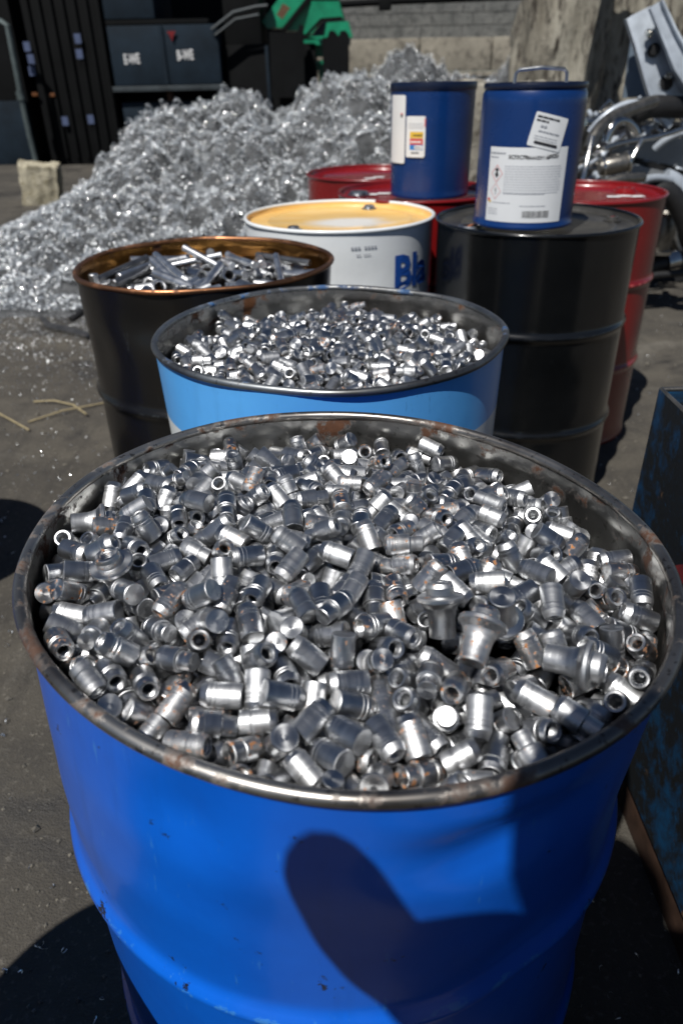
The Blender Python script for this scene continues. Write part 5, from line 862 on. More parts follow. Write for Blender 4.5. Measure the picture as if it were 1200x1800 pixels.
DATA_B = [
(0, 905, 1791, -843, 660, -699, 269, 50), (3, 1643, 2052, -915, 632, 89, 695, -331), (0, -1013, -729, -686, 423, -207, 674, 569), (1, -485, -908, -666, 587, -639, -152, -474), (0, -7, -1914, -679, 686, 27, 707, -166), (0, 1830, -459, -733, 572, -692, -91, 429),
(3, 56, 2171, -883, 364, 517, -419, 652), (0, -1830, 891, -801, 113, 239, 639, -722), (1, 361, 2221, -883, 432, -685, 234, -538), (0, -41, 1892, -840, 210, 698, -26, -684), (0, -2205, 910, -828, 54, 35, -680, 730), (0, 1361, -904, -697, 282, 653, 226, -666),
(0, -1506, 656, -764, 500, -682, -231, -481), (3, -615, -36, -702, 668, -578, -434, -176), (0, 1995, -1419, -738, 406, 628, 312, -586), (0, 552, 1654, -819, 124, -198, -718, -656), (0, 2086, 643, -800, 658, 664, -170, 310), (0, 644, 100, -698, 698, 427, 554, -155),
(0, 506, -1717, -678, 644, -626, 312, 312), (3, -1092, 2284, -919, 661, 620, 227, -355), (0, 1051, 217, -717, 644, 652, 265, 299), (0, 2319, 527, -812, 698, 372, -561, 245), (0, -939, -375, -689, 600, 602, 353, -391), (3, -1151, 976, -780, 480, -403, -616, -478),
(0, 1175, 442, -736, 233, -616, -400, -638), (1, 898, -401, -689, 136, 662, -262, 690), (0, -1395, -515, -707, 614, 616, -366, -330), (1, 85, -822, -667, 662, 608, -356, 254), (0, -2056, -1677, -747, 215, 604, -346, 686), (1, -1134, -2333, -718, 639, -561, -436, 294),
(0, 2506, 971, -861, 159, 89, -717, -672), (1, -1945, -402, -740, 398, -730, 30, 555), (3, 1027, -1932, -707, 182, 611, 359, -682), (0, -828, -45, -638, 42, -750, -505, 426), (0, 1298, 834, -768, 731, 367, -574, -46), (0, -1779, 1187, -823, 566, -325, 594, -470),
(3, -1581, -2100, -686, 376, 7, -10, -926), (0, 1971, 1581, -875, 522, 655, 283, 467), (0, -1848, -717, -729, 287, 289, -639, 653), (3, -365, -1275, -677, 192, -710, 28, 677), (0, -125, 2120, -869, 384, 493, -443, 643), (1, 2341, 169, -794, 650, -309, 669, -186),
(3, 518, -2525, -720, 418, 632, -308, -576), (0, -111, 563, -719, 184, 134, -670, 706), (0, 984, -931, -683, 300, -565, 444, -628), (3, 2145, -1147, -755, 605, -327, -595, 417), (0, 1165, 2320, -917, 438, 681, 157, 566), (1, 1480, -1364, -706, 330, 371, 620, 607),
(0, -1627, -4, -735, 105, -160, -681, 707), (1, 1609, -1991, -728, 257, 608, -394, 640), (1, -7, -355, -676, 642, 140, 685, -314), (3, 141, 1122, -712, 290, 472, -9, 833), (3, -2519, -981, -785, 93, 351, -598, 714), (0, -396, 2449, -912, 748, 610, -259, -40),
(0, -446, 281, -706, 527, 652, 232, 492), (0, 367, -514, -674, 554, -572, 426, -430), (0, -153, -2513, -707, 684, -19, 698, 211), (0, -903, -1493, -684, 718, -105, 687, -43), (0, -1085, 2057, -880, 711, 231, 648, 145), (3, -1125, 581, -751, 515, -386, 615, 456),
(0, -115, -1315, -667, 401, 216, -678, 578), (1, 1343, 73, -724, 702, 250, -640, -187), (0, -1300, -1325, -697, 255, 382, 602, -653), (0, -531, 1460, -798, 34, -713, -50, 698), (0, 274, -857, -668, 624, 646, 282, -338), (0, -1513, 1949, -887, 376, 475, -456, 652),
(0, 2296, -879, -760, 30, -31, -708, -705), (0, 1021, -2351, -717, 44, -553, -440, 706), (0, 2545, -565, -786, 208, 672, 50, -709), (3, -559, -359, -690, 390, -232, 677, 579), (3, 554, 1920, -792, 943, -180, 38, -278), (0, -2483, 224, -809, 728, 6, 677, 111),
(0, 839, 436, -722, 709, 373, 597, -35), (0, -1680, 435, -761, 669, -209, 650, -294), (1, -2021, 9, -761, 562, 574, 384, -456), (3, -540, 835, -686, 232, 581, 776, 80), (0, 1297, 1499, -825, 587, 171, 714, 340), (1, 1248, -510, -700, 393, 410, 598, 566),
(0, -797, 1653, -825, 2, 693, -217, -688), (0, -1461, 1680, -852, 555, -224, -675, 431), (1, -344, -1767, -677, 525, -690, -103, -488), (0, -2289, -369, -766, 191, -718, 166, 648), (0, -2, 1411, -788, 633, 673, 93, 371), (0, 981, 1420, -807, 135, 489, -479, 716),
(0, -1011, -1757, -690, 644, -535, -454, -306), (0, 970, -1392, -683, 681, -693, 146, -187), (0, -1387, 990, -783, 600, -725, -68, -333), (0, 544, -1384, -673, 473, 611, 357, -525), (0, -469, -2243, -623, 230, -832, -461, 204), (0, 1759, 142, -748, 487, -447, 574, -483),
(0, 2129, 1207, -849, 566, -498, 555, 352), (0, -1413, -982, -701, 618, -439, -575, 306), (0, 39, 26, -689, 659, 443, -542, -274), (0, 330, 968, -751, 678, -361, 621, -152), (0, 482, 437, -715, 691, -361, -610, 140), (1, 967, 1155, -779, 458, -623, 368, -516),
(0, -2594, 31, -738, 474, -147, 14, 868), (1, -838, 2442, -923, 504, -322, -621, 507), (3, 1513, -480, -721, 320, -263, 669, 617), (0, -1218, 1535, -827, 584, -537, 503, 343), (0, -2425, 427, -814, 98, 727, -104, -672), (0, -179, -2061, -686, 16, 680, -201, 705),
(0, -1723, 628, -706, 337, -822, 457, 32), (0, -955, 1859, -853, 705, -22, 703, 91), (1, -840, 1246, -785, 343, 534, 459, 622), (0, 2047, -1650, -681, 365, -321, 873, 33), (3, -263, -763, -677, 161, 144, -689, 691), (0, 83, -1313, -667, 52, 256, 663, -702),
(3, 1187, -1472, -701, 495, -252, 676, -484), (0, -2093, -1219, -744, 667, 332, -655, -128), (3, 754, 2472, -931, 155, 701, -34, 696), (0, -609, -1135, -563, 5, 312, -821, 479), (3, 277, -304, -686, 440, -717, -15, -540), (1, 922, -90, -696, 134, 403, 554, 716),
(3, 1970, 1302, -854, 47, 226, 631, -740), (0, -901, 515, -731, 276, -536, 434, -669), (0, -999, -1259, -683, 44, -20, 711, -701), (3, -348, 939, -757, 463, -412, -608, -496), (0, -440, 1034, -597, 742, 497, 422, -156), (0, 72, 2042, -699, 217, -534, -410, 706),
(0, -873, -1013, -679, 49, -687, 108, -717), (0, 547, 1086, -669, 135, 746, -451, 471), (0, -1181, -374, -700, 175, -451, 566, 668), (0, 1088, 715, -750, 170, -185, 667, -701), (0, -596, -1835, -683, 323, 11, 697, 640), (0, 1837, -738, -728, 520, 293, 667, 446),
(0, -521, 1281, -718, 365, 874, 196, 254), (0, 1215, -783, -617, 333, -168, 368, -852), (0, -225, -2404, -498, 173, 163, -617, -750), (1, 2640, -65, -808, 66, -675, 289, -676), (1, -1207, 301, -729, 479, -596, -408, -499), (0, 791, 211, -707, 446, 4, -714, -541),
(0, 925, -638, -684, 442, -635, -293, 562), (0, 232, -2048, -685, 607, 663, 283, -334), (0, -1908, -207, -664, 911, -32, -262, -316), (0, -387, -4, -691, 280, 338, 603, -666), (0, -743, 2012, -808, 52, 685, 726, -37), (0, 1296, 1304, -808, 536, 268, 680, 423),
(1, -236, -1348, -502, 702, -662, 225, -138), (1, 521, 2081, -867, 222, 682, 22, -697), (0, -1014, -2305, -556, 213, 422, -530, -704), (0, -1745, 1648, -864, 679, -701, 215, -37), (0, 460, -679, -609, 296, -219, 884, -288), (0, -2065, -916, -742, 710, 699, 31, 82),
(0, -181, -453, -674, 527, 41, 698, -482), (3, 2234, 1476, -820, 946, -212, -84, 230), (1, 697, -1626, -680, 558, -536, 450, 445), (0, 105, 1532, -694, 395, -812, 239, 357), (1, 458, 580, -569, 566, -193, -721, -349), (0, -571, 2509, -859, 994, -9, 33, 106),
(0, 2645, 232, -824, 337, 596, 440, 581), (0, -1402, 1248, -735, 283, -889, 357, -36), (1, -280, -1840, -517, 482, -742, 243, -398), (1, 2283, 831, -830, 608, 0, -696, -381), (0, -1422, -2178, -670, 12, -947, -320, -30), (0, -592, 1073, -763, 500, 83, 671, -541),
(3, -1176, -1058, -698, 20, -262, -655, -709), (1, -685, 86, -484, 21, -133, 808, 573), (3, -2578, 832, -809, 14, 26, -999, 37), (3, 584, -1951, -695, 364, 614, 365, 598), (0, 162, -782, -490, 87, -280, -624, 724), (0, -1563, 604, -579, 336, -447, -590, -583),
(0, -294, -2278, -694, 720, -650, 241, 33), (3, 1375, 1142, -804, 250, 680, -38, -688), (0, -1270, -1584, -699, 634, 415, 551, 350), (3, -346, -523, -614, 717, 368, 122, 580), (3, 1071, 1607, -784, 26, -260, -965, 27), (0, -1804, 257, -759, 105, -731, -21, 674),
(1, -89, -1060, -504, 340, 642, 274, -630), (3, 2292, 1089, -859, 608, -748, 1, -268), (1, 1496, 325, -744, 534, 549, 410, -495), (0, -1471, -244, -718, 33, -555, 404, -727), (3, 834, -1206, -629, 254, 192, -894, -315), (0, 206, 302, -704, 500, -713, -114, -478),
(0, 1286, 1689, -846, 3, -703, -206, -681), (3, -1565, 1063, -808, 266, -2, -685, 678), (3, 215, 1897, -802, 996, -55, -1, -63), (0, 782, 1996, -864, 740, 448, -494, 88), (0, 798, 727, -741, 636, -145, 713, 256), (0, -2347, -637, -767, 359, 190, -683, 607),
(3, 2045, -292, -760, 711, 677, -163, 100), (1, -216, -108, -649, 614, 459, 316, -558), (3, -2049, -623, -752, 418, 237, 650, -589), (1, 1754, 699, -783, 730, 679, -29, -68), (3, -522, 569, -730, 457, 601, 338, -562), (0, 1524, -208, -722, 641, -513, 517, -241),
(0, 1358, -1868, -710, 686, 699, -126, -159), (0, -1371, 2141, -905, 327, 520, -404, 678), (0, 2511, -977, -776, 714, 597, -353, 95), (0, -2379, -82, -785, 676, -688, -219, -148), (3, -86, 2575, -937, 418, 545, 451, 570), (0, 513, 1246, -777, 65, -702, -20, 708),
(0, 2116, -579, -750, 54, -110, 697, -707), (1, 783, -2117, -698, 31, 709, 102, 697), (0, 572, 738, -563, 93, 394, -631, -662), (0, 1242, -311, -705, 628, -110, -679, 363), (0, 112, -531, -526, 439, 766, -201, -425), (3, -742, -2111, -524, 505, 805, -284, 130),
(0, -135, 1656, -812, 660, -20, -694, 288), (0, -1211, 2297, -782, 447, 730, -397, -330), (1, -1636, -730, -709, 11, -113, -644, 757), (0, 1535, -708, -654, 30, 57, -998, 6), (0, 1863, -1729, -530, 407, 537, 596, -437), (3, -2166, -693, -642, 379, -463, -795, 101),
(0, 363, 203, -698, 599, 687, -2, -410), (0, 7, -2152, -535, 139, -328, -296, 886), (3, -2445, 1133, -875, 715, 579, -388, 60), (1, 2510, -378, -782, 572, -220, -579, 538), (1, 2683, 418, -749, 977, 12, 0, 214), (0, -119, -678, -567, 913, -150, -375, 52),
(1, -1822, -1331, -725, 215, 346, -616, 674), (0, -924, 127, -630, 846, -243, 252, -401), (3, -1655, -1250, -723, 703, 679, 199, -73), (0, -675, -858, -619, 224, 10, -10, -974), (1, -2505, -120, -647, 424, 859, 107, -266), (1, 1469, 659, -763, 670, -232, -649, 276),
(0, -274, 110, -539, 507, -353, 686, 383), (1, 1859, -1871, -739, 200, -646, -297, -674), (1, 561, -1768, -496, 319, -549, 443, -632), (3, -1159, 1212, -801, 11, 683, -80, 726), (3, 1391, 2048, -902, 641, -718, -161, 219), (1, -442, -1524, -673, 520, 342, -630, 464),
(0, 1499, 1494, -685, 380, 367, 695, -488), (0, 1895, -1194, -666, 328, -718, -541, 290), (1, 885, -1815, -690, 669, -349, 612, 236), (0, 1014, -293, -585, 604, 98, 458, -645), (0, 983, 556, -668, 731, 131, 444, -502), (3, -496, 1638, -824, 351, -617, 335, -620),
(3, 606, -2353, -647, 42, -501, 815, 288), (3, -948, 1943, -691, 607, -208, -748, -170), (0, 345, -1102, -628, 42, 838, 115, 531), (0, -1230, 1898, -802, 203, -13, 893, -401), (3, -1591, -1537, -723, 194, -225, -687, 663), (1, 127, -2285, -639, 472, 326, -803, -164),
(0, 1671, 1208, -819, 441, -518, 508, -529), (0, -1754, 1912, -896, 105, 709, 96, -690), (3, -1517, 238, -749, 713, -59, 685, -135), (3, -1229, 762, -697, 917, 97, 325, 210), (1, 789, -102, -545, 636, -722, -70, -266), (0, -2187, 595, -806, 634, -108, 664, -381),
(3, 504, -324, -622, 794, 123, -78, 591), (1, -2085, 344, -781, 394, -163, -681, 595), (1, -336, 1372, -635, 341, -372, -563, -654), (0, 2618, 685, -784, 354, 890, -200, 207), (0, 729, 1523, -808, 423, -516, -536, -517), (0, 1082, 1813, -748, 723, -65, -433, 534),
(0, 1266, -1191, -694, 511, -215, -660, 507), (0, 262, 1339, -783, 661, -714, 196, 125), (0, 1598, 1047, -729, 695, 137, -407, -577), (0, -773, -1227, -613, 204, 91, 904, -365), (1, -496, -2021, -603, 545, -365, 19, 755), (0, -1455, -783, -648, 23, -275, 961, -5),
(0, 314, -1360, -667, 705, 686, -178, -29), (0, -1835, 20, -725, 767, 635, -10, -95), (0, 975, 2250, -798, 142, 180, 313, 922), (0, 701, 913, -753, 212, 604, 318, -699), (1, 1130, -1703, -675, 346, -691, 294, 563), (0, -47, 261, -684, 369, 704, 252, -551),
(0, 1027, -1134, -628, 12, -22, 5, -1000), (0, 268, 2544, -869, 646, -41, 46, 760), (0, 674, -912, -674, 506, 380, -590, 501), (1, 1161, -89, -625, 110, -151, 957, -221), (0, -729, 316, -713, 671, -376, 609, 192), (0, -794, -1813, -626, 89, -254, 864, 425),
(0, 143, 2400, -903, 464, 665, -97, 578), (1, 1266, 1070, -631, 688, 458, 562, -34), (3, 2033, -71, -766, 685, 108, 720, 21), (0, -1781, -1883, -733, 54, -220, 675, -702), (0, -209, 2426, -828, 734, -222, 336, 548), (3, -766, -606, -689, 299, 310, -648, -628),
(1, -1781, -965, -722, 680, -96, -724, 61), (0, -1614, 856, -689, 242, -812, -397, 353), (0, 1741, 395, -763, 53, -681, -65, 728), (3, 193, 1730, -783, 547, -28, 48, 835), (3, -1903, 1692, -798, 312, -362, 757, 446), (3, 1822, -219, -747, 361, 551, -408, -632),
(0, -157, 1204, -532, 345, -388, 343, -783), (0, 1260, -2210, -719, 674, 710, 158, 130), (0, -1109, -356, -513, 684, 51, -722, -87), (0, 1819, 275, -627, 726, 135, -648, -189), (1, 42, 530, -617, 877, -410, -167, 188), (0, 2609, -726, -718, 43, -45, -988, 139),
(3, -1230, -627, -648, 159, -781, 447, -406), (0, -930, 796, -750, 342, 294, 612, -650), (0, 465, 732, -734, 541, -50, -719, -434), (0, -217, 1287, -777, 393, -491, 554, 546), (3, -1399, 1532, -771, 324, -12, 365, 873), (0, -741, -293, -656, 510, -737, -363, -254),
(3, -198, 1004, -698, 384, 758, 522, -81), (3, -2402, -876, -706, 347, -267, -84, 895), (1, -306, 639, -724, 556, -502, 528, 400), (3, -1452, -48, -670, 222, 920, 128, 297), (0, 54, -1320, -483, 48, -698, 117, -705), (0, -834, -2017, -696, 602, 126, -701, -360),
(3, 1336, 759, -612, 303, -323, -626, 642), (0, 659, -1167, -562, 626, -188, 315, -688), (0, -187, -1546, -606, 346, 209, -891, -207), (1, -575, -1649, -383, 873, 428, -44, -228), (0, -2001, 985, -818, 491, 555, 404, -537), (0, -2668, -490, -734, 214, 0, 8, -977),
(3, -1111, -144, -656, 115, 859, 275, 416), (0, -664, -2348, -706, 659, -385, -580, -286), (3, -2720, 154, -770, 72, 392, 895, -201), (0, -1713, -299, -667, 351, 710, 562, -238), (3, 1821, 1593, -704, 692, -533, -249, -419), (0, -1534, -1883, -720, 45, 488, -505, 711),
(0, 504, -942, -570, 150, 135, -447, 872), (0, -2257, 524, -649, 254, -703, 125, 653), (1, -746, 221, -345, 281, 317, 638, 643), (3, -1009, 371, -666, 190, -366, 236, 880), (1, 1670, -949, -714, 615, -580, -374, 380), (0, 54, 2552, -699, 92, -485, -4, -870),
(0, -535, 2155, -878, 701, 661, -45, 266), (0, 694, -1393, -541, 311, 351, 740, 482), (0, -244, -2054, -502, 294, 555, 430, 649), (3, 1773, -40, -751, 108, -685, -21, 720), (0, 2078, 366, -782, 520, 249, -644, -503), (1, -718, 933, -687, 57, -178, -868, 461),
(1, -676, 673, -662, 252, -712, -530, 385), (0, -1618, 1401, -833, 288, 394, 552, -677), (1, 2637, -418, -636, 603, -423, 636, 230), (0, -197, 1763, -650, 433, -162, -760, -457), (0, 1559, 865, -709, 188, 947, 208, 159), (0, 283, 1636, -582, 794, -375, -350, -327),
(0, -1035, 1651, -706, 370, 200, -319, 849), (3, 95, -2522, -713, 668, 675, 268, -161), (0, 1490, -408, -548, 655, -695, -193, -227), (1, 894, -1957, -544, 230, -461, -527, 676), (3, 1726, -1690, -734, 708, 338, -602, -152), (0, -524, 68, -575, 491, -714, 377, 328),
(3, -1339, 1806, -690, 561, -544, -608, 143), (0, 333, -2358, -700, 116, 425, 550, 709), (0, -2202, 34, -744, 6, 38, 599, -800), (1, 389, 1003, -552, 149, 574, -37, 804), (3, 1920, 625, -739, 579, 814, -44, 33), (0, -1152, -1370, -594, 573, 713, 307, -265),
(3, -537, -658, -616, 517, -302, 738, 313), (1, 642, -691, -468, 290, 807, 110, 502), (0, 685, 204, -542, 643, 287, 638, -311), (0, 2541, 910, -629, 211, -620, 610, 446), (0, 136, -138, -669, 617, 486, -568, -248), (0, -1406, -1050, -522, 509, -313, -591, -542),
(0, -1373, 864, -600, 407, 464, 547, -565), (0, -588, 1565, -648, 678, -184, 710, -46), (1, -2637, 579, -763, 19, 45, -34, -998), (0, 906, -1598, -522, 653, 566, 422, 274), (1, -185, -1034, -665, 57, 390, 591, 704), (0, 2290, -1378, -759, 627, 691, -60, -354),
(0, 1246, 1947, -874, 638, -456, -574, -235), (1, 2048, -703, -587, 80, 167, 713, -676), (3, -633, 1863, -851, 596, -690, 239, -333), (0, -1187, 30, -650, 158, -526, -749, 372), (0, 1332, -1313, -569, 660, 502, -548, -112), (0, -124, 1442, -629, 65, -116, 731, -670),
(0, 1755, -1427, -722, 674, -680, 170, 233), (0, -473, -207, -540, 367, 702, 300, 532), (0, -1132, -555, -512, 196, -631, 628, -412), (0, -857, -783, -600, 163, 206, -825, 500), (1, 370, 1734, -818, 401, 342, 508, -681), (1, -254, -330, -452, 284, 377, 736, -485),
(1, -938, -1287, -501, 842, -426, -321, 79), (1, -1747, -998, -536, 467, -426, -533, -562), (0, 214, 586, -571, 707, -363, -454, -402), (0, 516, 1709, -642, 601, 419, -536, 419), (3, 184, 658, -734, 113, 702, 91, 697), (0, -1045, 924, -610, 464, -411, -651, -438),
(3, -10, -1600, -679, 710, -662, 221, 91), (0, 1158, 848, -592, 308, -752, -250, -527), (1, -875, 1483, -806, 412, 643, 189, 617), (0, -1738, 1904, -707, 707, -541, -455, -5), (1, -2330, 958, -697, 660, 356, 453, -481), (0, -747, -2467, -574, 384, -724, -450, 355),
(0, 1134, 2142, -750, 759, 170, -318, 542), (1, -2372, -1252, -714, 50, -370, 765, -524), (0, 1027, 164, -537, 656, 30, -730, -191), (0, -1967, -1767, -560, 667, 603, 424, 106), (0, -1355, 533, -750, 328, 562, 408, -640), (0, 818, 1282, -688, 420, -58, 876, 231),
(0, 2048, 171, -704, 279, 737, 541, -293), (0, 770, -2278, -598, 901, -237, -363, 1), (1, -1183, -1835, -646, 477, 820, -309, 70), (0, -246, 436, -581, 332, 518, 605, -506), (0, 1019, 1026, -650, 475, -163, -444, -742), (3, -1860, 1388, -855, 641, -292, -669, 238),
(0, 1527, -1074, -649, 639, -481, -131, 586), (1, 1304, 260, -652, 319, 55, -365, 873), (1, 458, -1560, -508, 352, 406, -766, -352), (0, 1738, 1392, -839, 601, 322, -610, -404), (1, 445, 2453, -869, 501, -508, 700, -18), (0, 945, -781, -559, 165, 713, 5, 682),
(3, -746, 2234, -900, 384, 485, -444, 648), (0, 769, 559, -547, 217, -665, -460, -546), (0, -839, 1100, -666, 93, -189, -907, 364), (0, 2645, 90, -695, 541, -302, 749, -234), (1, -699, 335, -529, 627, 401, -584, -325), (0, 825, 840, -580, 264, -570, -472, 620),
(0, 199, -2483, -389, 509, 454, 255, -686), (3, -1150, 2027, -607, 693, 289, -358, 555), (1, 2203, 1376, -611, 104, 721, -309, -612), (1, -631, -1494, -672, 272, 38, -667, 693), (0, 1576, -868, -450, 379, -72, 409, 827), (1, 1723, -1178, -563, 482, -308, 642, 510),
(0, -367, 1897, -843, 595, -492, -558, -304), (1, 811, -487, -513, 565, 699, 123, -422), (0, 1870, 1863, -897, 69, -481, 503, -715), (3, -1915, 1310, -685, 557, -434, 555, -439), (0, -24, 2287, -720, 589, -497, -621, -143), (3, -1908, -1128, -581, 504, 183, -358, 764),
(0, 210, -1783, -651, 367, 713, 345, 487), (3, -773, 797, -555, 644, 50, 579, 497), (0, 837, 330, -478, 40, -702, -603, -377), (0, 48, 944, -706, 123, -376, 730, -558), (0, -730, 2402, -753, 777, -375, -506, -10), (3, -1517, -1510, -553, 488, 232, 690, 482),
(1, 1175, -2316, -540, 725, 295, -622, -4), (3, -2327, 99, -632, 303, -319, -853, -281), (3, 1670, -542, -666, 358, -76, -451, -814), (0, 306, -2549, -551, 324, 683, -285, -589), (0, 86, -1131, -448, 10, -862, -296, -411), (0, 1044, -1394, -512, 708, -643, 291, -26),
(1, 648, -478, -630, 424, 738, 404, -337), (3, -1993, 380, -616, 199, -805, 82, -553), (1, 1336, 474, -594, 466, 610, -44, -639), (0, 224, 861, -565, 716, -73, -453, -527), (0, 1299, -627, -554, 446, -428, 666, -418), (1, 1242, -1609, -560, 599, 407, 684, -90),
(0, -229, -948, -453, 388, 389, 299, -780), (1, 1904, -11, -585, 617, 121, 694, -352), (0, -37, -1698, -439, 879, 351, -317, -59), (0, 1465, -1563, -627, 605, -283, 146, 730), (0, -1018, 213, -476, 899, -273, 298, -168), (0, -1580, -442, -613, 476, -233, 784, 324),
(1, 2032, -951, -739, 151, 661, 315, 664), (0, -2671, 394, -779, 33, -377, 925, -41), (0, -872, -488, -495, 783, -605, -88, -112), (1, 465, 56, -615, 258, 711, -600, 262), (0, 327, -1636, -398, 219, -765, -477, 374), (0, -1444, 1406, -646, 616, 284, -721, -141),
(0, 804, -1821, -452, 160, -608, -717, -302), (0, -1773, 1104, -654, 6, -697, 192, 691), (0, 1115, 1380, -636, 634, 406, 476, -454), (1, -428, 161, -441, 618, 292, -414, 602), (1, 790, 1534, -627, 688, -206, 696, 2), (0, -2706, -119, -758, 557, 28, -41, -829),
(1, 2291, -1239, -585, 439, 615, -271, 597), (1, 133, 1293, -610, 429, -284, -649, 561), (3, 1130, 1134, -466, 688, -647, -311, 109), (1, 1692, 507, -610, 566, -379, 606, -411), (0, 758, -1645, -376, 601, 19, -786, -146), (1, 779, -1010, -528, 812, -52, -526, -250),
(0, -1727, -1349, -563, 318, 6, -666, -675), (2, 1965, 956, -757, 459, 840, 264, -117), (0, -927, -1713, -529, 181, -81, -544, 815), (0, 913, 575, -417, 766, -276, -188, 548), (0, -1210, -797, -598, 367, 595, -706, -111), (3, 1506, 1793, -813, 124, -932, 340, 24),
(1, -864, 1728, -601, 679, 277, -434, -523), (3, 1585, 7, -615, 156, 745, 293, -579), (3, -1, -2576, -501, 281, 696, -570, -334), (3, -48, 60, -519, 168, -499, 393, -754), (0, 1610, 1598, -821, 415, -677, -425, 435), (0, -2150, -1424, -690, 189, 717, 508, 438),
(0, -1916, 645, -693, 752, -406, -124, -504), (0, 2274, -262, -771, 593, -462, 563, 343), (1, -295, 2022, -702, 287, 508, 762, 282), (0, -407, -1016, -528, 152, -393, 127, 898), (0, -463, -408, -481, 200, 410, -876, -154), (0, -891, -1006, -496, 219, 649, 250, 684),
(0, -1002, 668, -525, 23, 280, 912, -297), (1, -2244, -993, -686, 536, 812, 117, -197), (0, 2292, 699, -685, 42, -820, -277, 499), (0, -1280, 597, -567, 121, 639, -274, -709), (1, 718, 1997, -627, 711, 249, -420, -506), (0, -1351, 176, -594, 18, 268, 546, 793),
(0, -2409, 765, -836, 494, -434, 586, 473), (0, -1963, -449, -558, 627, 536, 544, -152), (3, 378, 1870, -676, 514, -821, -114, -220), (0, -1226, 892, -485, 532, 556, 373, -518), (0, 288, 2555, -555, 970, -30, -101, 220), (0, 322, -876, -488, 118, -247, -615, 739),
(3, 213, 259, -527, 518, -414, -557, -500), (3, 495, 1426, -792, 16, -678, 65, -732), (0, 783, 2307, -830, 319, 918, -111, -207), (1, 135, -599, -353, 339, 797, -17, -500), (0, -430, 481, -557, 229, -262, 721, 599), (0, -653, -1777, -499, 366, -472, -723, -348),
(3, -365, 2496, -742, 635, 591, 345, -359), (1, -1917, 1820, -609, 872, -337, 331, -125), (0, -952, -2213, -707, 586, 104, -704, -388), (0, -1519, 2083, -719, 135, -675, -246, 683), (0, -1020, 1371, -718, 760, -173, 401, -481), (0, 1793, -869, -573, 25, -801, -2, -598),
(3, -653, 514, -562, 509, 484, -537, -467), (3, -941, 451, -492, 405, 407, 10, -819), (0, 965, 1369, -526, 607, 766, -208, 34), (1, -1593, -1015, -436, 420, 442, 657, -444), (3, 2387, 1110, -714, 604, -746, 184, -214), (0, -1398, -447, -529, 116, -524, -567, -625),
(0, 445, 1420, -617, 276, -558, -478, 619), (0, -1840, 513, -518, 109, 392, -482, -776), (0, 686, 2175, -712, 203, 648, -270, -683), (0, 1213, -1081, -523, 595, -753, 29, 279), (0, 1860, 186, -466, 328, -478, 629, -518), (0, 970, -218, -421, 121, 675, -552, -475),
(3, 2120, -1442, -607, 521, 785, -292, 164), (0, -1925, 1491, -703, 366, 608, -503, -492), (0, -841, -1676, -369, 393, 606, 646, 250), (0, -602, -2255, -487, 759, -611, -27, -222), (1, 1279, -271, -462, 470, 136, -818, -301), (0, -1991, -897, -556, 77, 710, -94, -694),
(0, -350, 794, -564, 448, 170, 649, 591), (0, -2502, 721, -599, 498, 239, 829, 85), (0, -1621, 337, -529, 241, -58, -234, -940), (0, 2534, -234, -658, 332, -895, -165, -248), (0, -1069, -682, -390, 225, 555, -97, -794), (0, -16, 1837, -615, 5, -768, 473, -432),
(1, -1476, -1236, -685, 624, -742, -181, -165), (1, 333, -370, -507, 688, -720, -60, 72), (3, -814, 1490, -625, 595, -658, -418, -194), (3, -1107, 1803, -626, 233, 433, 332, -805), (0, -2029, 1705, -415, 520, 384, 92, -757), (0, 487, -892, -378, 500, -161, 818, 235),
(1, 78, 243, -411, 270, 179, -839, 437), (2, 216, 2003, -506, 853, -512, 94, 39), (0, 1734, 1826, -757, 374, 265, -863, 215), (1, -1423, -183, -551, 107, -623, -84, 770), (1, 157, -1552, -587, 265, 780, 567, 17), (0, -2068, 770, -678, 239, 678, 577, -387),
(0, -660, -1183, -373, 630, 176, 739, -159), (0, -1876, -712, -545, 549, -428, -640, 327), (0, 1329, 1810, -674, 206, 33, -659, 723), (0, -670, -495, -506, 150, -84, -953, 248), (1, -1424, 763, -411, 611, 506, 1, 609), (0, -799, -1502, -448, 654, -398, -393, 510),
(0, 248, 1140, -459, 537, 278, -767, -214), (3, 280, -1186, -392, 693, 440, -264, -506), (0, -68, -438, -446, 817, 567, -57, -87), (1, 609, -106, -346, 318, 851, 286, 304), (3, 2172, 1039, -624, 133, -882, -449, 51), (1, -352, -730, -462, 380, -719, -572, 108),
(0, -1512, 1155, -537, 379, -426, 361, 738), (3, -37, 357, -500, 60, -493, -397, -771), (1, 904, -908, -432, 696, 11, -562, -446), (0, 1208, -2017, -546, 79, -528, 703, 470), (0, 1419, 1189, -604, 782, 236, 363, -450), (0, -29, 796, -609, 85, 638, -101, 759),
(1, -1481, 1706, -624, 271, 445, 26, 853), (3, 17, -2368, -522, 81, 783, 463, -407), (0, -549, 1778, -719, 389, 553, -88, -731), (0, 2131, -4, -477, 144, 562, -380, 720), (1, 2300, -10, -723, 348, -478, 749, -299), (0, -276, -1952, -349, 248, 501, 556, 615),
(0, 2513, 495, -753, 157, 202, -916, 308), (3, 761, 1758, -710, 408, -901, 11, 147), (0, -2537, -915, -525, 771, 503, 344, -185), (1, -637, 1279, -479, 266, 703, -328, -573), (1, 769, 1017, -573, 410, -706, 260, -517), (0, -1892, -1592, -685, 512, 605, 607, 54),
(1, 531, -1265, -467, 852, -18, 382, -356), (0, -490, -1330, -502, 103, -455, -553, 690), (0, 1544, -1773, -493, 193, 357, -333, 851), (1, 1504, 254, -556, 229, -275, 648, -672), (1, -2553, -671, -762, 779, 597, -170, -86), (0, 1634, 1217, -612, 536, -358, -722, -250),
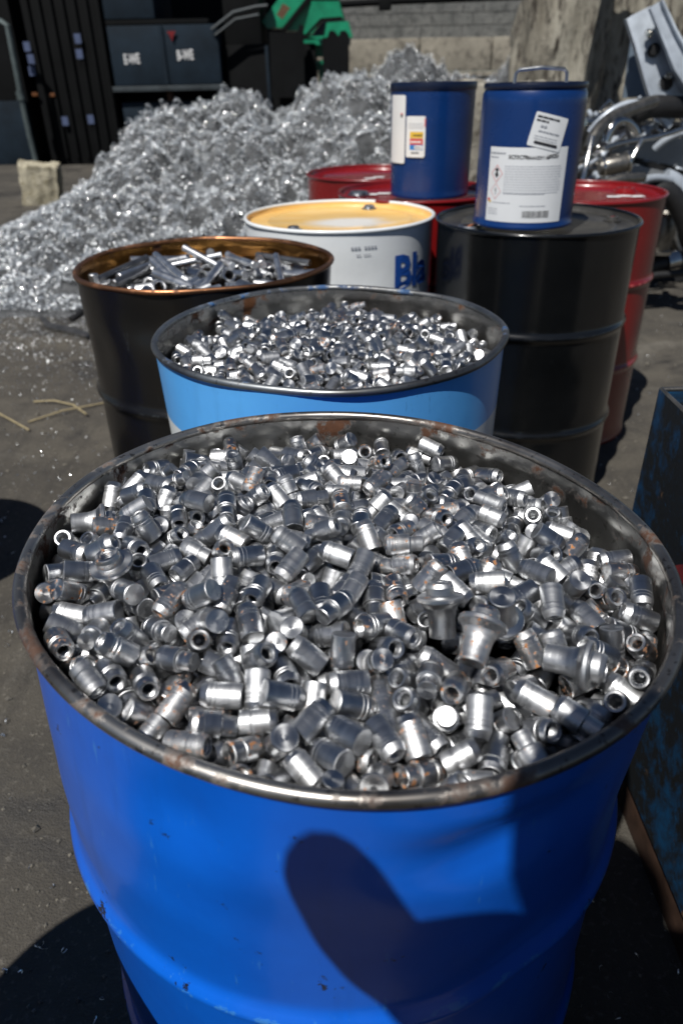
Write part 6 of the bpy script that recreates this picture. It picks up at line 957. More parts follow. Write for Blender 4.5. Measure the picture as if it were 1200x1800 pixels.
(0, -1240, -2141, -593, 770, 365, -250, 461), (0, 1646, -1529, -581, 282, -521, 563, 576), (0, -1369, -1821, -633, 45, -105, -915, -386), (0, -36, -833, -376, 308, 44, 526, -791), (0, 295, 2154, -697, 174, -486, 554, 653), (0, 184, 1411, -449, 560, 574, 63, -594),
(1, -2129, 1598, -888, 6, -496, -518, -697), (0, 2060, 1593, -689, 653, 644, -290, -275), (1, 2160, -248, -619, 669, 477, -458, 340), (0, -313, 2242, -771, 821, -363, 199, -393), (0, 144, 2324, -578, 849, 512, 125, -41), (0, 456, 315, -462, 833, -24, 108, -542),
(0, -2380, 346, -645, 295, 501, -464, -668), (0, 451, -2134, -635, 174, 281, -434, -838), (0, -825, 978, -510, 818, -325, 316, -355), (0, 605, -95, -591, 368, 784, -462, 193), (0, 322, -1883, -508, 835, -348, -415, -100), (0, -970, 2206, -790, 188, 516, 758, 353),
(0, -952, -101, -511, 118, 266, 802, -521), (0, -199, 125, -362, 198, -318, -544, 751), (0, 1299, -1419, -398, 321, 895, 62, 303), (0, 1128, 326, -491, 37, 471, -167, 866), (0, 2456, -813, -619, 310, 53, 623, -716), (3, 1392, -124, -590, 151, 323, -890, -286),
(0, 1696, -1898, -585, 677, 488, -203, 512), (0, -1996, 134, -591, 765, 625, 100, 119), (0, -1653, 111, -559, 192, -478, 118, -849), (0, 987, 421, -334, 258, 570, 64, -778), (0, -100, -128, -489, 612, 466, 638, -44), (1, -49, 1450, -454, 221, -384, -217, 870),
(0, 2242, 197, -580, 49, 579, 635, 509), (2, 1106, 1672, -514, 356, 655, 317, 586), (0, -1064, 884, -378, 101, 437, 746, 492), (1, -625, 1756, -499, 60, -506, -473, -719), (0, 1350, 1480, -564, 908, -230, 337, -96), (0, -595, 738, -422, 587, 647, -348, -340),
(0, 1012, 985, -454, 871, -380, -311, 4), (0, 993, -591, -488, 460, -533, 710, -24), (0, -998, 2353, -671, 241, -735, 629, 80), (0, -166, -86, -276, 487, -280, -570, 600), (0, -1776, -121, -503, 445, -631, 634, 41), (1, -270, 1720, -483, 454, -436, -542, -556),
(3, -1263, 402, -564, 433, -437, -788, 13), (0, -494, -120, -364, 540, 488, -364, -580), (3, 2421, -98, -617, 569, 657, -37, -493), (0, 1947, -308, -571, 216, -98, -911, 338), (3, 364, -70, -539, 188, 562, -737, 326), (3, -77, 991, -495, 608, 375, -692, -111),
(0, 1384, -879, -468, 463, 673, -537, 211), (1, 2436, 319, -670, 244, -878, -66, 406), (0, -127, 520, -396, 671, 585, -440, 121), (0, -2257, 199, -497, 87, -663, 350, -656), (3, 279, -1396, -460, 536, -833, 133, 34), (3, 2297, -571, -771, 549, 635, -308, 448),
(0, -2179, -517, -541, 537, -256, -147, 790), (0, -2316, -999, -510, 565, -491, 432, 503), (3, -1181, -962, -526, 655, -325, -617, 290), (0, -881, -1935, -402, 360, 227, -860, 281), (3, -293, -2198, -381, 531, -99, -781, 312), (0, -2451, 575, -494, 524, 109, 609, 585),
(3, 395, 1231, -567, 428, -501, 60, -750), (0, -137, 2195, -595, 3, 180, 472, 863), (0, -1169, 270, -387, 162, 496, 579, -626), (0, 1639, 332, -446, 329, 184, 402, -835), (3, 1878, -1423, -589, 641, -761, 73, -70), (0, 1504, -1339, -397, 862, 16, -373, -342),
(0, 780, 1416, -474, 910, -377, -15, -172), (0, -807, 503, -383, 154, -351, -723, -575), (0, -1460, -1680, -542, 219, 758, 117, -604), (0, -578, 1034, -460, 586, 661, -264, 388), (0, 405, 2322, -640, 308, 888, 270, 208), (0, -385, -1402, -361, 773, -406, 449, 192),
(1, 2148, 577, -589, 804, -441, -258, -303), (0, 1295, -9, -473, 11, -36, 484, -874), (3, -2274, -1278, -557, 555, 135, 767, 291), (3, -1871, 954, -617, 662, 188, 724, -44), (0, 463, -2306, -508, 432, -230, -689, 534), (0, -1855, 1639, -572, 783, 456, -317, -281),
(0, -982, 1513, -513, 499, 54, -823, 267), (1, 1164, -1602, -366, 470, 576, 420, 520), (1, -1208, 1497, -637, 589, -577, -428, -370), (0, 220, -774, -313, 52, 611, 245, -751), (1, -608, -656, -420, 50, 541, 170, 822), (3, 1163, -808, -403, 409, -716, 263, 500),
(1, 1021, -2116, -510, 380, 888, 206, -154), (0, 671, -504, -304, 866, -209, -162, 425), (1, -1001, -2080, -551, 28, -567, 533, 628), (1, 665, 801, -412, 534, -724, -65, 432), (0, -2313, 1321, -819, 891, -60, -14, 450), (3, -2572, -332, -749, 547, 474, -68, 686),
(0, -2138, 636, -553, 587, -31, 663, -463), (0, 441, -184, -406, 126, -896, 311, -291), (1, -781, -1332, -354, 654, 171, -559, -480), (0, -568, -973, -346, 358, -756, -545, 58), (0, 211, -2117, -464, 562, 583, 159, -565), (1, 500, 2095, -519, 541, 61, 408, -733),
(0, -1473, -1309, -492, 553, 439, -575, -413), (3, -84, -1453, -384, 399, 774, 305, 386), (1, 1232, -456, -427, 711, -358, -559, 234), (1, 438, -1860, -335, 417, 729, 310, 447), (0, -1593, 1558, -591, 1, 952, -45, -304), (0, 1760, -174, -538, 349, -427, -789, -270),
(3, -1722, -1677, -590, 342, -452, 290, 771), (2, 623, 2431, -693, 337, -738, -554, -189), (3, 1433, -2177, -671, 31, -774, -609, -167), (0, -1770, 1034, -482, 352, -388, 608, -597), (0, 138, -234, -436, 736, -661, 97, 114), (1, -513, 2229, -701, 638, -745, 184, -66),
(0, 873, -2432, -512, 474, -666, 379, -435), (0, 1620, 1983, -733, 657, -214, 586, 424), (0, -1449, 996, -403, 424, 627, 375, 536), (0, -410, -1679, -512, 681, 357, -598, 226), (0, 966, 49, -395, 424, 693, 494, -311), (0, -1559, -340, -429, 223, -571, 77, -786),
(3, 2281, 1261, -738, 40, -294, -440, 848), (3, 1486, 1776, -596, 115, 217, 760, -601), (3, 1431, 951, -485, 654, 553, -346, -384), (0, 1827, -684, -524, 661, 455, 164, 574), (1, 1787, 800, -599, 384, 717, -231, -534), (0, 339, 536, -429, 721, -528, -360, -269),
(1, -798, -470, -314, 591, -512, 226, 581), (3, 379, -2236, -366, 201, -421, 292, -835), (1, 1874, 1338, -660, 269, -689, -192, -645), (3, -388, 1713, -616, 646, -66, -488, -583), (1, 971, 758, -401, 616, -25, -666, -420), (0, 907, 1881, -572, 51, 669, 536, -513),
(0, 432, -1374, -344, 713, 635, 295, 50), (0, 173, 21, -441, 79, 518, 851, -39), (3, -1198, 1175, -633, 696, -683, 137, -175), (0, -774, 2247, -656, 591, -607, -406, 343), (1, -2398, -409, -606, 141, -346, -493, -786), (1, -1117, -112, -423, 653, 740, -104, 119),
(0, 2316, -333, -538, 409, 912, 6, -2), (0, 2231, -958, -570, 690, 211, -645, -252), (3, -1135, 609, -401, 24, -616, 417, 667), (0, -95, 1699, -417, 838, -544, -33, 0), (0, -818, -2346, -407, 635, -765, -35, 102), (1, 2005, -1060, -476, 466, -226, -855, 24),
(1, -272, -901, -252, 546, -10, -646, 533), (1, -2600, -273, -528, 676, 619, 366, -159), (0, -578, -386, -310, 285, -513, 681, 438), (0, -1654, 643, -421, 776, -495, 371, -126), (1, 807, -30, -330, 667, 286, 512, -459), (1, -15, 2134, -458, 759, -518, -41, -391),
(0, 580, -2052, -490, 463, -317, 822, -94), (3, 1507, -2033, -585, 32, 447, -560, -697), (0, -2010, -1361, -569, 160, -882, 54, -441), (3, 1841, 647, -523, 317, -708, 402, -487), (0, 764, -302, -322, 764, -281, -59, 578), (0, 317, 782, -424, 847, 230, -454, -152),
(3, -574, 1984, -649, 102, 993, 51, 14), (1, 2297, -589, -557, 453, -377, -240, 772), (1, 555, -400, -413, 546, 791, 92, -262), (3, -1311, -1481, -451, 770, -140, -336, 524), (1, -1223, -1108, -427, 481, 469, 738, 68), (0, 73, 1725, -495, 889, -454, 17, -61),
(3, -2132, 1379, -809, 114, -302, 889, -326), (0, 43, -1892, -442, 307, 155, 485, 804), (3, -101, -309, -313, 260, -394, -749, -464), (1, 693, 1149, -460, 666, -11, -716, 209), (0, -1214, -1855, -452, 458, 783, -57, 416), (0, -388, -1715, -315, 462, 604, 632, -151),
(3, 1671, -344, -563, 85, 18, 306, -948), (0, 619, -1119, -312, 477, -89, 420, -766), (0, -1012, -2295, -372, 663, -641, -300, -243), (0, -1579, 1942, -591, 849, -228, -476, 29), (1, 314, -2057, -306, 878, 111, -460, -72), (3, 854, -1109, -396, 659, 239, -447, -556),
(3, -938, -846, -418, 656, -198, 719, -115), (1, 679, 1739, -510, 526, 382, -622, 435), (1, 1742, 1459, -572, 867, 29, 489, 86), (0, 2219, 865, -642, 604, 567, -386, -406), (3, -295, 290, -373, 47, -841, -398, -364), (1, -2106, -781, -411, 109, 706, -136, -686),
(0, 2095, -415, -432, 484, -40, -838, 249), (2, -1423, 470, -402, 55, 530, -534, 656), (0, 21, 791, -413, 680, 450, 438, -379), (0, 1158, 260, -252, 760, 288, 468, -347), (0, 314, 195, -376, 550, -324, -582, -503), (3, 1424, 2194, -776, 294, -410, 613, -608),
(0, 2337, 538, -567, 130, 59, 922, -360), (0, 1143, -21, -350, 169, -380, -610, -674), (0, -429, 1513, -465, 147, -409, 615, 658), (0, -919, 2067, -564, 149, 155, 871, 442), (0, -2156, -64, -525, 456, 484, 744, 58), (0, 1477, -1080, -399, 0, 160, 418, 894),
(1, -1591, -1918, -523, 859, 8, 355, 369), (1, -274, -522, -333, 457, 796, 322, -234), (0, 851, -1293, -387, 391, 669, 572, 269), (3, 1862, -501, -530, 23, -720, 393, -571), (0, -957, -1019, -314, 638, -191, -692, 278), (1, -310, 1019, -430, 358, -352, -744, -441),
(0, 1733, 979, -581, 615, 353, -159, -687), (0, 783, -2119, -394, 148, 338, -445, -816), (0, -2485, 1029, -598, 814, -420, 343, 207), (3, 1048, -2255, -396, 415, 683, -192, -570), (0, 1229, 555, -438, 669, 277, 222, -653), (0, -1604, -658, -459, 96, -238, -903, 344),
(1, -553, 428, -376, 652, -414, -623, 121), (3, 538, 592, -403, 288, 516, -439, 676), (3, -1284, 18, -500, 664, -317, 430, 522), (1, -1702, 1348, -578, 415, 18, -464, -782), (1, -2372, -657, -530, 424, -40, -496, -757), (1, -626, 1452, -407, 291, -806, -355, 374),
(0, -1787, -434, -476, 354, -904, 241, -4), (0, -975, 1152, -505, 622, 346, 78, 698), (0, 1937, 426, -528, 860, 406, -232, -205), (0, -1875, 293, -502, 695, -399, 60, 595), (0, -1266, 1315, -481, 233, -100, -787, 563), (0, 1803, -1266, -411, 755, -630, -77, -164),
(3, -199, -1583, -319, 411, 477, -648, -429), (0, -256, 661, -477, 428, -167, 888, -37), (0, 1542, 738, -503, 498, -158, -328, -787), (0, 2059, -1252, -479, 178, -888, 109, -411), (0, -2563, 222, -587, 287, -462, 689, -478), (0, 1177, -1824, -453, 555, -721, 415, -27),
(1, 536, 2518, -501, 582, -75, -808, -54), (3, 1448, 2026, -661, 326, -334, 160, -870), (3, -1456, -819, -383, 339, -776, 328, 419), (0, 110, -1067, -247, 356, -372, -764, -390), (0, 1330, 1273, -463, 399, -211, -767, 455), (1, -1106, -1386, -414, 548, 565, 598, -151),
(1, -2244, 396, -467, 392, 263, -742, -476), (0, 305, -1067, -258, 313, -553, -756, -159), (0, 433, 899, -312, 749, 570, 32, 336), (1, -1764, 888, -349, 639, 530, 551, 83), (0, 1959, 1180, -601, 468, -256, -422, 733), (0, -1671, 207, -386, 246, -805, -370, 392),
(0, -2111, 1516, -556, 706, -567, -332, -262), (3, 2107, 316, -513, 573, 340, 150, -731), (0, 1541, -183, -417, 15, 903, -56, 426), (0, -377, 2264, -570, 263, -246, 641, 678), (0, 1756, -983, -400, 608, -36, -687, 395), (1, 1617, 1621, -531, 326, -314, -209, 867),
(0, -2082, -1138, -486, 613, 336, 323, -638), (3, -375, 1280, -401, 679, -210, -115, 694), (0, -1846, 815, -497, 731, -477, -371, 317), (0, -2205, -203, -684, 652, -358, -162, 648), (0, 914, 2233, -585, 669, -619, -11, 412), (3, 593, 129, -396, 84, -241, -772, 583),
(0, 147, -1367, -281, 427, -706, -301, 479), (0, 159, 502, -357, 150, -335, 321, -873), (3, -1323, -720, -433, 632, -741, -192, 122), (1, 797, -1467, -342, 641, -179, 698, -264), (0, 2219, -778, -507, 340, 356, -106, -864), (0, 1986, 1748, -584, 666, 22, 424, -614),
(0, 456, 1862, -482, 629, -62, 637, -441), (1, -1313, -298, -375, 395, -546, -530, -515), (0, -879, -56, -287, 576, -93, -740, 333), (3, -789, -165, -468, 201, 502, 837, -82), (3, 1542, 22, -451, 707, -17, 617, -346), (0, -962, 1331, -452, 38, -877, -72, -474),
(3, 294, -363, -309, 279, -694, 403, -527), (1, -1448, 68, -434, 364, 334, -590, 638), (0, 71, -1663, -294, 499, -673, 542, 70), (0, 1432, 493, -426, 85, 310, 480, -816), ]
DATA_C = [
(5, 38, 1852, -983, 709, 50, 701, 50), (5, 732, -2211, -1064, 549, 0, 764, -339), (5, -1674, 311, -963, 684, -470, 469, -302), (5, -2038, -142, -1016, 648, -547, -474, -237), (5, -557, -126, -858, 127, 446, -561, -686), (5, 1439, -780, -954, 684, 199, -629, -311),
(4, -1443, -1286, -947, 129, -39, 730, -670), (4, 2373, -595, -1040, 63, -195, 721, -662), (5, -72, 1635, -953, 698, -128, 693, -130), (5, -1844, -1153, -1039, 686, -459, -548, -134), (5, 807, -690, -888, 693, -284, 658, 75), (4, -2469, 96, -1045, 612, -309, -711, 154),
(4, -1814, 836, -958, 624, -583, -467, -230), (4, 903, 384, -835, 343, -307, -606, 649), (5, 991, 1996, -1047, 601, 466, 456, -463), (5, 2392, -218, -1081, 590, -59, 764, 257), (4, 2290, 541, -1021, 642, -608, 464, -57), (4, 2112, -1411, -1059, 273, -133, -692, 655),
(4, -680, -714, -835, 226, -719, 26, 657), (5, 651, -1199, -921, 191, -163, -652, -715), (5, -1158, 2304, -1116, 695, 169, -681, 158), (4, 1344, 2073, -1045, 77, -342, -531, 772), (5, -2177, 1383, -1117, 581, -706, -34, -404), (4, -2113, 724, -999, 468, 228, 625, -582),
(5, -390, -1314, -921, 660, 568, -481, 108), (4, -1322, 1494, -913, 22, -435, 896, -84), (4, -715, 989, -855, 217, -351, -647, -641), (5, 328, -2153, -1038, 620, -469, 442, 448), (4, 1325, 60, -867, 658, -212, -647, -323), (4, 869, 1144, -878, 196, 430, -558, -682),
(5, -730, -2357, -1091, 487, 744, 22, 457), (5, 194, 2569, -1114, 45, 700, -100, -706), (4, -1258, -887, -891, 729, 55, 668, 140), (5, -49, -643, -861, 548, -314, 615, 472), (5, 1854, 908, -1019, 57, -522, -377, 763), (5, 430, -1250, -916, 483, -420, -521, -564),
(4, 1046, 1523, -935, 576, -671, 330, 332), (5, 1415, -1972, -1085, 133, 620, -220, -742), (5, -987, 1414, -966, 386, -527, 537, 534), (5, -1218, -2273, -1116, 29, -634, 320, 703), (5, -451, 2054, -1026, 738, 641, 88, -190), (4, 1369, 1427, -950, 654, 596, -287, 367),
(4, 2179, 1228, -1051, 681, 439, 570, -135), (4, -2397, -841, -1058, 582, -407, -574, -407), (4, -217, -9, -798, 185, -631, 327, 679), (4, 1291, -1606, -969, 557, -604, -236, 519), (4, 663, 716, -835, 455, 645, -264, 554), (5, 579, 2316, -1024, 604, 442, 635, 191),
(4, -685, 1632, -924, 458, -552, -474, 511), (5, -1616, 1795, -969, 462, -546, -225, 661), (4, -684, 2350, -1040, 615, -666, 384, 176), (4, -82, 649, -813, 91, 223, -653, 718), (5, -1729, 525, -978, 142, 561, 355, 734), (4, -681, -1779, -943, 195, 160, 733, -631),
(4, 142, 2139, -984, 460, 585, 393, 540), (4, 1731, 1401, -998, 578, 363, 659, 316), (5, 1190, -2292, -999, 187, 558, 650, 482), (4, 566, -519, -735, 840, 482, 131, 211), (5, -422, -2068, -1027, 467, 641, 419, -442), (4, 1463, -1086, -931, 333, 555, -364, -670),
(5, -428, 1091, -899, 244, -337, -660, -625), (5, -1448, 1971, -1088, 658, 30, -752, -18), (4, -1126, -1249, -910, 24, 201, -708, 677), (5, 2117, -841, -1057, 314, 744, -170, 565), (4, 1438, 766, -903, 569, -366, -613, -408), (5, -2386, -363, -1082, 741, -569, 320, -156),
(4, 1049, -207, -797, 31, -695, -718, 25), (4, -1979, -1486, -1044, 618, 341, -694, 143), (4, -31, -2152, -984, 720, -608, -259, 210), (5, 1434, -429, -936, 470, -513, 540, -473), (4, -2189, -526, -958, 239, -77, -40, 967), (5, -1486, 1098, -984, 246, -424, 614, 618),
(5, 347, -2555, -1115, 228, -690, 135, -674), (5, -2577, -246, -928, 7, -864, 504, -8), (4, -247, -1623, -860, 202, 20, 69, -977), (4, 1600, 1884, -1042, 466, -125, 766, 426), (5, -1819, 1583, -1080, 128, 242, -600, 752), (5, 48, 106, -845, 577, 696, 128, 408),
(4, 979, -1907, -983, 738, -612, 248, 136), (5, -268, -527, -859, 120, -128, -713, 679), (5, 2418, 251, -1084, 59, -350, -557, 751), (5, -1710, -421, -972, 124, -285, 647, 696), (4, 691, 1733, -938, 750, 659, 54, 11), (5, -873, 1910, -1025, 163, -528, -461, 694),
(4, 1757, -1393, -956, 971, 70, 52, 222), (4, -863, -1077, -801, 774, 550, -152, 273), (5, 2050, 712, -1037, 740, 327, -559, 182), (5, -1897, 1133, -1045, 65, 733, 143, -662), (4, -1195, -241, -855, 442, -594, -337, -581), (5, -663, -1285, -930, 332, -50, -744, 578),
(5, 1449, 1111, -981, 225, -725, 183, -625), (4, 1870, 1717, -989, 975, -12, 5, -220), (4, 1729, -1750, -1042, 146, -597, 217, 759), (4, 1022, -974, -877, 332, -648, 156, 668), (4, 666, -1770, -941, 491, -350, 563, 566), (7, -1192, 479, -915, 621, 456, -539, 340),
(6, -590, 736, -646, 695, -381, 535, -292), (7, 541, -76, -768, 570, -190, -727, -333), (6, 940, 800, -786, 565, 742, 220, 284), (7, 1247, 693, -662, 260, 324, -587, 695), (6, -1404, 1218, -763, 447, 583, 244, 633), (7, -1701, 471, -758, 517, 196, -697, 457),
(6, 156, -624, -772, 411, -214, 592, 659), (7, -178, 2063, -851, 459, -661, -532, -262), (6, 1735, 1466, -766, 562, 684, 172, 432), (7, -1544, 1708, -783, 38, 639, 380, 668), (6, 102, 485, -612, 192, -518, 625, -552), (7, 2336, -934, -791, 616, -437, 553, 352),
(6, -883, 222, -619, 351, 682, -325, 553), (7, -968, 34, -713, 509, -596, 152, 602), (6, -2116, 654, -736, 708, -477, 478, 207), (7, -138, -2238, -747, 356, 784, -113, -496), (6, 334, 1009, -702, 116, 321, -593, 729), (7, -540, -1048, -659, 61, 474, -461, -748),
(6, 844, 289, -542, 228, -524, 516, 638), (7, -1732, -133, -754, 462, -622, -295, -559), (6, 1720, 222, -812, 591, 779, -113, 178), (7, 2117, 175, -864, 577, 633, 139, 497), (6, -193, -1931, -815, 717, -256, 625, 171), ]
CAMP = np.array([0, 0, CAM_H])
def visible_share(items):
    """rough count of picture cells in which each part is the nearest one"""
    F_, R2, U2 = np.array(fw), np.array(r2), np.array(u2); px = []; own = []
    th = np.linspace(0, 2 * PI, 17)[:-1]
    for i, (kd, p_, q) in enumerate(items):
        r, h = LEN[kd]; Rm = np.array(q.to_matrix())
        loc = np.concatenate([np.stack([r * np.cos(th), r * np.sin(th), np.full(16, z)], -1) for z in np.linspace(-h, h, 9)] + [np.stack([.5 * r * np.cos(th), .5 * r * np.sin(th), np.full(16, z)], -1) for z in (-h, h)])
        px.append(loc @ Rm.T + np.array(p_)); own += [i] * len(loc)
    P = np.concatenate(px) - CAMP; own = np.array(own); d = P @ F_; u = ((P @ R2) / d * 1275 / 7).round().astype(int); v = ((P @ U2) / d * 1275 / 7).round().astype(int)
    o = np.argsort(d); best = {}
    for j in o:
        best.setdefault((u[j], v[j]), own[j])
    cnt = np.zeros(len(items))
    for i in best.values(): cnt[i] += 1
    return cnt
def sector(dx, dy):
    if math.hypot(dx, dy) < .085: return 'mid heap'
    a = math.degrees(math.atan2(dy, dx)) % 360
    return ('by the right wall' if a < 35 or a >= 330 else 'at the back right' if a < 75 else 'under the far rim' if a < 115 else 'at the back left' if a < 160 else 'along the left rim' if a < 215 else 'at the front left' if a < 250 else 'inside the near rim' if a < 290 else 'at the front right')
def fq(ax, spin=0.0): return Vector(ax).normalized().to_track_quat('Z', 'Y')
def on_plane(px, py, z):
    d = pix(px, py, 1.0) - Vector((0, 0, CAM_H)); return Vector((0, 0, CAM_H)) + d * ((z - CAM_H) / d.z)
def heap(data, cx, cy, where, group, heapname, noun, extra=(), flange_ok=True, zoff=.0, dents=None):
    items = []
    for row in decode(data):
        kd = int(row[0]); kd = 0 if kd == 2 and not flange_ok else kd
        q = Quaternion([v / 1000 for v in row[4:8]]); q.normalize()
        items.append((kd, Vector((cx + row[1] / 1e4, cy + row[2] / 1e4, .88 + zoff + row[3] / 1e4)), q))
    if dents:
        gd = gauss_dents(dents)
        for i, (kd, p_, q) in enumerate(items):
            dx, dy = p_.x - cx, p_.y - cy; rr = math.hypot(dx, dy)
            d = min(0.0, min(gd(math.atan2(dy, dx), p_.z + e, 0) for e in (-.012, 0, .012)))
            lim = .280 - .0135 * math.sin(2 * math.atan2(dy, dx)) + d - .014
            if d < -.0015 and rr > lim: items[i] = (kd, Vector((cx + dx * lim / rr, cy + dy * lim / rr, p_.z + .002)), q)
    seated = []
    for (px, py, q, lift) in extra:
        z = .84
        for _ in range(4):
            p_ = on_plane(px, py, z); near = [it[1].z for it in items if (it[1].xy - p_.xy).length < .026]; z = (sorted(near)[-2] if len(near) > 1 else .83) + lift
        seated.append((on_plane(px, py, z), q))
    extra = seated
    for (p_, q) in extra:
        ax_ = q @ Vector((0, 0, 1))
        def near_axis(c):
            h = max(-.020, min(.020, (c - p_).dot(ax_))); return (c - p_ - ax_ * h).length
        items = [it for it in items if not (near_axis(it[1]) < .0235 or ((it[1] - p_).xy.length < .018 and it[1].z > p_.z - .02))]
    nb = len(items); items += [(2, p_, q) for p_, q in extra]
    cnt = visible_share(items); order = sorted(range(nb), key=lambda i: -cnt[i])
    solo = set(order[:300]) | set(range(nb, len(items))) | {i for i in range(nb) if items[i][0] == 2 and cnt[i] > 2}
    rest = []
    fl = 0
    for i, (kd, p_, q) in enumerate(items):
        if i not in solo: rest.append((kd, p_, q)); continue
        o = bpy.data.objects.new('flanged_fitting' if kd == 2 else 'turned_fitting' if noun == 'fitting' else 'steel_ferrule', KM[kd][0]); C.objects.link(o)
        o.location = p_; o.rotation_mode = 'QUATERNION'; o.rotation_quaternion = q
        rr = random.Random(i * 7 + int(cx * 1000)); rusty = rr.random() < .40
        o['rust'] = rr.uniform(.75, 1.25) if rusty else rr.uniform(.0, .3)
        ax = q @ Vector((0, 0, 1)); v = (Vector(CAMP) - p_).normalized(); d = ax.dot(v)
        face = 'bore showing' if d > .5 else 'solid end showing' if d < -.5 else 'lying sideways'
        body = {0: 'grooved', 1: 'stepped neck', 3: 'short slim', 2: 'wide flanged'}[kd] + ' ' + noun
        lab = f"{'rust freckled' if rusty else 'clean'} {body}, {face}, {sector(p_.x - cx, p_.y - cy)} of {where}"
        if kd == 2 and i >= nb: lab = FL_LAB[i - nb]
        tag(o, lab, noun, group if kd != 2 else 'flanged fittings among the turned ones')
    V = []; F = []; LO = []; TG = []; off = 0
    for kd, p_, q in rest:
        me, co, tg = KM[kd]; Rm = np.array(q.to_matrix()); V.append(co @ Rm.T + np.array(p_)); LO.append(co + rng.uniform(0, .3, 3) * [0, 0, 1]); TG.append(tg @ Rm.T)
        F += [tuple(a + off for a in f.vertices) for f in me.polygons]; off += len(co)
    me = bpy.data.meshes.new(heapname); me.from_pydata(np.concatenate(V).tolist(), [], F); me.update(); fin_attrs(me, np.concatenate(LO), np.concatenate(TG))
    o = link(heapname, me, M['steel'], None, 14); o['rust'] = .5
    tag(o, f'deeper steel {noun}s half buried in {where}', 'fittings', kind='stuff')
EX = [(165, 918, fq((.9, .25, -.1)), .004), (203, 1008, fq((-.15, -.12, 1)), .010), (228, 856, fq((.35, .55, -.7)), .006), (775, 1072, fq((-.05, .45, .9)), .008), (842, 1118, fq((.35, .75, .5)), .010), (880, 1078, fq((.1, .25, -1)), .006), (1010, 1165, fq((.9, -.5, .15)), .006)]
FL_LAB = ['flanged fitting lying sideways against the left rim, its waist toward the wall', 'flanged fitting standing upright with its bore up, near the left rim', 'flanged fitting with its solid round end glaring white toward the sun', 'flanged fitting standing flange up, with an orange rust stain under the flange', 'flanged fitting leaning with its stem toward the viewer, middle of three close together', 'flanged fitting standing on its flange with its ringed solid end up', 'flanged fitting lying sideways by the right wall of the front drum']
heap(DATA_A, -.004, .5706, 'front blue drum', 'turned fittings heaped in the front blue drum', 'fitting_heap', 'fitting', EX, False, .007, FRONT_DENTS)
heap(DATA_B, -.012, 1.2168, 'light blue drum', 'steel ferrules heaped in the light blue drum', 'ferrule_heap', 'ferrule', (), False, .013)
# rods and rings in the dark drum
def rod_mesh(kd):
    r, h = {5: (.011, .028), 6: (.0085, .09), 7: (.011, .065)}[kd]
    mb = MB()
    if kd == 5: mb.lathe([(0, -h), (r * .86, -h), (r, -h + .0015), (r, h - .0015), (r * .9, h), (r * .62, h), (r * .6, h - .03), (0, h - .03)], 24)
    else: mb.lathe([(0, -h), (r * .84, -h), (r, -h + .0016), (r, h - .0016), (r * .84, h), (0, h)], 20)
    me = bpy.data.meshes.new('steel_rod'); me.from_pydata(mb.v, [], mb.f); me.update()
    me.polygons.foreach_set('use_smooth', [True] * len(me.polygons)); me.set_sharp_from_angle(angle=R_(32)); return me
RM = {}
for kd in (5, 6, 7):
    for mt in ('dark_rod', 'bright_rod'):
        me = rod_mesh(kd); me.materials.append(M[mt]); RM[kd, mt] = me
for i, row in enumerate(decode(DATA_C)):
    kd = int(row[0]); rr = random.Random(i); brt = rr.random() < (.88 if kd >= 6 else .9)
    me = KM[4][0] if kd == 4 else RM[kd, 'bright_rod' if brt else 'dark_rod']
    nm = {4: 'steel_ring', 5: 'steel_stub', 6: 'steel_rod', 7: 'steel_rod'}[kd]
    o = bpy.data.objects.new(nm, me); C.objects.link(o); o.location = (-.309 + row[1] / 1e4, 1.768 + row[2] / 1e4, .88 + .042 + row[3] / 1e4)
    o.rotation_mode = 'QUATERNION'; q = Quaternion([v / 1e3 for v in row[4:8]]); q.normalize(); o.rotation_quaternion = q
    tone = 'bright' if brt else 'dark oiled'
    sec = sector(row[1] / 1e4, row[2] / 1e4)
    tag(o, {4: f'thick turned steel ring {sec} of the scorched drum', 5: f'{tone} short steel stub {sec} of the scorched drum', 6: f'long {tone} steel rod {sec} of the scorched drum', 7: f'stout {tone} steel bar {sec} of the scorched drum'}[kd], {4: 'ring', 5: 'stub', 6: 'rod', 7: 'rod'}[kd], {4: 'steel rings in the black drum', 5: 'steel stubs in the black drum', 6: 'steel rods in the black drum', 7: 'steel rods in the black drum'}[kd])
    if kd == 4: o['rust'] = .3

# ------------------------------------------------------------------ blue steel skip at the side
sk = empty('steel_skip', (.53, .45, 0)); tag(sk, 'open steel box with scraped blue paint and red marks beside the front drum', 'skip')
th, x1, ya, yb, zt, zb = .006, .95, -.75, .68, .79, .085
wl = MB(); wl.box((th / 2, (ya + yb) / 2, (zt + zb) / 2), (th, yb - ya, zt - zb)); wl.box(((x1 + th) / 2, yb - th / 2, (zt + zb) / 2), (x1 - th, th, zt - zb)); wl.box(((x1 + th) / 2, ya + th / 2, (zt + zb) / 2), (x1 - th, th, zt - zb)); wl.box((x1 + th / 2, (ya + yb) / 2, (zt + zb) / 2), (th, yb - ya, zt - zb))
wl.box(((x1 + th) / 2, (ya + yb) / 2, zb + .003), (x1 - th, yb - ya - 2 * th, .006)); wl.build('wall', M['scraped'], sk, 0)
ed = MB(); ed.tube([(.003, ya, zt), (.003, yb * .5, zt + .002), (.003, yb - .003, zt), (x1 * .5, yb - .003, zt + .001), (x1, yb - .003, zt)], .0045, 8); ed.build('top_edge', M['dull_metal'], sk)
ft = MB(); ft.box((.03, (ya + yb) / 2, .0425), (.05, yb - ya - .04, .085), None, .003); ft.build('runner', M['rust_edge'], sk); ft = MB(); ft.box((x1 - .05, (ya + yb) / 2, .0425), (.05, yb - ya - .04, .085), None, .003); ft.build('runner', M['rust_edge'], sk)
mk = MB()
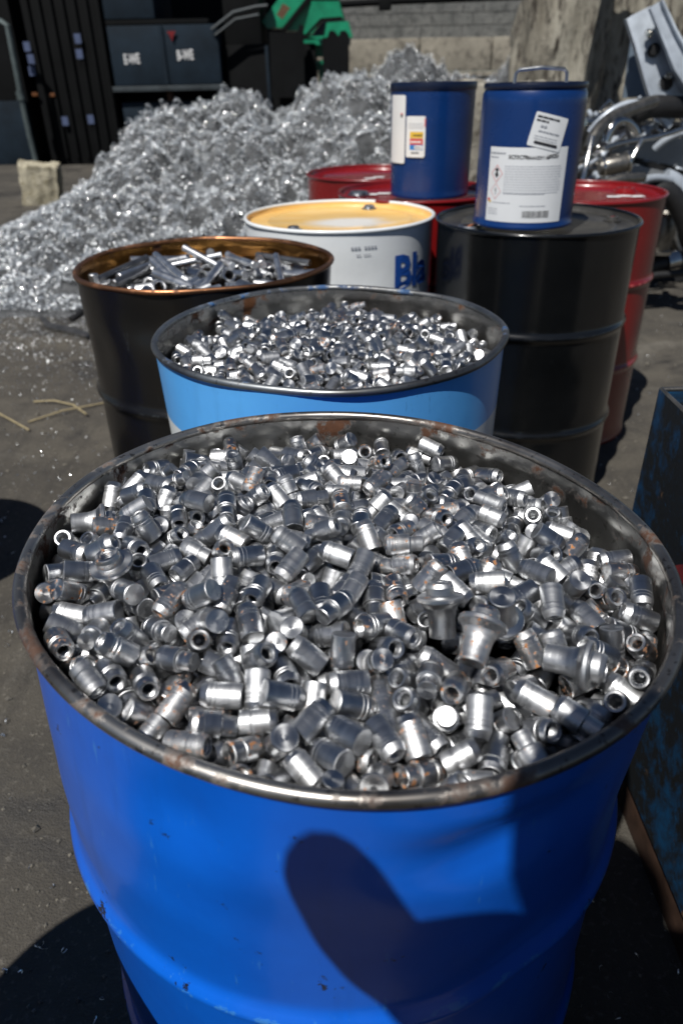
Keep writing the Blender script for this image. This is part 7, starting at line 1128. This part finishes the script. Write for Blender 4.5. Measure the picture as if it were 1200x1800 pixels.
def mark(pts, wd):
    for (y0, z0), (y1, z1) in zip(pts, pts[1:]):
        d = Vector((0, y1 - y0, z1 - z0)); nrm = Vector((0, -d.z, d.y)).normalized() * wd / 2; a = Vector((-.0012, y0, z0)); b = Vector((-.0012, y1, z1))
        mk.add([a - nrm, b - nrm, b + nrm, a + nrm], [(0, 1, 2, 3)])
mark([(.46, .50), (.50, .54), (.45, .58), (.41, .55)], .03); mark([(.30, .50), (.33, .60), (.35, .68)], .03); mk.build('painted_mark', M['red_mark'], sk, 0)

# ------------------------------------------------------------------ far side of the yard
def front_box(name, x0, x1, z0, z1, Y, dep, mat, parent, bev=.01):
    mb = MB(); mb.box(((x0 + x1) / 2, Y + dep / 2, (z0 + z1) / 2), (x1 - x0, dep, z1 - z0), None, bev); return mb.build(name, mat, parent, 30)
# open shed over the skips
shed = empty('open_shed', (-5, 16, 0)); tag(shed, 'dark open shed standing behind the row of skips', 'shed')
shed.location = (0, 0, 0)
front_box('roof', -14, -.4, 4.2, 4.4, 16.6, 5, M['skip_black'], shed); front_box('back_wall', -14, -.4, 0, 4.19, 18.0, .2, M['skip_black'], shed); front_box('post', -.62, -.45, 0, 4.19, 16.8, .15, M['skip_black'], shed); front_box('post', -9.3, -9.15, 0, 4.19, 16.8, .15, M['skip_black'], shed)
# ribbed container
ct = empty('ribbed_container', (0, 0, 0)); tag(ct, 'tall dark ribbed container with small pale stickers, left of the lettered skip', 'container')
front_box('body', -4.75, -3.52, .0, 2.9, 13.6, 2.4, M['skip_black'], ct)
rb = MB()
for i in range(7): rb.box((-4.65 + i * .18, 13.575, 1.4), (.05, .05, 2.6), None, .008)
rb.build('ribs', M['skip_black'], ct)
for a in ((48, 82), (55, 104), (57, 125), (137, 68), (140, 95), (115, 213), (160, 210)):
    st = MB(); st.box(pix(a[0], a[1], 13.54), (.10, .008, .13)); st.build('sticker', M['pale_blue'], ct, 0)
for a in ((62, 166), (92, 167)): am = MB(); am.box(pix(a[0], a[1], 13.54), (.09, .02, .05), None, .006); am.build('reflector', M['amber'], ct)
lc = empty('plain_container', (0, 0, 0)); tag(lc, 'plain dark container at the far left behind the leaning pipe', 'container')
front_box('body', -7.6, -5.05, .12, 2.6, 13.9, 2.4, M['skip_black'], lc); front_box('skirt', -7.6, -5.06, .0, .95, 13.8, .09, M['skip_dark'], lc)
pp = MB(); pp.tube([pix(66, 291, 13.1), pix(52, 235, 13.1), pix(40, 180, 13.1), pix(14, 45, 13.1), pix(2, 38, 13.2)], .045, 12); pp.tube([pix(39, 176, 13.1), pix(35, 160, 13.1)], .065, 12)
tag(pp.build('leaning_pipe', M['pipe']), 'thin pale pipe leaning in front of the dark containers', 'pipe')
# lettered skip on its stand
ls = empty('lettered_skip', (0, 0, 0)); tag(ls, 'dark navy skip with two white letter groups on its side', 'skip')
front_box('body', -3.47, -1.76, 1.13, 1.93, 13.5, 1.6, M['skip_dark'], ls, .02); front_box('bottom_lip', -3.50, -1.74, 1.05, 1.125, 13.42, 1.7, M['skip_lip'], ls)
sd = MB(); sd.box((-2.63, 13.485, 1.53), (.05, .03, .78)); sd.build('seam', M['skip_dark'], ls)
for txt, px, py in (('E-WE', 219, 113), ('B-WE', 312, 106)):
    vs, fs = text_verts(txt, .19, .004); q = pix(px, py, 13.488); lt = MB(); lt.add([(q.x + x * .56, q.y, q.z + y - .0 + x * .02) for x, y, _ in vs], fs); lt.build('lettering', M['ink_white'], ls, 0)
rd = MB(); q = pix(302, 63, 13.47); rd.prism([(-.07, .06), (.07, .06), (.02, -.01), (0, -.08), (-.02, -.01)], .01, Matrix.Translation(q) @ eul(90).to_4x4()); rd.build('red_tag', M['red'], ls, 0)
sb = empty('lower_skip', (0, 0, 0)); tag(sb, 'blue grey skip under the lettered skip, mostly hidden by swarf', 'skip')
front_box('body', -3.42, -1.80, .0, .90, 13.55, 1.5, M['skip_dark'], sb, .02); front_box('stand', -3.42, -1.80, .905, 1.045, 13.9, .9, M['skip_black'], sb); front_box('bracket', -2.67, -2.59, .905, 1.045, 13.55, .2, M['rust_edge'], sb)
us = empty('upper_skip', (0, 0, 0)); tag(us, 'dark skip stacked on top of the lettered skip', 'skip')
front_box('body', -3.5, -2.72, 2.02, 2.75, 13.6, 1.5, M['skip_dark'], us, .02); front_box('bottom_frame', -3.5, -1.9, 1.94, 2.01, 13.6, 1.4, M['skip_black'], us)
# dark machine housing with a bent rail
mh = empty('machine_housing', (0, 0, 0)); tag(mh, 'tall black machine housing with a bent guard rail', 'machine')
front_box('body', -1.70, -.26, .0, 1.66, 13.7, 1.6, M['skip_black'], mh); front_box('upper_body', -1.70, -1.12, 1.665, 2.7, 13.9, 1.4, M['skip_black'], mh)
bp = MB(); bp.tube([pix(372, 52, 13.45), pix(410, 22, 13.45), pix(450, 12, 13.45), pix(470, 10, 13.45)], .025, 8); bp.build('guard_rail', M['skip_lip'], mh); bp = MB(); bp.tube([pix(378, 62, 13.45), pix(414, 34, 13.45), pix(455, 26, 13.45)], .02, 8); bp.build('guard_rail', M['skip_lip'], mh)
ep = MB(); ep.box((-1.03, 13.67, .85), (.05, .05, 1.6), None, .01); ep.build('corner_strip', M['skip_dark'], mh)
# green machine
gm = empty('green_machine', (0, 0, 0)); tag(gm, 'bright green scrap handling machine with black trim behind black screens', 'machine')
def facing(poly, Y, th_, mat, name, parent):
    q = [pix(a, b, Y) for a, b in poly]; mb = MB(); mb.prism([(v.x, v.z) for v in q], th_, Matrix.Translation((0, Y, 0)) @ eul(90).to_4x4()); return mb.build(name, mat, parent, 0)
facing([(460, 38), (470, 50), (500, 48), (545, -6), (580, -30), (510, -30)], 14.3, -.5, M['green'], 'sloped_hood', gm)
facing([(502, 54), (530, 54), (562, 2), (540, 2)], 14.15, -.4, M['green'], 'hood_panel', gm)
facing([(532, 60), (548, 60), (566, 36), (604, 33), (596, 2), (548, 2)], 14.05, -.4, M['green'], 'upper_panel', gm)
facing([(540, 64), (570, 63), (574, 40), (612, 37), (620, 66), (560, 70)], 14.0, -.4, M['green'], 'lower_panel', gm)
facing([(492, 54), (502, 54), (546, 0), (538, -4)], 14.05, -.15, M['skip_black'], 'trim', gm); facing([(537, 60), (542, 62), (566, 38), (602, 35), (601, 29), (563, 32)], 13.585, -.04, M['skip_black'], 'trim', gm); facing([(536, -8), (590, -8), (590, 1), (545, 1)], 13.64, -.05, M['skip_black'], 'trim', gm)
facing([(486, 26), (496, 34), (510, 14), (497, 6)], 14.02, -.02, M['green_rust'], 'rust_patch', gm)
facing([(534, 68), (566, 68), (568, 100), (536, 100)], 14.3, -.4, M['green'], 'column', gm); facing([(536, 106), (567, 106), (570, 160), (562, 160), (560, 124), (552, 124), (551, 134), (538, 134)], 14.3, -.4, M['green'], 'leg', gm)
facing([(534, 70), (566, 70), (566, 79), (534, 79)], 14.0, -.08, M['green'], 'flange', gm); facing([(536, 107), (567, 106), (567, 113), (536, 114)], 14.0, -.08, M['green'], 'flange', gm)
for (a, b, top, lab) in ((473, 535, 56, 'black steel screen nearer the lettered skip'), (566, 613, 62, 'black steel screen at the corner of the block wall')):
    poly = [(a, top), (a + 3, 172), (b + 1, 172), (b, top)]
    if b > 600: poly = [(a, top + 4), (a + 3, 172), (b + 1, 172), (b, top), (b - 6, top - 8), (b - 14, top - 8), (b - 18, top + 2), (b - 26, top - 8), (b - 34, top - 8), (b - 38, top + 4)]
    else: poly = [(a, top), (a + 4, 172), (b + 1, 172), (b - 2, top - 10), (b - 6, top - 14), (b - 10, top - 10), (b - 12, top)]
    o = facing(poly, 13.5 if b > 600 else 13.4, -.12, M['skip_black'], 'steel_screen', None); tag(o, lab, 'screen')
tr = empty('blue_trough', (0, 0, 0)); tag(tr, 'low trough with a bright blue edge below the green machine', 'trough')
a = pix(560, 168, 13.2); b = pix(614, 166, 13.2); front_box('edge', a.x, b.x, a.z - .04, a.z + .04, 13.2, .4, M['trough'], tr, .02); front_box('body', a.x + .02, b.x - .02, 0, a.z - .045, 13.22, .36, M['skip_dark'], tr)

# concrete walls
bw = empty('block_wall', (0, 0, 0)); tag(bw, 'weathered wall of large cast concrete blocks', 'wall')
wz = MB(); xx = -.6; r = random.Random(2)
for row in range(3):
    xx = -1.2 + (.75 if row % 2 else 0)
    while xx < 9:
        l = 1.52; wz.box((xx + l / 2, 18.3 + r.uniform(-.02, .02), .31 + row * .615), (l - .03, .6, .60), eul(0, r.uniform(-.4, .4), 0), .03); xx += l
wz.build('cast_blocks', M['big_block'], bw, 40)
mw = empty('masonry_wall', (0, 0, 0)); tag(mw, 'grey masonry wall standing above the cast blocks', 'wall')
q = MB(); q.box((4, 18.75, 3.0), (12, .25, 2.3)); q.build('mortar_core', M['mortar'], mw, 0)
q = MB()
for row in range(9):
    xx = -1.6 + (.22 if row % 2 else 0)
    while xx < 9.5:
        q.box((xx + .22, 18.62 + r.uniform(-.006, .006), 1.96 + row * .225), (.428, .03, .213), None, .006); xx += .44
q.build('masonry_courses', M['masonry'], mw, 0)
hb = MB(); hb.tube([pix(596, 8, 17.2), pix(700, 2, 17.2), pix(900, -6, 17.2), pix(1000, -10, 17.2)], .06, 8); hb.box(pix(676, 7, 17.2), (.25, .12, .22), None, .03)
tag(hb.build('dark_beam', M['skip_black']), 'dark beam running along the top of the block wall', 'beam')
def rough_block(name, c, d, rot, mat, label, seed, amp=.06, taper=0.0):
    bm = bmesh.new(); bmesh.ops.create_cube(bm, size=1); bmesh.ops.subdivide_edges(bm, edges=bm.edges[:], cuts=14, use_grid_fill=True)
    r = np.random.default_rng(seed); ks = [(r.normal(0, 4, 3), r.uniform(0, 6.28), 1.0) for _ in range(6)] + [(r.normal(0, 12, 3), r.uniform(0, 6.28), .45) for _ in range(10)] + [(r.normal(0, 30, 3), r.uniform(0, 6.28), .18) for _ in range(10)]
    for v in bm.verts:
        p_ = np.array(v.co); n = p_ / max(1e-6, np.abs(p_).max()); rr_ = np.linalg.norm(p_)
        s = sum(a * math.sin(k @ p_ + ph) for k, ph, a in ks) * .25
        e = Vector(v.co); e *= 1 - .05 * max(0, rr_ / .62 - 1) * 2
        e = Vector((e.x * d[0] * (1 + taper * (v.co.z)), e.y * d[1], e.z * d[2])) + Vector(p_ / max(rr_, 1e-6)) * s * amp
        v.co = e
    me = bpy.data.meshes.new(name); bm.to_mesh(me); bm.free(); me.transform(Matrix.Translation(c) @ rot.to_4x4())
    return tag(link(name, me, mat, None, 60), label, 'stone' if 'stone' in name else 'concrete block')
rough_block('concrete_block', (1.36, 6.95, .56), (1.05, .9, 1.22), eul(2, 3, 8), M['rough_block'], 'pale broken concrete block behind the two blue pails', 21, .10)
rough_block('concrete_column', (2.31, 8.65, 1.45), (.74, .74, 3.0), eul(-2, 2, -31), M['column'], 'tall stained concrete column standing behind the handled pail', 22, .11, .12)
rough_block('concrete_column', (3.9, 9.9, 1.6), (1.7, 1.2, 3.2), eul(0, -2, -8), M['column'], 'dark stained concrete mass behind the car scrap', 23, .12)

# ------------------------------------------------------------------ car scrap at the far right
def sheet(poly, Y, th_, mat, name, parent, tilt=0.0):
    return facing(poly, Y, th_, mat, name, parent)
pn = empty('pressed_strut', (0, 0, 0)); tag(pn, 'pressed silvery car body strut with holes, standing at the top of the scrap', 'car part')
def ribbon(path, wids, Y0, mat, name, parent, th_=.02, flange=.035):
    """a pressed channel following a path of pixel points, with raised side flanges"""
    mb = MB(); c = [pix(a, b, Y0 + dy) for a, b, dy in path]
    for i in range(len(c) - 1):
        d = (c[i + 1] - c[i]).normalized(); s = d.cross(Vector((0, 1, 0))).normalized()
        d2 = (c[min(i + 2, len(c) - 1)] - c[i]).normalized()
        for k, (off, up_) in enumerate(((-1, flange), (-.72, flange), (-.62, 0), (.62, 0), (.72, flange), (1, flange))): pass
    prof = ((-1, -.2), (-.98, 1), (-.72, 1), (-.60, 0), (.60, 0), (.72, 1), (.98, 1), (1, -.2)); n = len(prof); vs = []; fs = []
    for i, p_ in enumerate(c):
        d = (c[min(i + 1, len(c) - 1)] - c[max(i - 1, 0)]).normalized(); s = d.cross(Vector((0, 1, 0))).normalized()
        for a, h in prof: vs.append(p_ + s * a * wids[i] - Vector((0, 1, 0)) * h * flange)
        for a, h in prof: vs.append(p_ + s * a * wids[i] * .97 - Vector((0, 1, 0)) * (h * flange - .006))
    m2 = 2 * n
    for i in range(len(c) - 1):
        for k in range(n - 1):
            fs.append((i * m2 + k, i * m2 + k + 1, (i + 1) * m2 + k + 1, (i + 1) * m2 + k)); fs.append((i * m2 + n + k + 1, i * m2 + n + k, (i + 1) * m2 + n + k, (i + 1) * m2 + n + k + 1))
        for k, kk in ((0, n), (n - 1, 2 * n - 1)): fs.append((i * m2 + k, i * m2 + kk, (i + 1) * m2 + kk, (i + 1) * m2 + k))
    mb.add(vs, fs); return mb.build(name, mat, parent, 40)
ribbon([(1124, 20, .05), (1140, 70, .0), (1158, 130, -.02), (1176, 176, -.04), (1196, 198, -.05)], [.085, .085, .09, .10, .10], 4.5, M['galv'], 'channel', pn)
ribbon([(1150, 8, .03), (1172, 60, .0), (1196, 110, -.03), (1226, 150, -.05)], [.035, .04, .05, .06], 4.42, M['galv'], 'side_flange', pn, flange=.03)
for a, b, s in ((1148, 88, .026), (1170, 147, .034), (1138, 58, .014)):
    q = pix(a, b, 4.472); hl = MB(); hl.lathe([(s * 1.25, .004), (s, -.006), (s * .96, .010), (0, .012)], 20, Matrix.Translation(q) @ eul(90).to_4x4()); hl.build('hole', M['rubber'], pn)
for a, b in ((1140, 60), (1173, 133), (1150, 175), (1187, 180), (1137, 182)):
    q = pix(a, b, 4.44); bo = MB(); bo.lathe([(.018, .012), (.017, -.008), (.010, -.014), (0, -.014)], 12, Matrix.Translation(q) @ eul(90).to_4x4()); bo.build('bolt', M['chrome'], pn)
gp = empty('grey_panel', (0, 0, 0)); tag(gp, 'flat blue grey sheet panel standing behind the pressed strut', 'car part')
sheet([(1112, 48), (1095, 172), (1142, 170), (1146, 150), (1122, 60)], 4.66, -.02, M['blue_grey'], 'sheet', gp); sheet([(1160, 28), (1172, 66), (1182, 80), (1180, 28)], 4.75, -.02, M['blue_grey'], 'sheet', gp)
def scrap_tube(name, pts, r, mat, label, n=12):
    mb = MB(); mb.tube([pix(a, b, Y) for a, b, Y in pts], r, n); return tag(mb.build(name, mat, None, 50), label, 'car part')
def bez(pts, n=10):
    out = []
    for i in range(n + 1):
        t = i / n; q = [np.array(p_, float) for p_ in pts]
        while len(q) > 1: q = [a * (1 - t) + b * t for a, b in zip(q, q[1:])]
        out.append(tuple(q[0]))
    return out
scrap_tube('bent_pipe', bez([(1036, 262, 4.0), (1046, 205, 4.1), (1100, 196, 4.2), (1150, 178, 4.3)]), .030, M['dull_metal'], 'bent exhaust pipe arching beside the handled pail')
scrap_tube('bent_pipe', bez([(1064, 250, 4.1), (1076, 190, 4.1), (1110, 215, 4.2), (1118, 236, 4.2)]), .024, M['chrome'], 'short shiny curved pipe under the pressed strut')
scrap_tube('bent_pipe', bez([(1020, 330, 3.8), (1028, 300, 3.8), (1040, 240, 3.9)]), .012, M['chrome'], 'thin bright rod rising behind the handled pail')
scrap_tube('arched_bar', bez([(1100, 214, 4.4), (1140, 170, 4.4), (1170, 196, 4.4), (1215, 186, 4.5)]), [.05, .052, .054, .055, .055, .055, .055, .055, .055, .055, .05], M['rubber'], 'thick black arched bar below the pressed strut')
bp_ = empty('body_panel', (0, 0, 0)); tag(bp_, 'large dull grey car body panel lying across the scrap', 'car part')
sheet([(1072, 268), (1130, 236), (1215, 240), (1215, 300), (1150, 284)], 4.55, -.03, M['grey_panel'], 'panel', bp_); sheet([(1098, 286), (1215, 312), (1215, 338), (1160, 322), (1110, 308)], 4.45, -.02, M['grey_panel'], 'sill', bp_); sheet([(1080, 274), (1150, 287), (1215, 303), (1215, 311), (1096, 284)], 4.5, -.03, M['dark_scrap'], 'gap_strip', bp_)
def can(label, pts, r, mat, cap, Y):
    root = empty('exhaust_can', (0, 0, 0)); tag(root, label, 'car part')
    a, b = pix(*pts[0], Y), pix(*pts[1], Y); d = (b - a)
    mb = MB(); mb.tube([a, a + d * .12, a + d * .5, a + d * .88, b], [r * .8, r, r, r, r * .8], 24); mb.build('body', mat, root, 40)
    for t in (.08, .90):
        f = MB(); f.tube([a + d * t, a + d * (t + .07)], r * 1.18, 24); f.build('collar', cap, root, 40)
    return root
can('short metal canister with bright collars, standing among the scrap', ((1172, 366), (1150, 446)), .075, M['dull_metal'], M['chrome'], 4.3)
can('stubby polished pipe joint behind the far red drum lid', ((1052, 296), (1106, 284)), .042, M['dull_metal'], M['chrome'], 3.9)
scrap_tube('bent_pipe', [(1050, 326, 3.7), (1092, 314, 3.7), (1130, 312, 3.75)], .022, M['dull_metal'], 'straight dull pipe lying behind the red drum lid')
scrap_tube('curved_pipe', bez([(1168, 312, 4.2), (1192, 318, 4.2), (1204, 340, 4.2), (1208, 372, 4.2)]), .045, M['galv'], 'curved silvery pipe at the edge of the scrap')
scrap_tube('black_hose', bez([(1112, 372, 4.1), (1150, 300, 4.1), (1190, 330, 4.1), (1215, 420, 4.1)]), .055, M['rubber'], 'fat black hose looping over the metal canister')
hs = empty('black_hose', (0, 0, 0)); tag(hs, 'black hose with a silver clamp lying low on the ground', 'car part')
mb = MB(); mb.tube([pix(*p_) for p_ in bez([(1100, 474, 4.3), (1140, 468, 4.3), (1180, 458, 4.35), (1230, 452, 4.4)])], .05, 14); mb.build('hose', M['rubber'], hs)
mb = MB(); mb.tube([pix(1166, 462, 4.33), pix(1186, 457, 4.35)], .058, 18); mb.build('clamp', M['chrome'], hs)
tg_ = MB(); r = random.Random(17)
for i in range(70):
    a = pix(r.uniform(1044, 1205), r.uniform(186, 335), r.uniform(4.5, 4.85)); d = Vector((r.uniform(-.22, .22), r.uniform(-.10, .10), r.uniform(-.10, .10))); m_ = a + d * .5 + Vector((0, 0, r.uniform(-.06, .06)))
    tg_.tube([a, a * .5 + m_ * .5, m_, m_ * .5 + (a + d) * .5, a + d], r.uniform(.006, .020), 7, mi=r.randint(0, 2))
tag(tg_.build('tangled_scrap', [M['galv'], M['chrome'], M['dull_metal']], None, 60), 'tangle of bright bent strips and rods filling the scrap heap', 'scrap', kind='stuff')
dk = MB(); r = random.Random(9)
for i in range(26):
    x, z = r.uniform(1.5, 2.9), r.uniform(.05, .8); Y = 4.95 + r.uniform(-.1, .5)
    dk.box((x, Y, z), (r.uniform(.2, .55), r.uniform(.05, .3), r.uniform(.12, .4)), eul(r.uniform(-30, 30), r.uniform(-40, 40), r.uniform(-40, 40)), .02)
dk.box((2.3, 5.3, .35), (1.7, .5, .7), eul(3, 4, -5), .05)
tag(dk.build('crushed_scrap', M['dark_scrap'], None, 30), 'dark mass of crushed oily scrap behind the car parts', 'scrap', kind='stuff')
r = random.Random(31)
for lab, pts, rad, mt in (('thin bright bent strip at the top of the scrap jumble', [(1036, 232, 4.3), (1062, 196, 4.25), (1096, 178, 4.3), (1120, 182, 4.3)], .018, 'galv'),
        ('pale bent strip crossing below the arched black bar', [(1060, 262, 4.15), (1096, 244, 4.2), (1140, 250, 4.2), (1200, 226, 4.25)], .014, 'chrome'),
        ('narrow steel link lying across the grey body panel', [(1150, 262, 4.35), (1176, 236, 4.3), (1205, 232, 4.3)], .020, 'galv'),
        ('rusty bright rod end poking up beside the red lid', [(1096, 300, 3.95), (1120, 262, 4.0), (1128, 244, 4.0)], .012, 'chrome'),
        ('short bright bracket arm under the grey sill', [(1120, 322, 4.0), (1150, 306, 4.05), (1178, 318, 4.1)], .020, 'galv'),
        ('dull curved brace low behind the metal canister', [(1186, 380, 4.45), (1176, 420, 4.45), (1196, 448, 4.45)], .022, 'dull_metal')):
    scrap_tube('bent_strip', bez(pts, 8), rad, M[mt], lab, 8)
scrap_tube('bent_bar', [(1100, 498, 4.25), (1150, 484, 4.25), (1215, 478, 4.3)], .02, M['rubber'], 'black bar lying on the ground in front of the scrap')

# ------------------------------------------------------------------ small things on the ground
rough_block('pale_stone', (-3.42, 9.25, .19), (.42, .34, .46), eul(3, 6, 14), M['cream_stone'], 'pale cream block of stone at the foot of the swarf heap', 41, .028)
def gpt(px, py, z=0.0):
    d = pix(px, py, 1.0) - Vector((0, 0, CAM_H)); return Vector((0, 0, CAM_H)) + d * ((z - CAM_H) / d.z)
for pts, lab in (([(60, 706), (95, 704), (130, 712), (152, 728)], 'curved dry straw stalk lying on the ground by the scorched drum'), ([(50, 742), (110, 722), (185, 708)], 'long thin straw stalk crossing behind the curved one'), ([(-10, 722), (20, 738), (52, 756)], 'pale straw stalk at the edge of the ground, nearest the viewer')):
    mb = MB(); q = [gpt(*a, .008 + .01 * (i % 2)) for i, a in enumerate(pts)]; mb.tube(q, .0042, 6); tag(mb.build('straw_stalk', M['straw']), lab, 'straw')
mb = MB(); q = [gpt(72, 556, .03), gpt(84, 572, .02), gpt(120, 580, .016), gpt(158, 590, .016)]
vs = []
for i, p_ in enumerate(q): vs += [p_ + Vector((0, -.03, 0)), p_ + Vector((0, .03, .012)), p_ + Vector((0, -.03, -.008)), p_ + Vector((0, .03, .004))]
fs = []
for i in range(3):
    o = i * 4; fs += [(o, o + 4, o + 5, o + 1), (o + 2, o + 3, o + 7, o + 6), (o, o + 2, o + 6, o + 4), (o + 1, o + 5, o + 7, o + 3)]
mb.add(vs, fs + [(0, 1, 3, 2), (12, 14, 15, 13)]); tag(mb.build('metal_strip', M['dull_metal'], None, 40), 'bent grey metal strip lying beside the scorched drum', 'metal strip')
scrap_tube('steel_bar', [(126, 562, 3.9), (140, 552, 3.95), (150, 546, 4.0)], .018, M['rubber'], 'short black bar lying behind the bent grey strip')

# ------------------------------------------------------------------ the photographer, whose shadow falls on the front drum
def skin_mesh(name, chain, mat, parent, sub=2):
    """chain: list of (point, radius, parent index)"""
    me = bpy.data.meshes.new(name); me.from_pydata([c[0] for c in chain], [(i, c[2]) for i, c in enumerate(chain) if c[2] is not None], [])
    o = bpy.data.objects.new(name, me); C.objects.link(o); o.parent = parent
    bpy.context.view_layer.objects.active = o
    m = o.modifiers.new('skin', 'SKIN'); m.use_smooth_shade = True
    if not me.skin_vertices: 
        bm = bmesh.new(); bm.from_mesh(me); bm.verts.layers.skin.verify(); bm.to_mesh(me); bm.free()
    for i, c in enumerate(chain):
        sv = me.skin_vertices[0].data[i]; sv.radius = (c[1], c[1]) if not isinstance(c[1], tuple) else c[1]; sv.use_root = (i == 0)
    s = o.modifiers.new('sub', 'SUBSURF'); s.levels = sub; s.render_levels = sub
    me.materials.append(mat); return o
person = empty('person', (-.12, -.42, 0)); tag(person, 'person in a dark jacket holding a camera over the front drum', 'person')
OX, OY = -.12, -.42
def L(x, y, z): return (x - OX, y - OY, z)
body = [(L(.06, -.52, .98), (.15, .11), None), (L(.06, -.47, 1.16), (.14, .105), 0), (L(.045, -.37, 1.36), (.15, .115), 1), (L(.02, -.28, 1.49), (.12, .10), 2), (L(-.045, -.245, 1.585), .058, 3),
        (L(-.125, -.24, 1.475), .060, 3), (L(-.190, -.13, 1.375), .038, 5), (L(-.198, -.032, 1.374), .034, 6), (L(-.180, -.032, 1.268), .030, 7), (L(-.146, -.036, 1.232), .040, 8), (L(-.090, -.050, 1.250), .054, 9), (L(-.025, -.080, 1.285), .060, 10),
        (L(.17, -.27, 1.46), .066, 3), (L(.23, -.25, 1.28), .056, 12), (L(.20, -.18, 1.20), .048, 13), (L(.14, -.14, 1.24), .040, 14), (L(.085, -.105, 1.275), .030, 15),
        (L(-.03, -.53, .88), .095, 0), (L(-.05, -.50, .50), .070, 17), (L(-.06, -.54, .10), .050, 18), (L(-.065, -.45, .035), .042, 19), (L(.15, -.53, .88), .095, 0), (L(.17, -.50, .50), .070, 21), (L(.18, -.54, .10), .050, 22), (L(.19, -.45, .035), .042, 23)]
skin_mesh('body', body, M['cloth'], person)
hd = MB()
hm = Matrix.Translation(L(-.088, -.215, 1.665)) @ eul(-28, 0, -8).to_4x4()
vs = []; fs = []; n, m = 24, 18
for i in range(m + 1):
    ph = PI * i / m
    for k in range(n):
        t = 2 * PI * k / n; x, y, z = math.sin(ph) * math.cos(t), math.sin(ph) * math.sin(t), math.cos(ph)
        jaw = 1 - .22 * max(0, -z) ** 1.2; nose = .02 * math.exp(-((t - PI / 2) / .16) ** 2 - ((z + .12) / .22) ** 2); eye = -.006 * sum(math.exp(-((t - PI / 2 + s * .42) / .16) ** 2 - ((z - .08) / .10) ** 2) for s in (-1, 1)); mouth = -.004 * math.exp(-((t - PI / 2) / .28) ** 2 - ((z + .48) / .05) ** 2)
        ear = .016 * sum(math.exp(-((abs((t - a + PI) % (2 * PI) - PI)) / .14) ** 2 - (z / .22) ** 2) for a in (0, PI))
        vs.append(hm @ Vector((x * (.078 * jaw + ear), y * (.098 * (1 - .1 * max(0, -z))) + nose + eye + mouth, z * .118)))
for i in range(m):
    for k in range(n): fs.append((i * n + k, (i + 1) * n + k, (i + 1) * n + (k + 1) % n, i * n + (k + 1) % n))
hd.add(vs, fs); head = hd.build('head', M['skin'], person, 80)
hr = MB(); vs = []; fs = []
for i in range(12):
    ph = PI * .56 * i / 11
    for k in range(n):
        t = 2 * PI * k / n; cut = 1.0 if math.sin(t) < .35 else .72; p2 = ph * cut; x, y, z = math.sin(p2) * math.cos(t), math.sin(p2) * math.sin(t), math.cos(p2); vs.append(hm @ Vector((x * .090, y * .110 - .004, z * .128 + .002 * math.sin(9 * t))))
for i in range(11):
    for k in range(n): fs.append((i * n + k, (i + 1) * n + k, (i + 1) * n + (k + 1) % n, i * n + (k + 1) % n))
hr.add(vs, fs); hr.build('hair', M['hair'], person, 80)
def hand(name, palm, fdir, side, spread, parent):
    """palm centre, finger direction, direction across the knuckles, curl direction"""
    f = Vector(fdir).normalized(); s = (Vector(side) - f * Vector(side).dot(f)).normalized(); c = Vector(spread).normalized(); P = Vector(palm)
    ch = [(tuple(P - f * .045), (.026, .018), None), (tuple(P), (.036, .014), 0)]
    for k, l in ((-1.5, .060), (-.5, .070), (.5, .074), (1.5, .066)):
        b = P + s * k * .019 + f * .040; i0 = len(ch)
        ch += [(tuple(b), .010, 1), (tuple(b + f * l * .40 + c * l * .16), .009, i0), (tuple(b + f * l * .62 + c * l * .46), .0085, i0 + 1), (tuple(b + f * l * .60 + c * l * .74), .0075, i0 + 2)]
    i0 = len(ch); b = P + s * .036 - f * .010
    ch += [(tuple(b), .012, 1), (tuple(b + s * .020 + f * .022 + c * .012), .0105, i0), (tuple(b + s * .022 + f * .040 + c * .030), .009, i0 + 1)]
    return skin_mesh(name, ch, M['skin'], parent)
hand('hand', L(-.018, -.062, 1.218), (.9, .05, -.05), (0, .85, -.5), (0, -.45, .9), person)
hand('hand', L(.072, -.104, 1.288), (-.25, .80, -.50), (0, .5, .85), (-1, .1, 0), person)
hc = empty('held_camera', (0, 0, CAM_H)); tag(hc, 'black camera held in both hands above the front drum', 'camera')
CM = Matrix(((r2.x, -fw.x * -1, u2.x), (r2.y, fw.y, u2.y), (r2.z, fw.z, u2.z)))   # x right, y forward, z up
mb = MB(); mb.box(CM @ Vector((0, -.095, 0)), (.135, .045, .092), CM, .010); mb.box(CM @ Vector((0, -.098, .056)), (.05, .05, .03), CM, .008); mb.box(CM @ Vector((.055, -.078, -.002)), (.028, .035, .088), CM, .010); mb.build('body', M['camera_black'], hc)
mb = MB(); A4 = CM.to_4x4() @ eul(-90).to_4x4(); mb.lathe([(.030, -.076), (.034, -.074), (.034, -.050), (.031, -.048), (.031, -.030), (.034, -.028), (.034, -.016), (.031, -.015), (.029, -.018), (0, -.030)], 36, A4); mb.build('lens', M['camera_black'], hc)
bpy.context.view_layer.update()
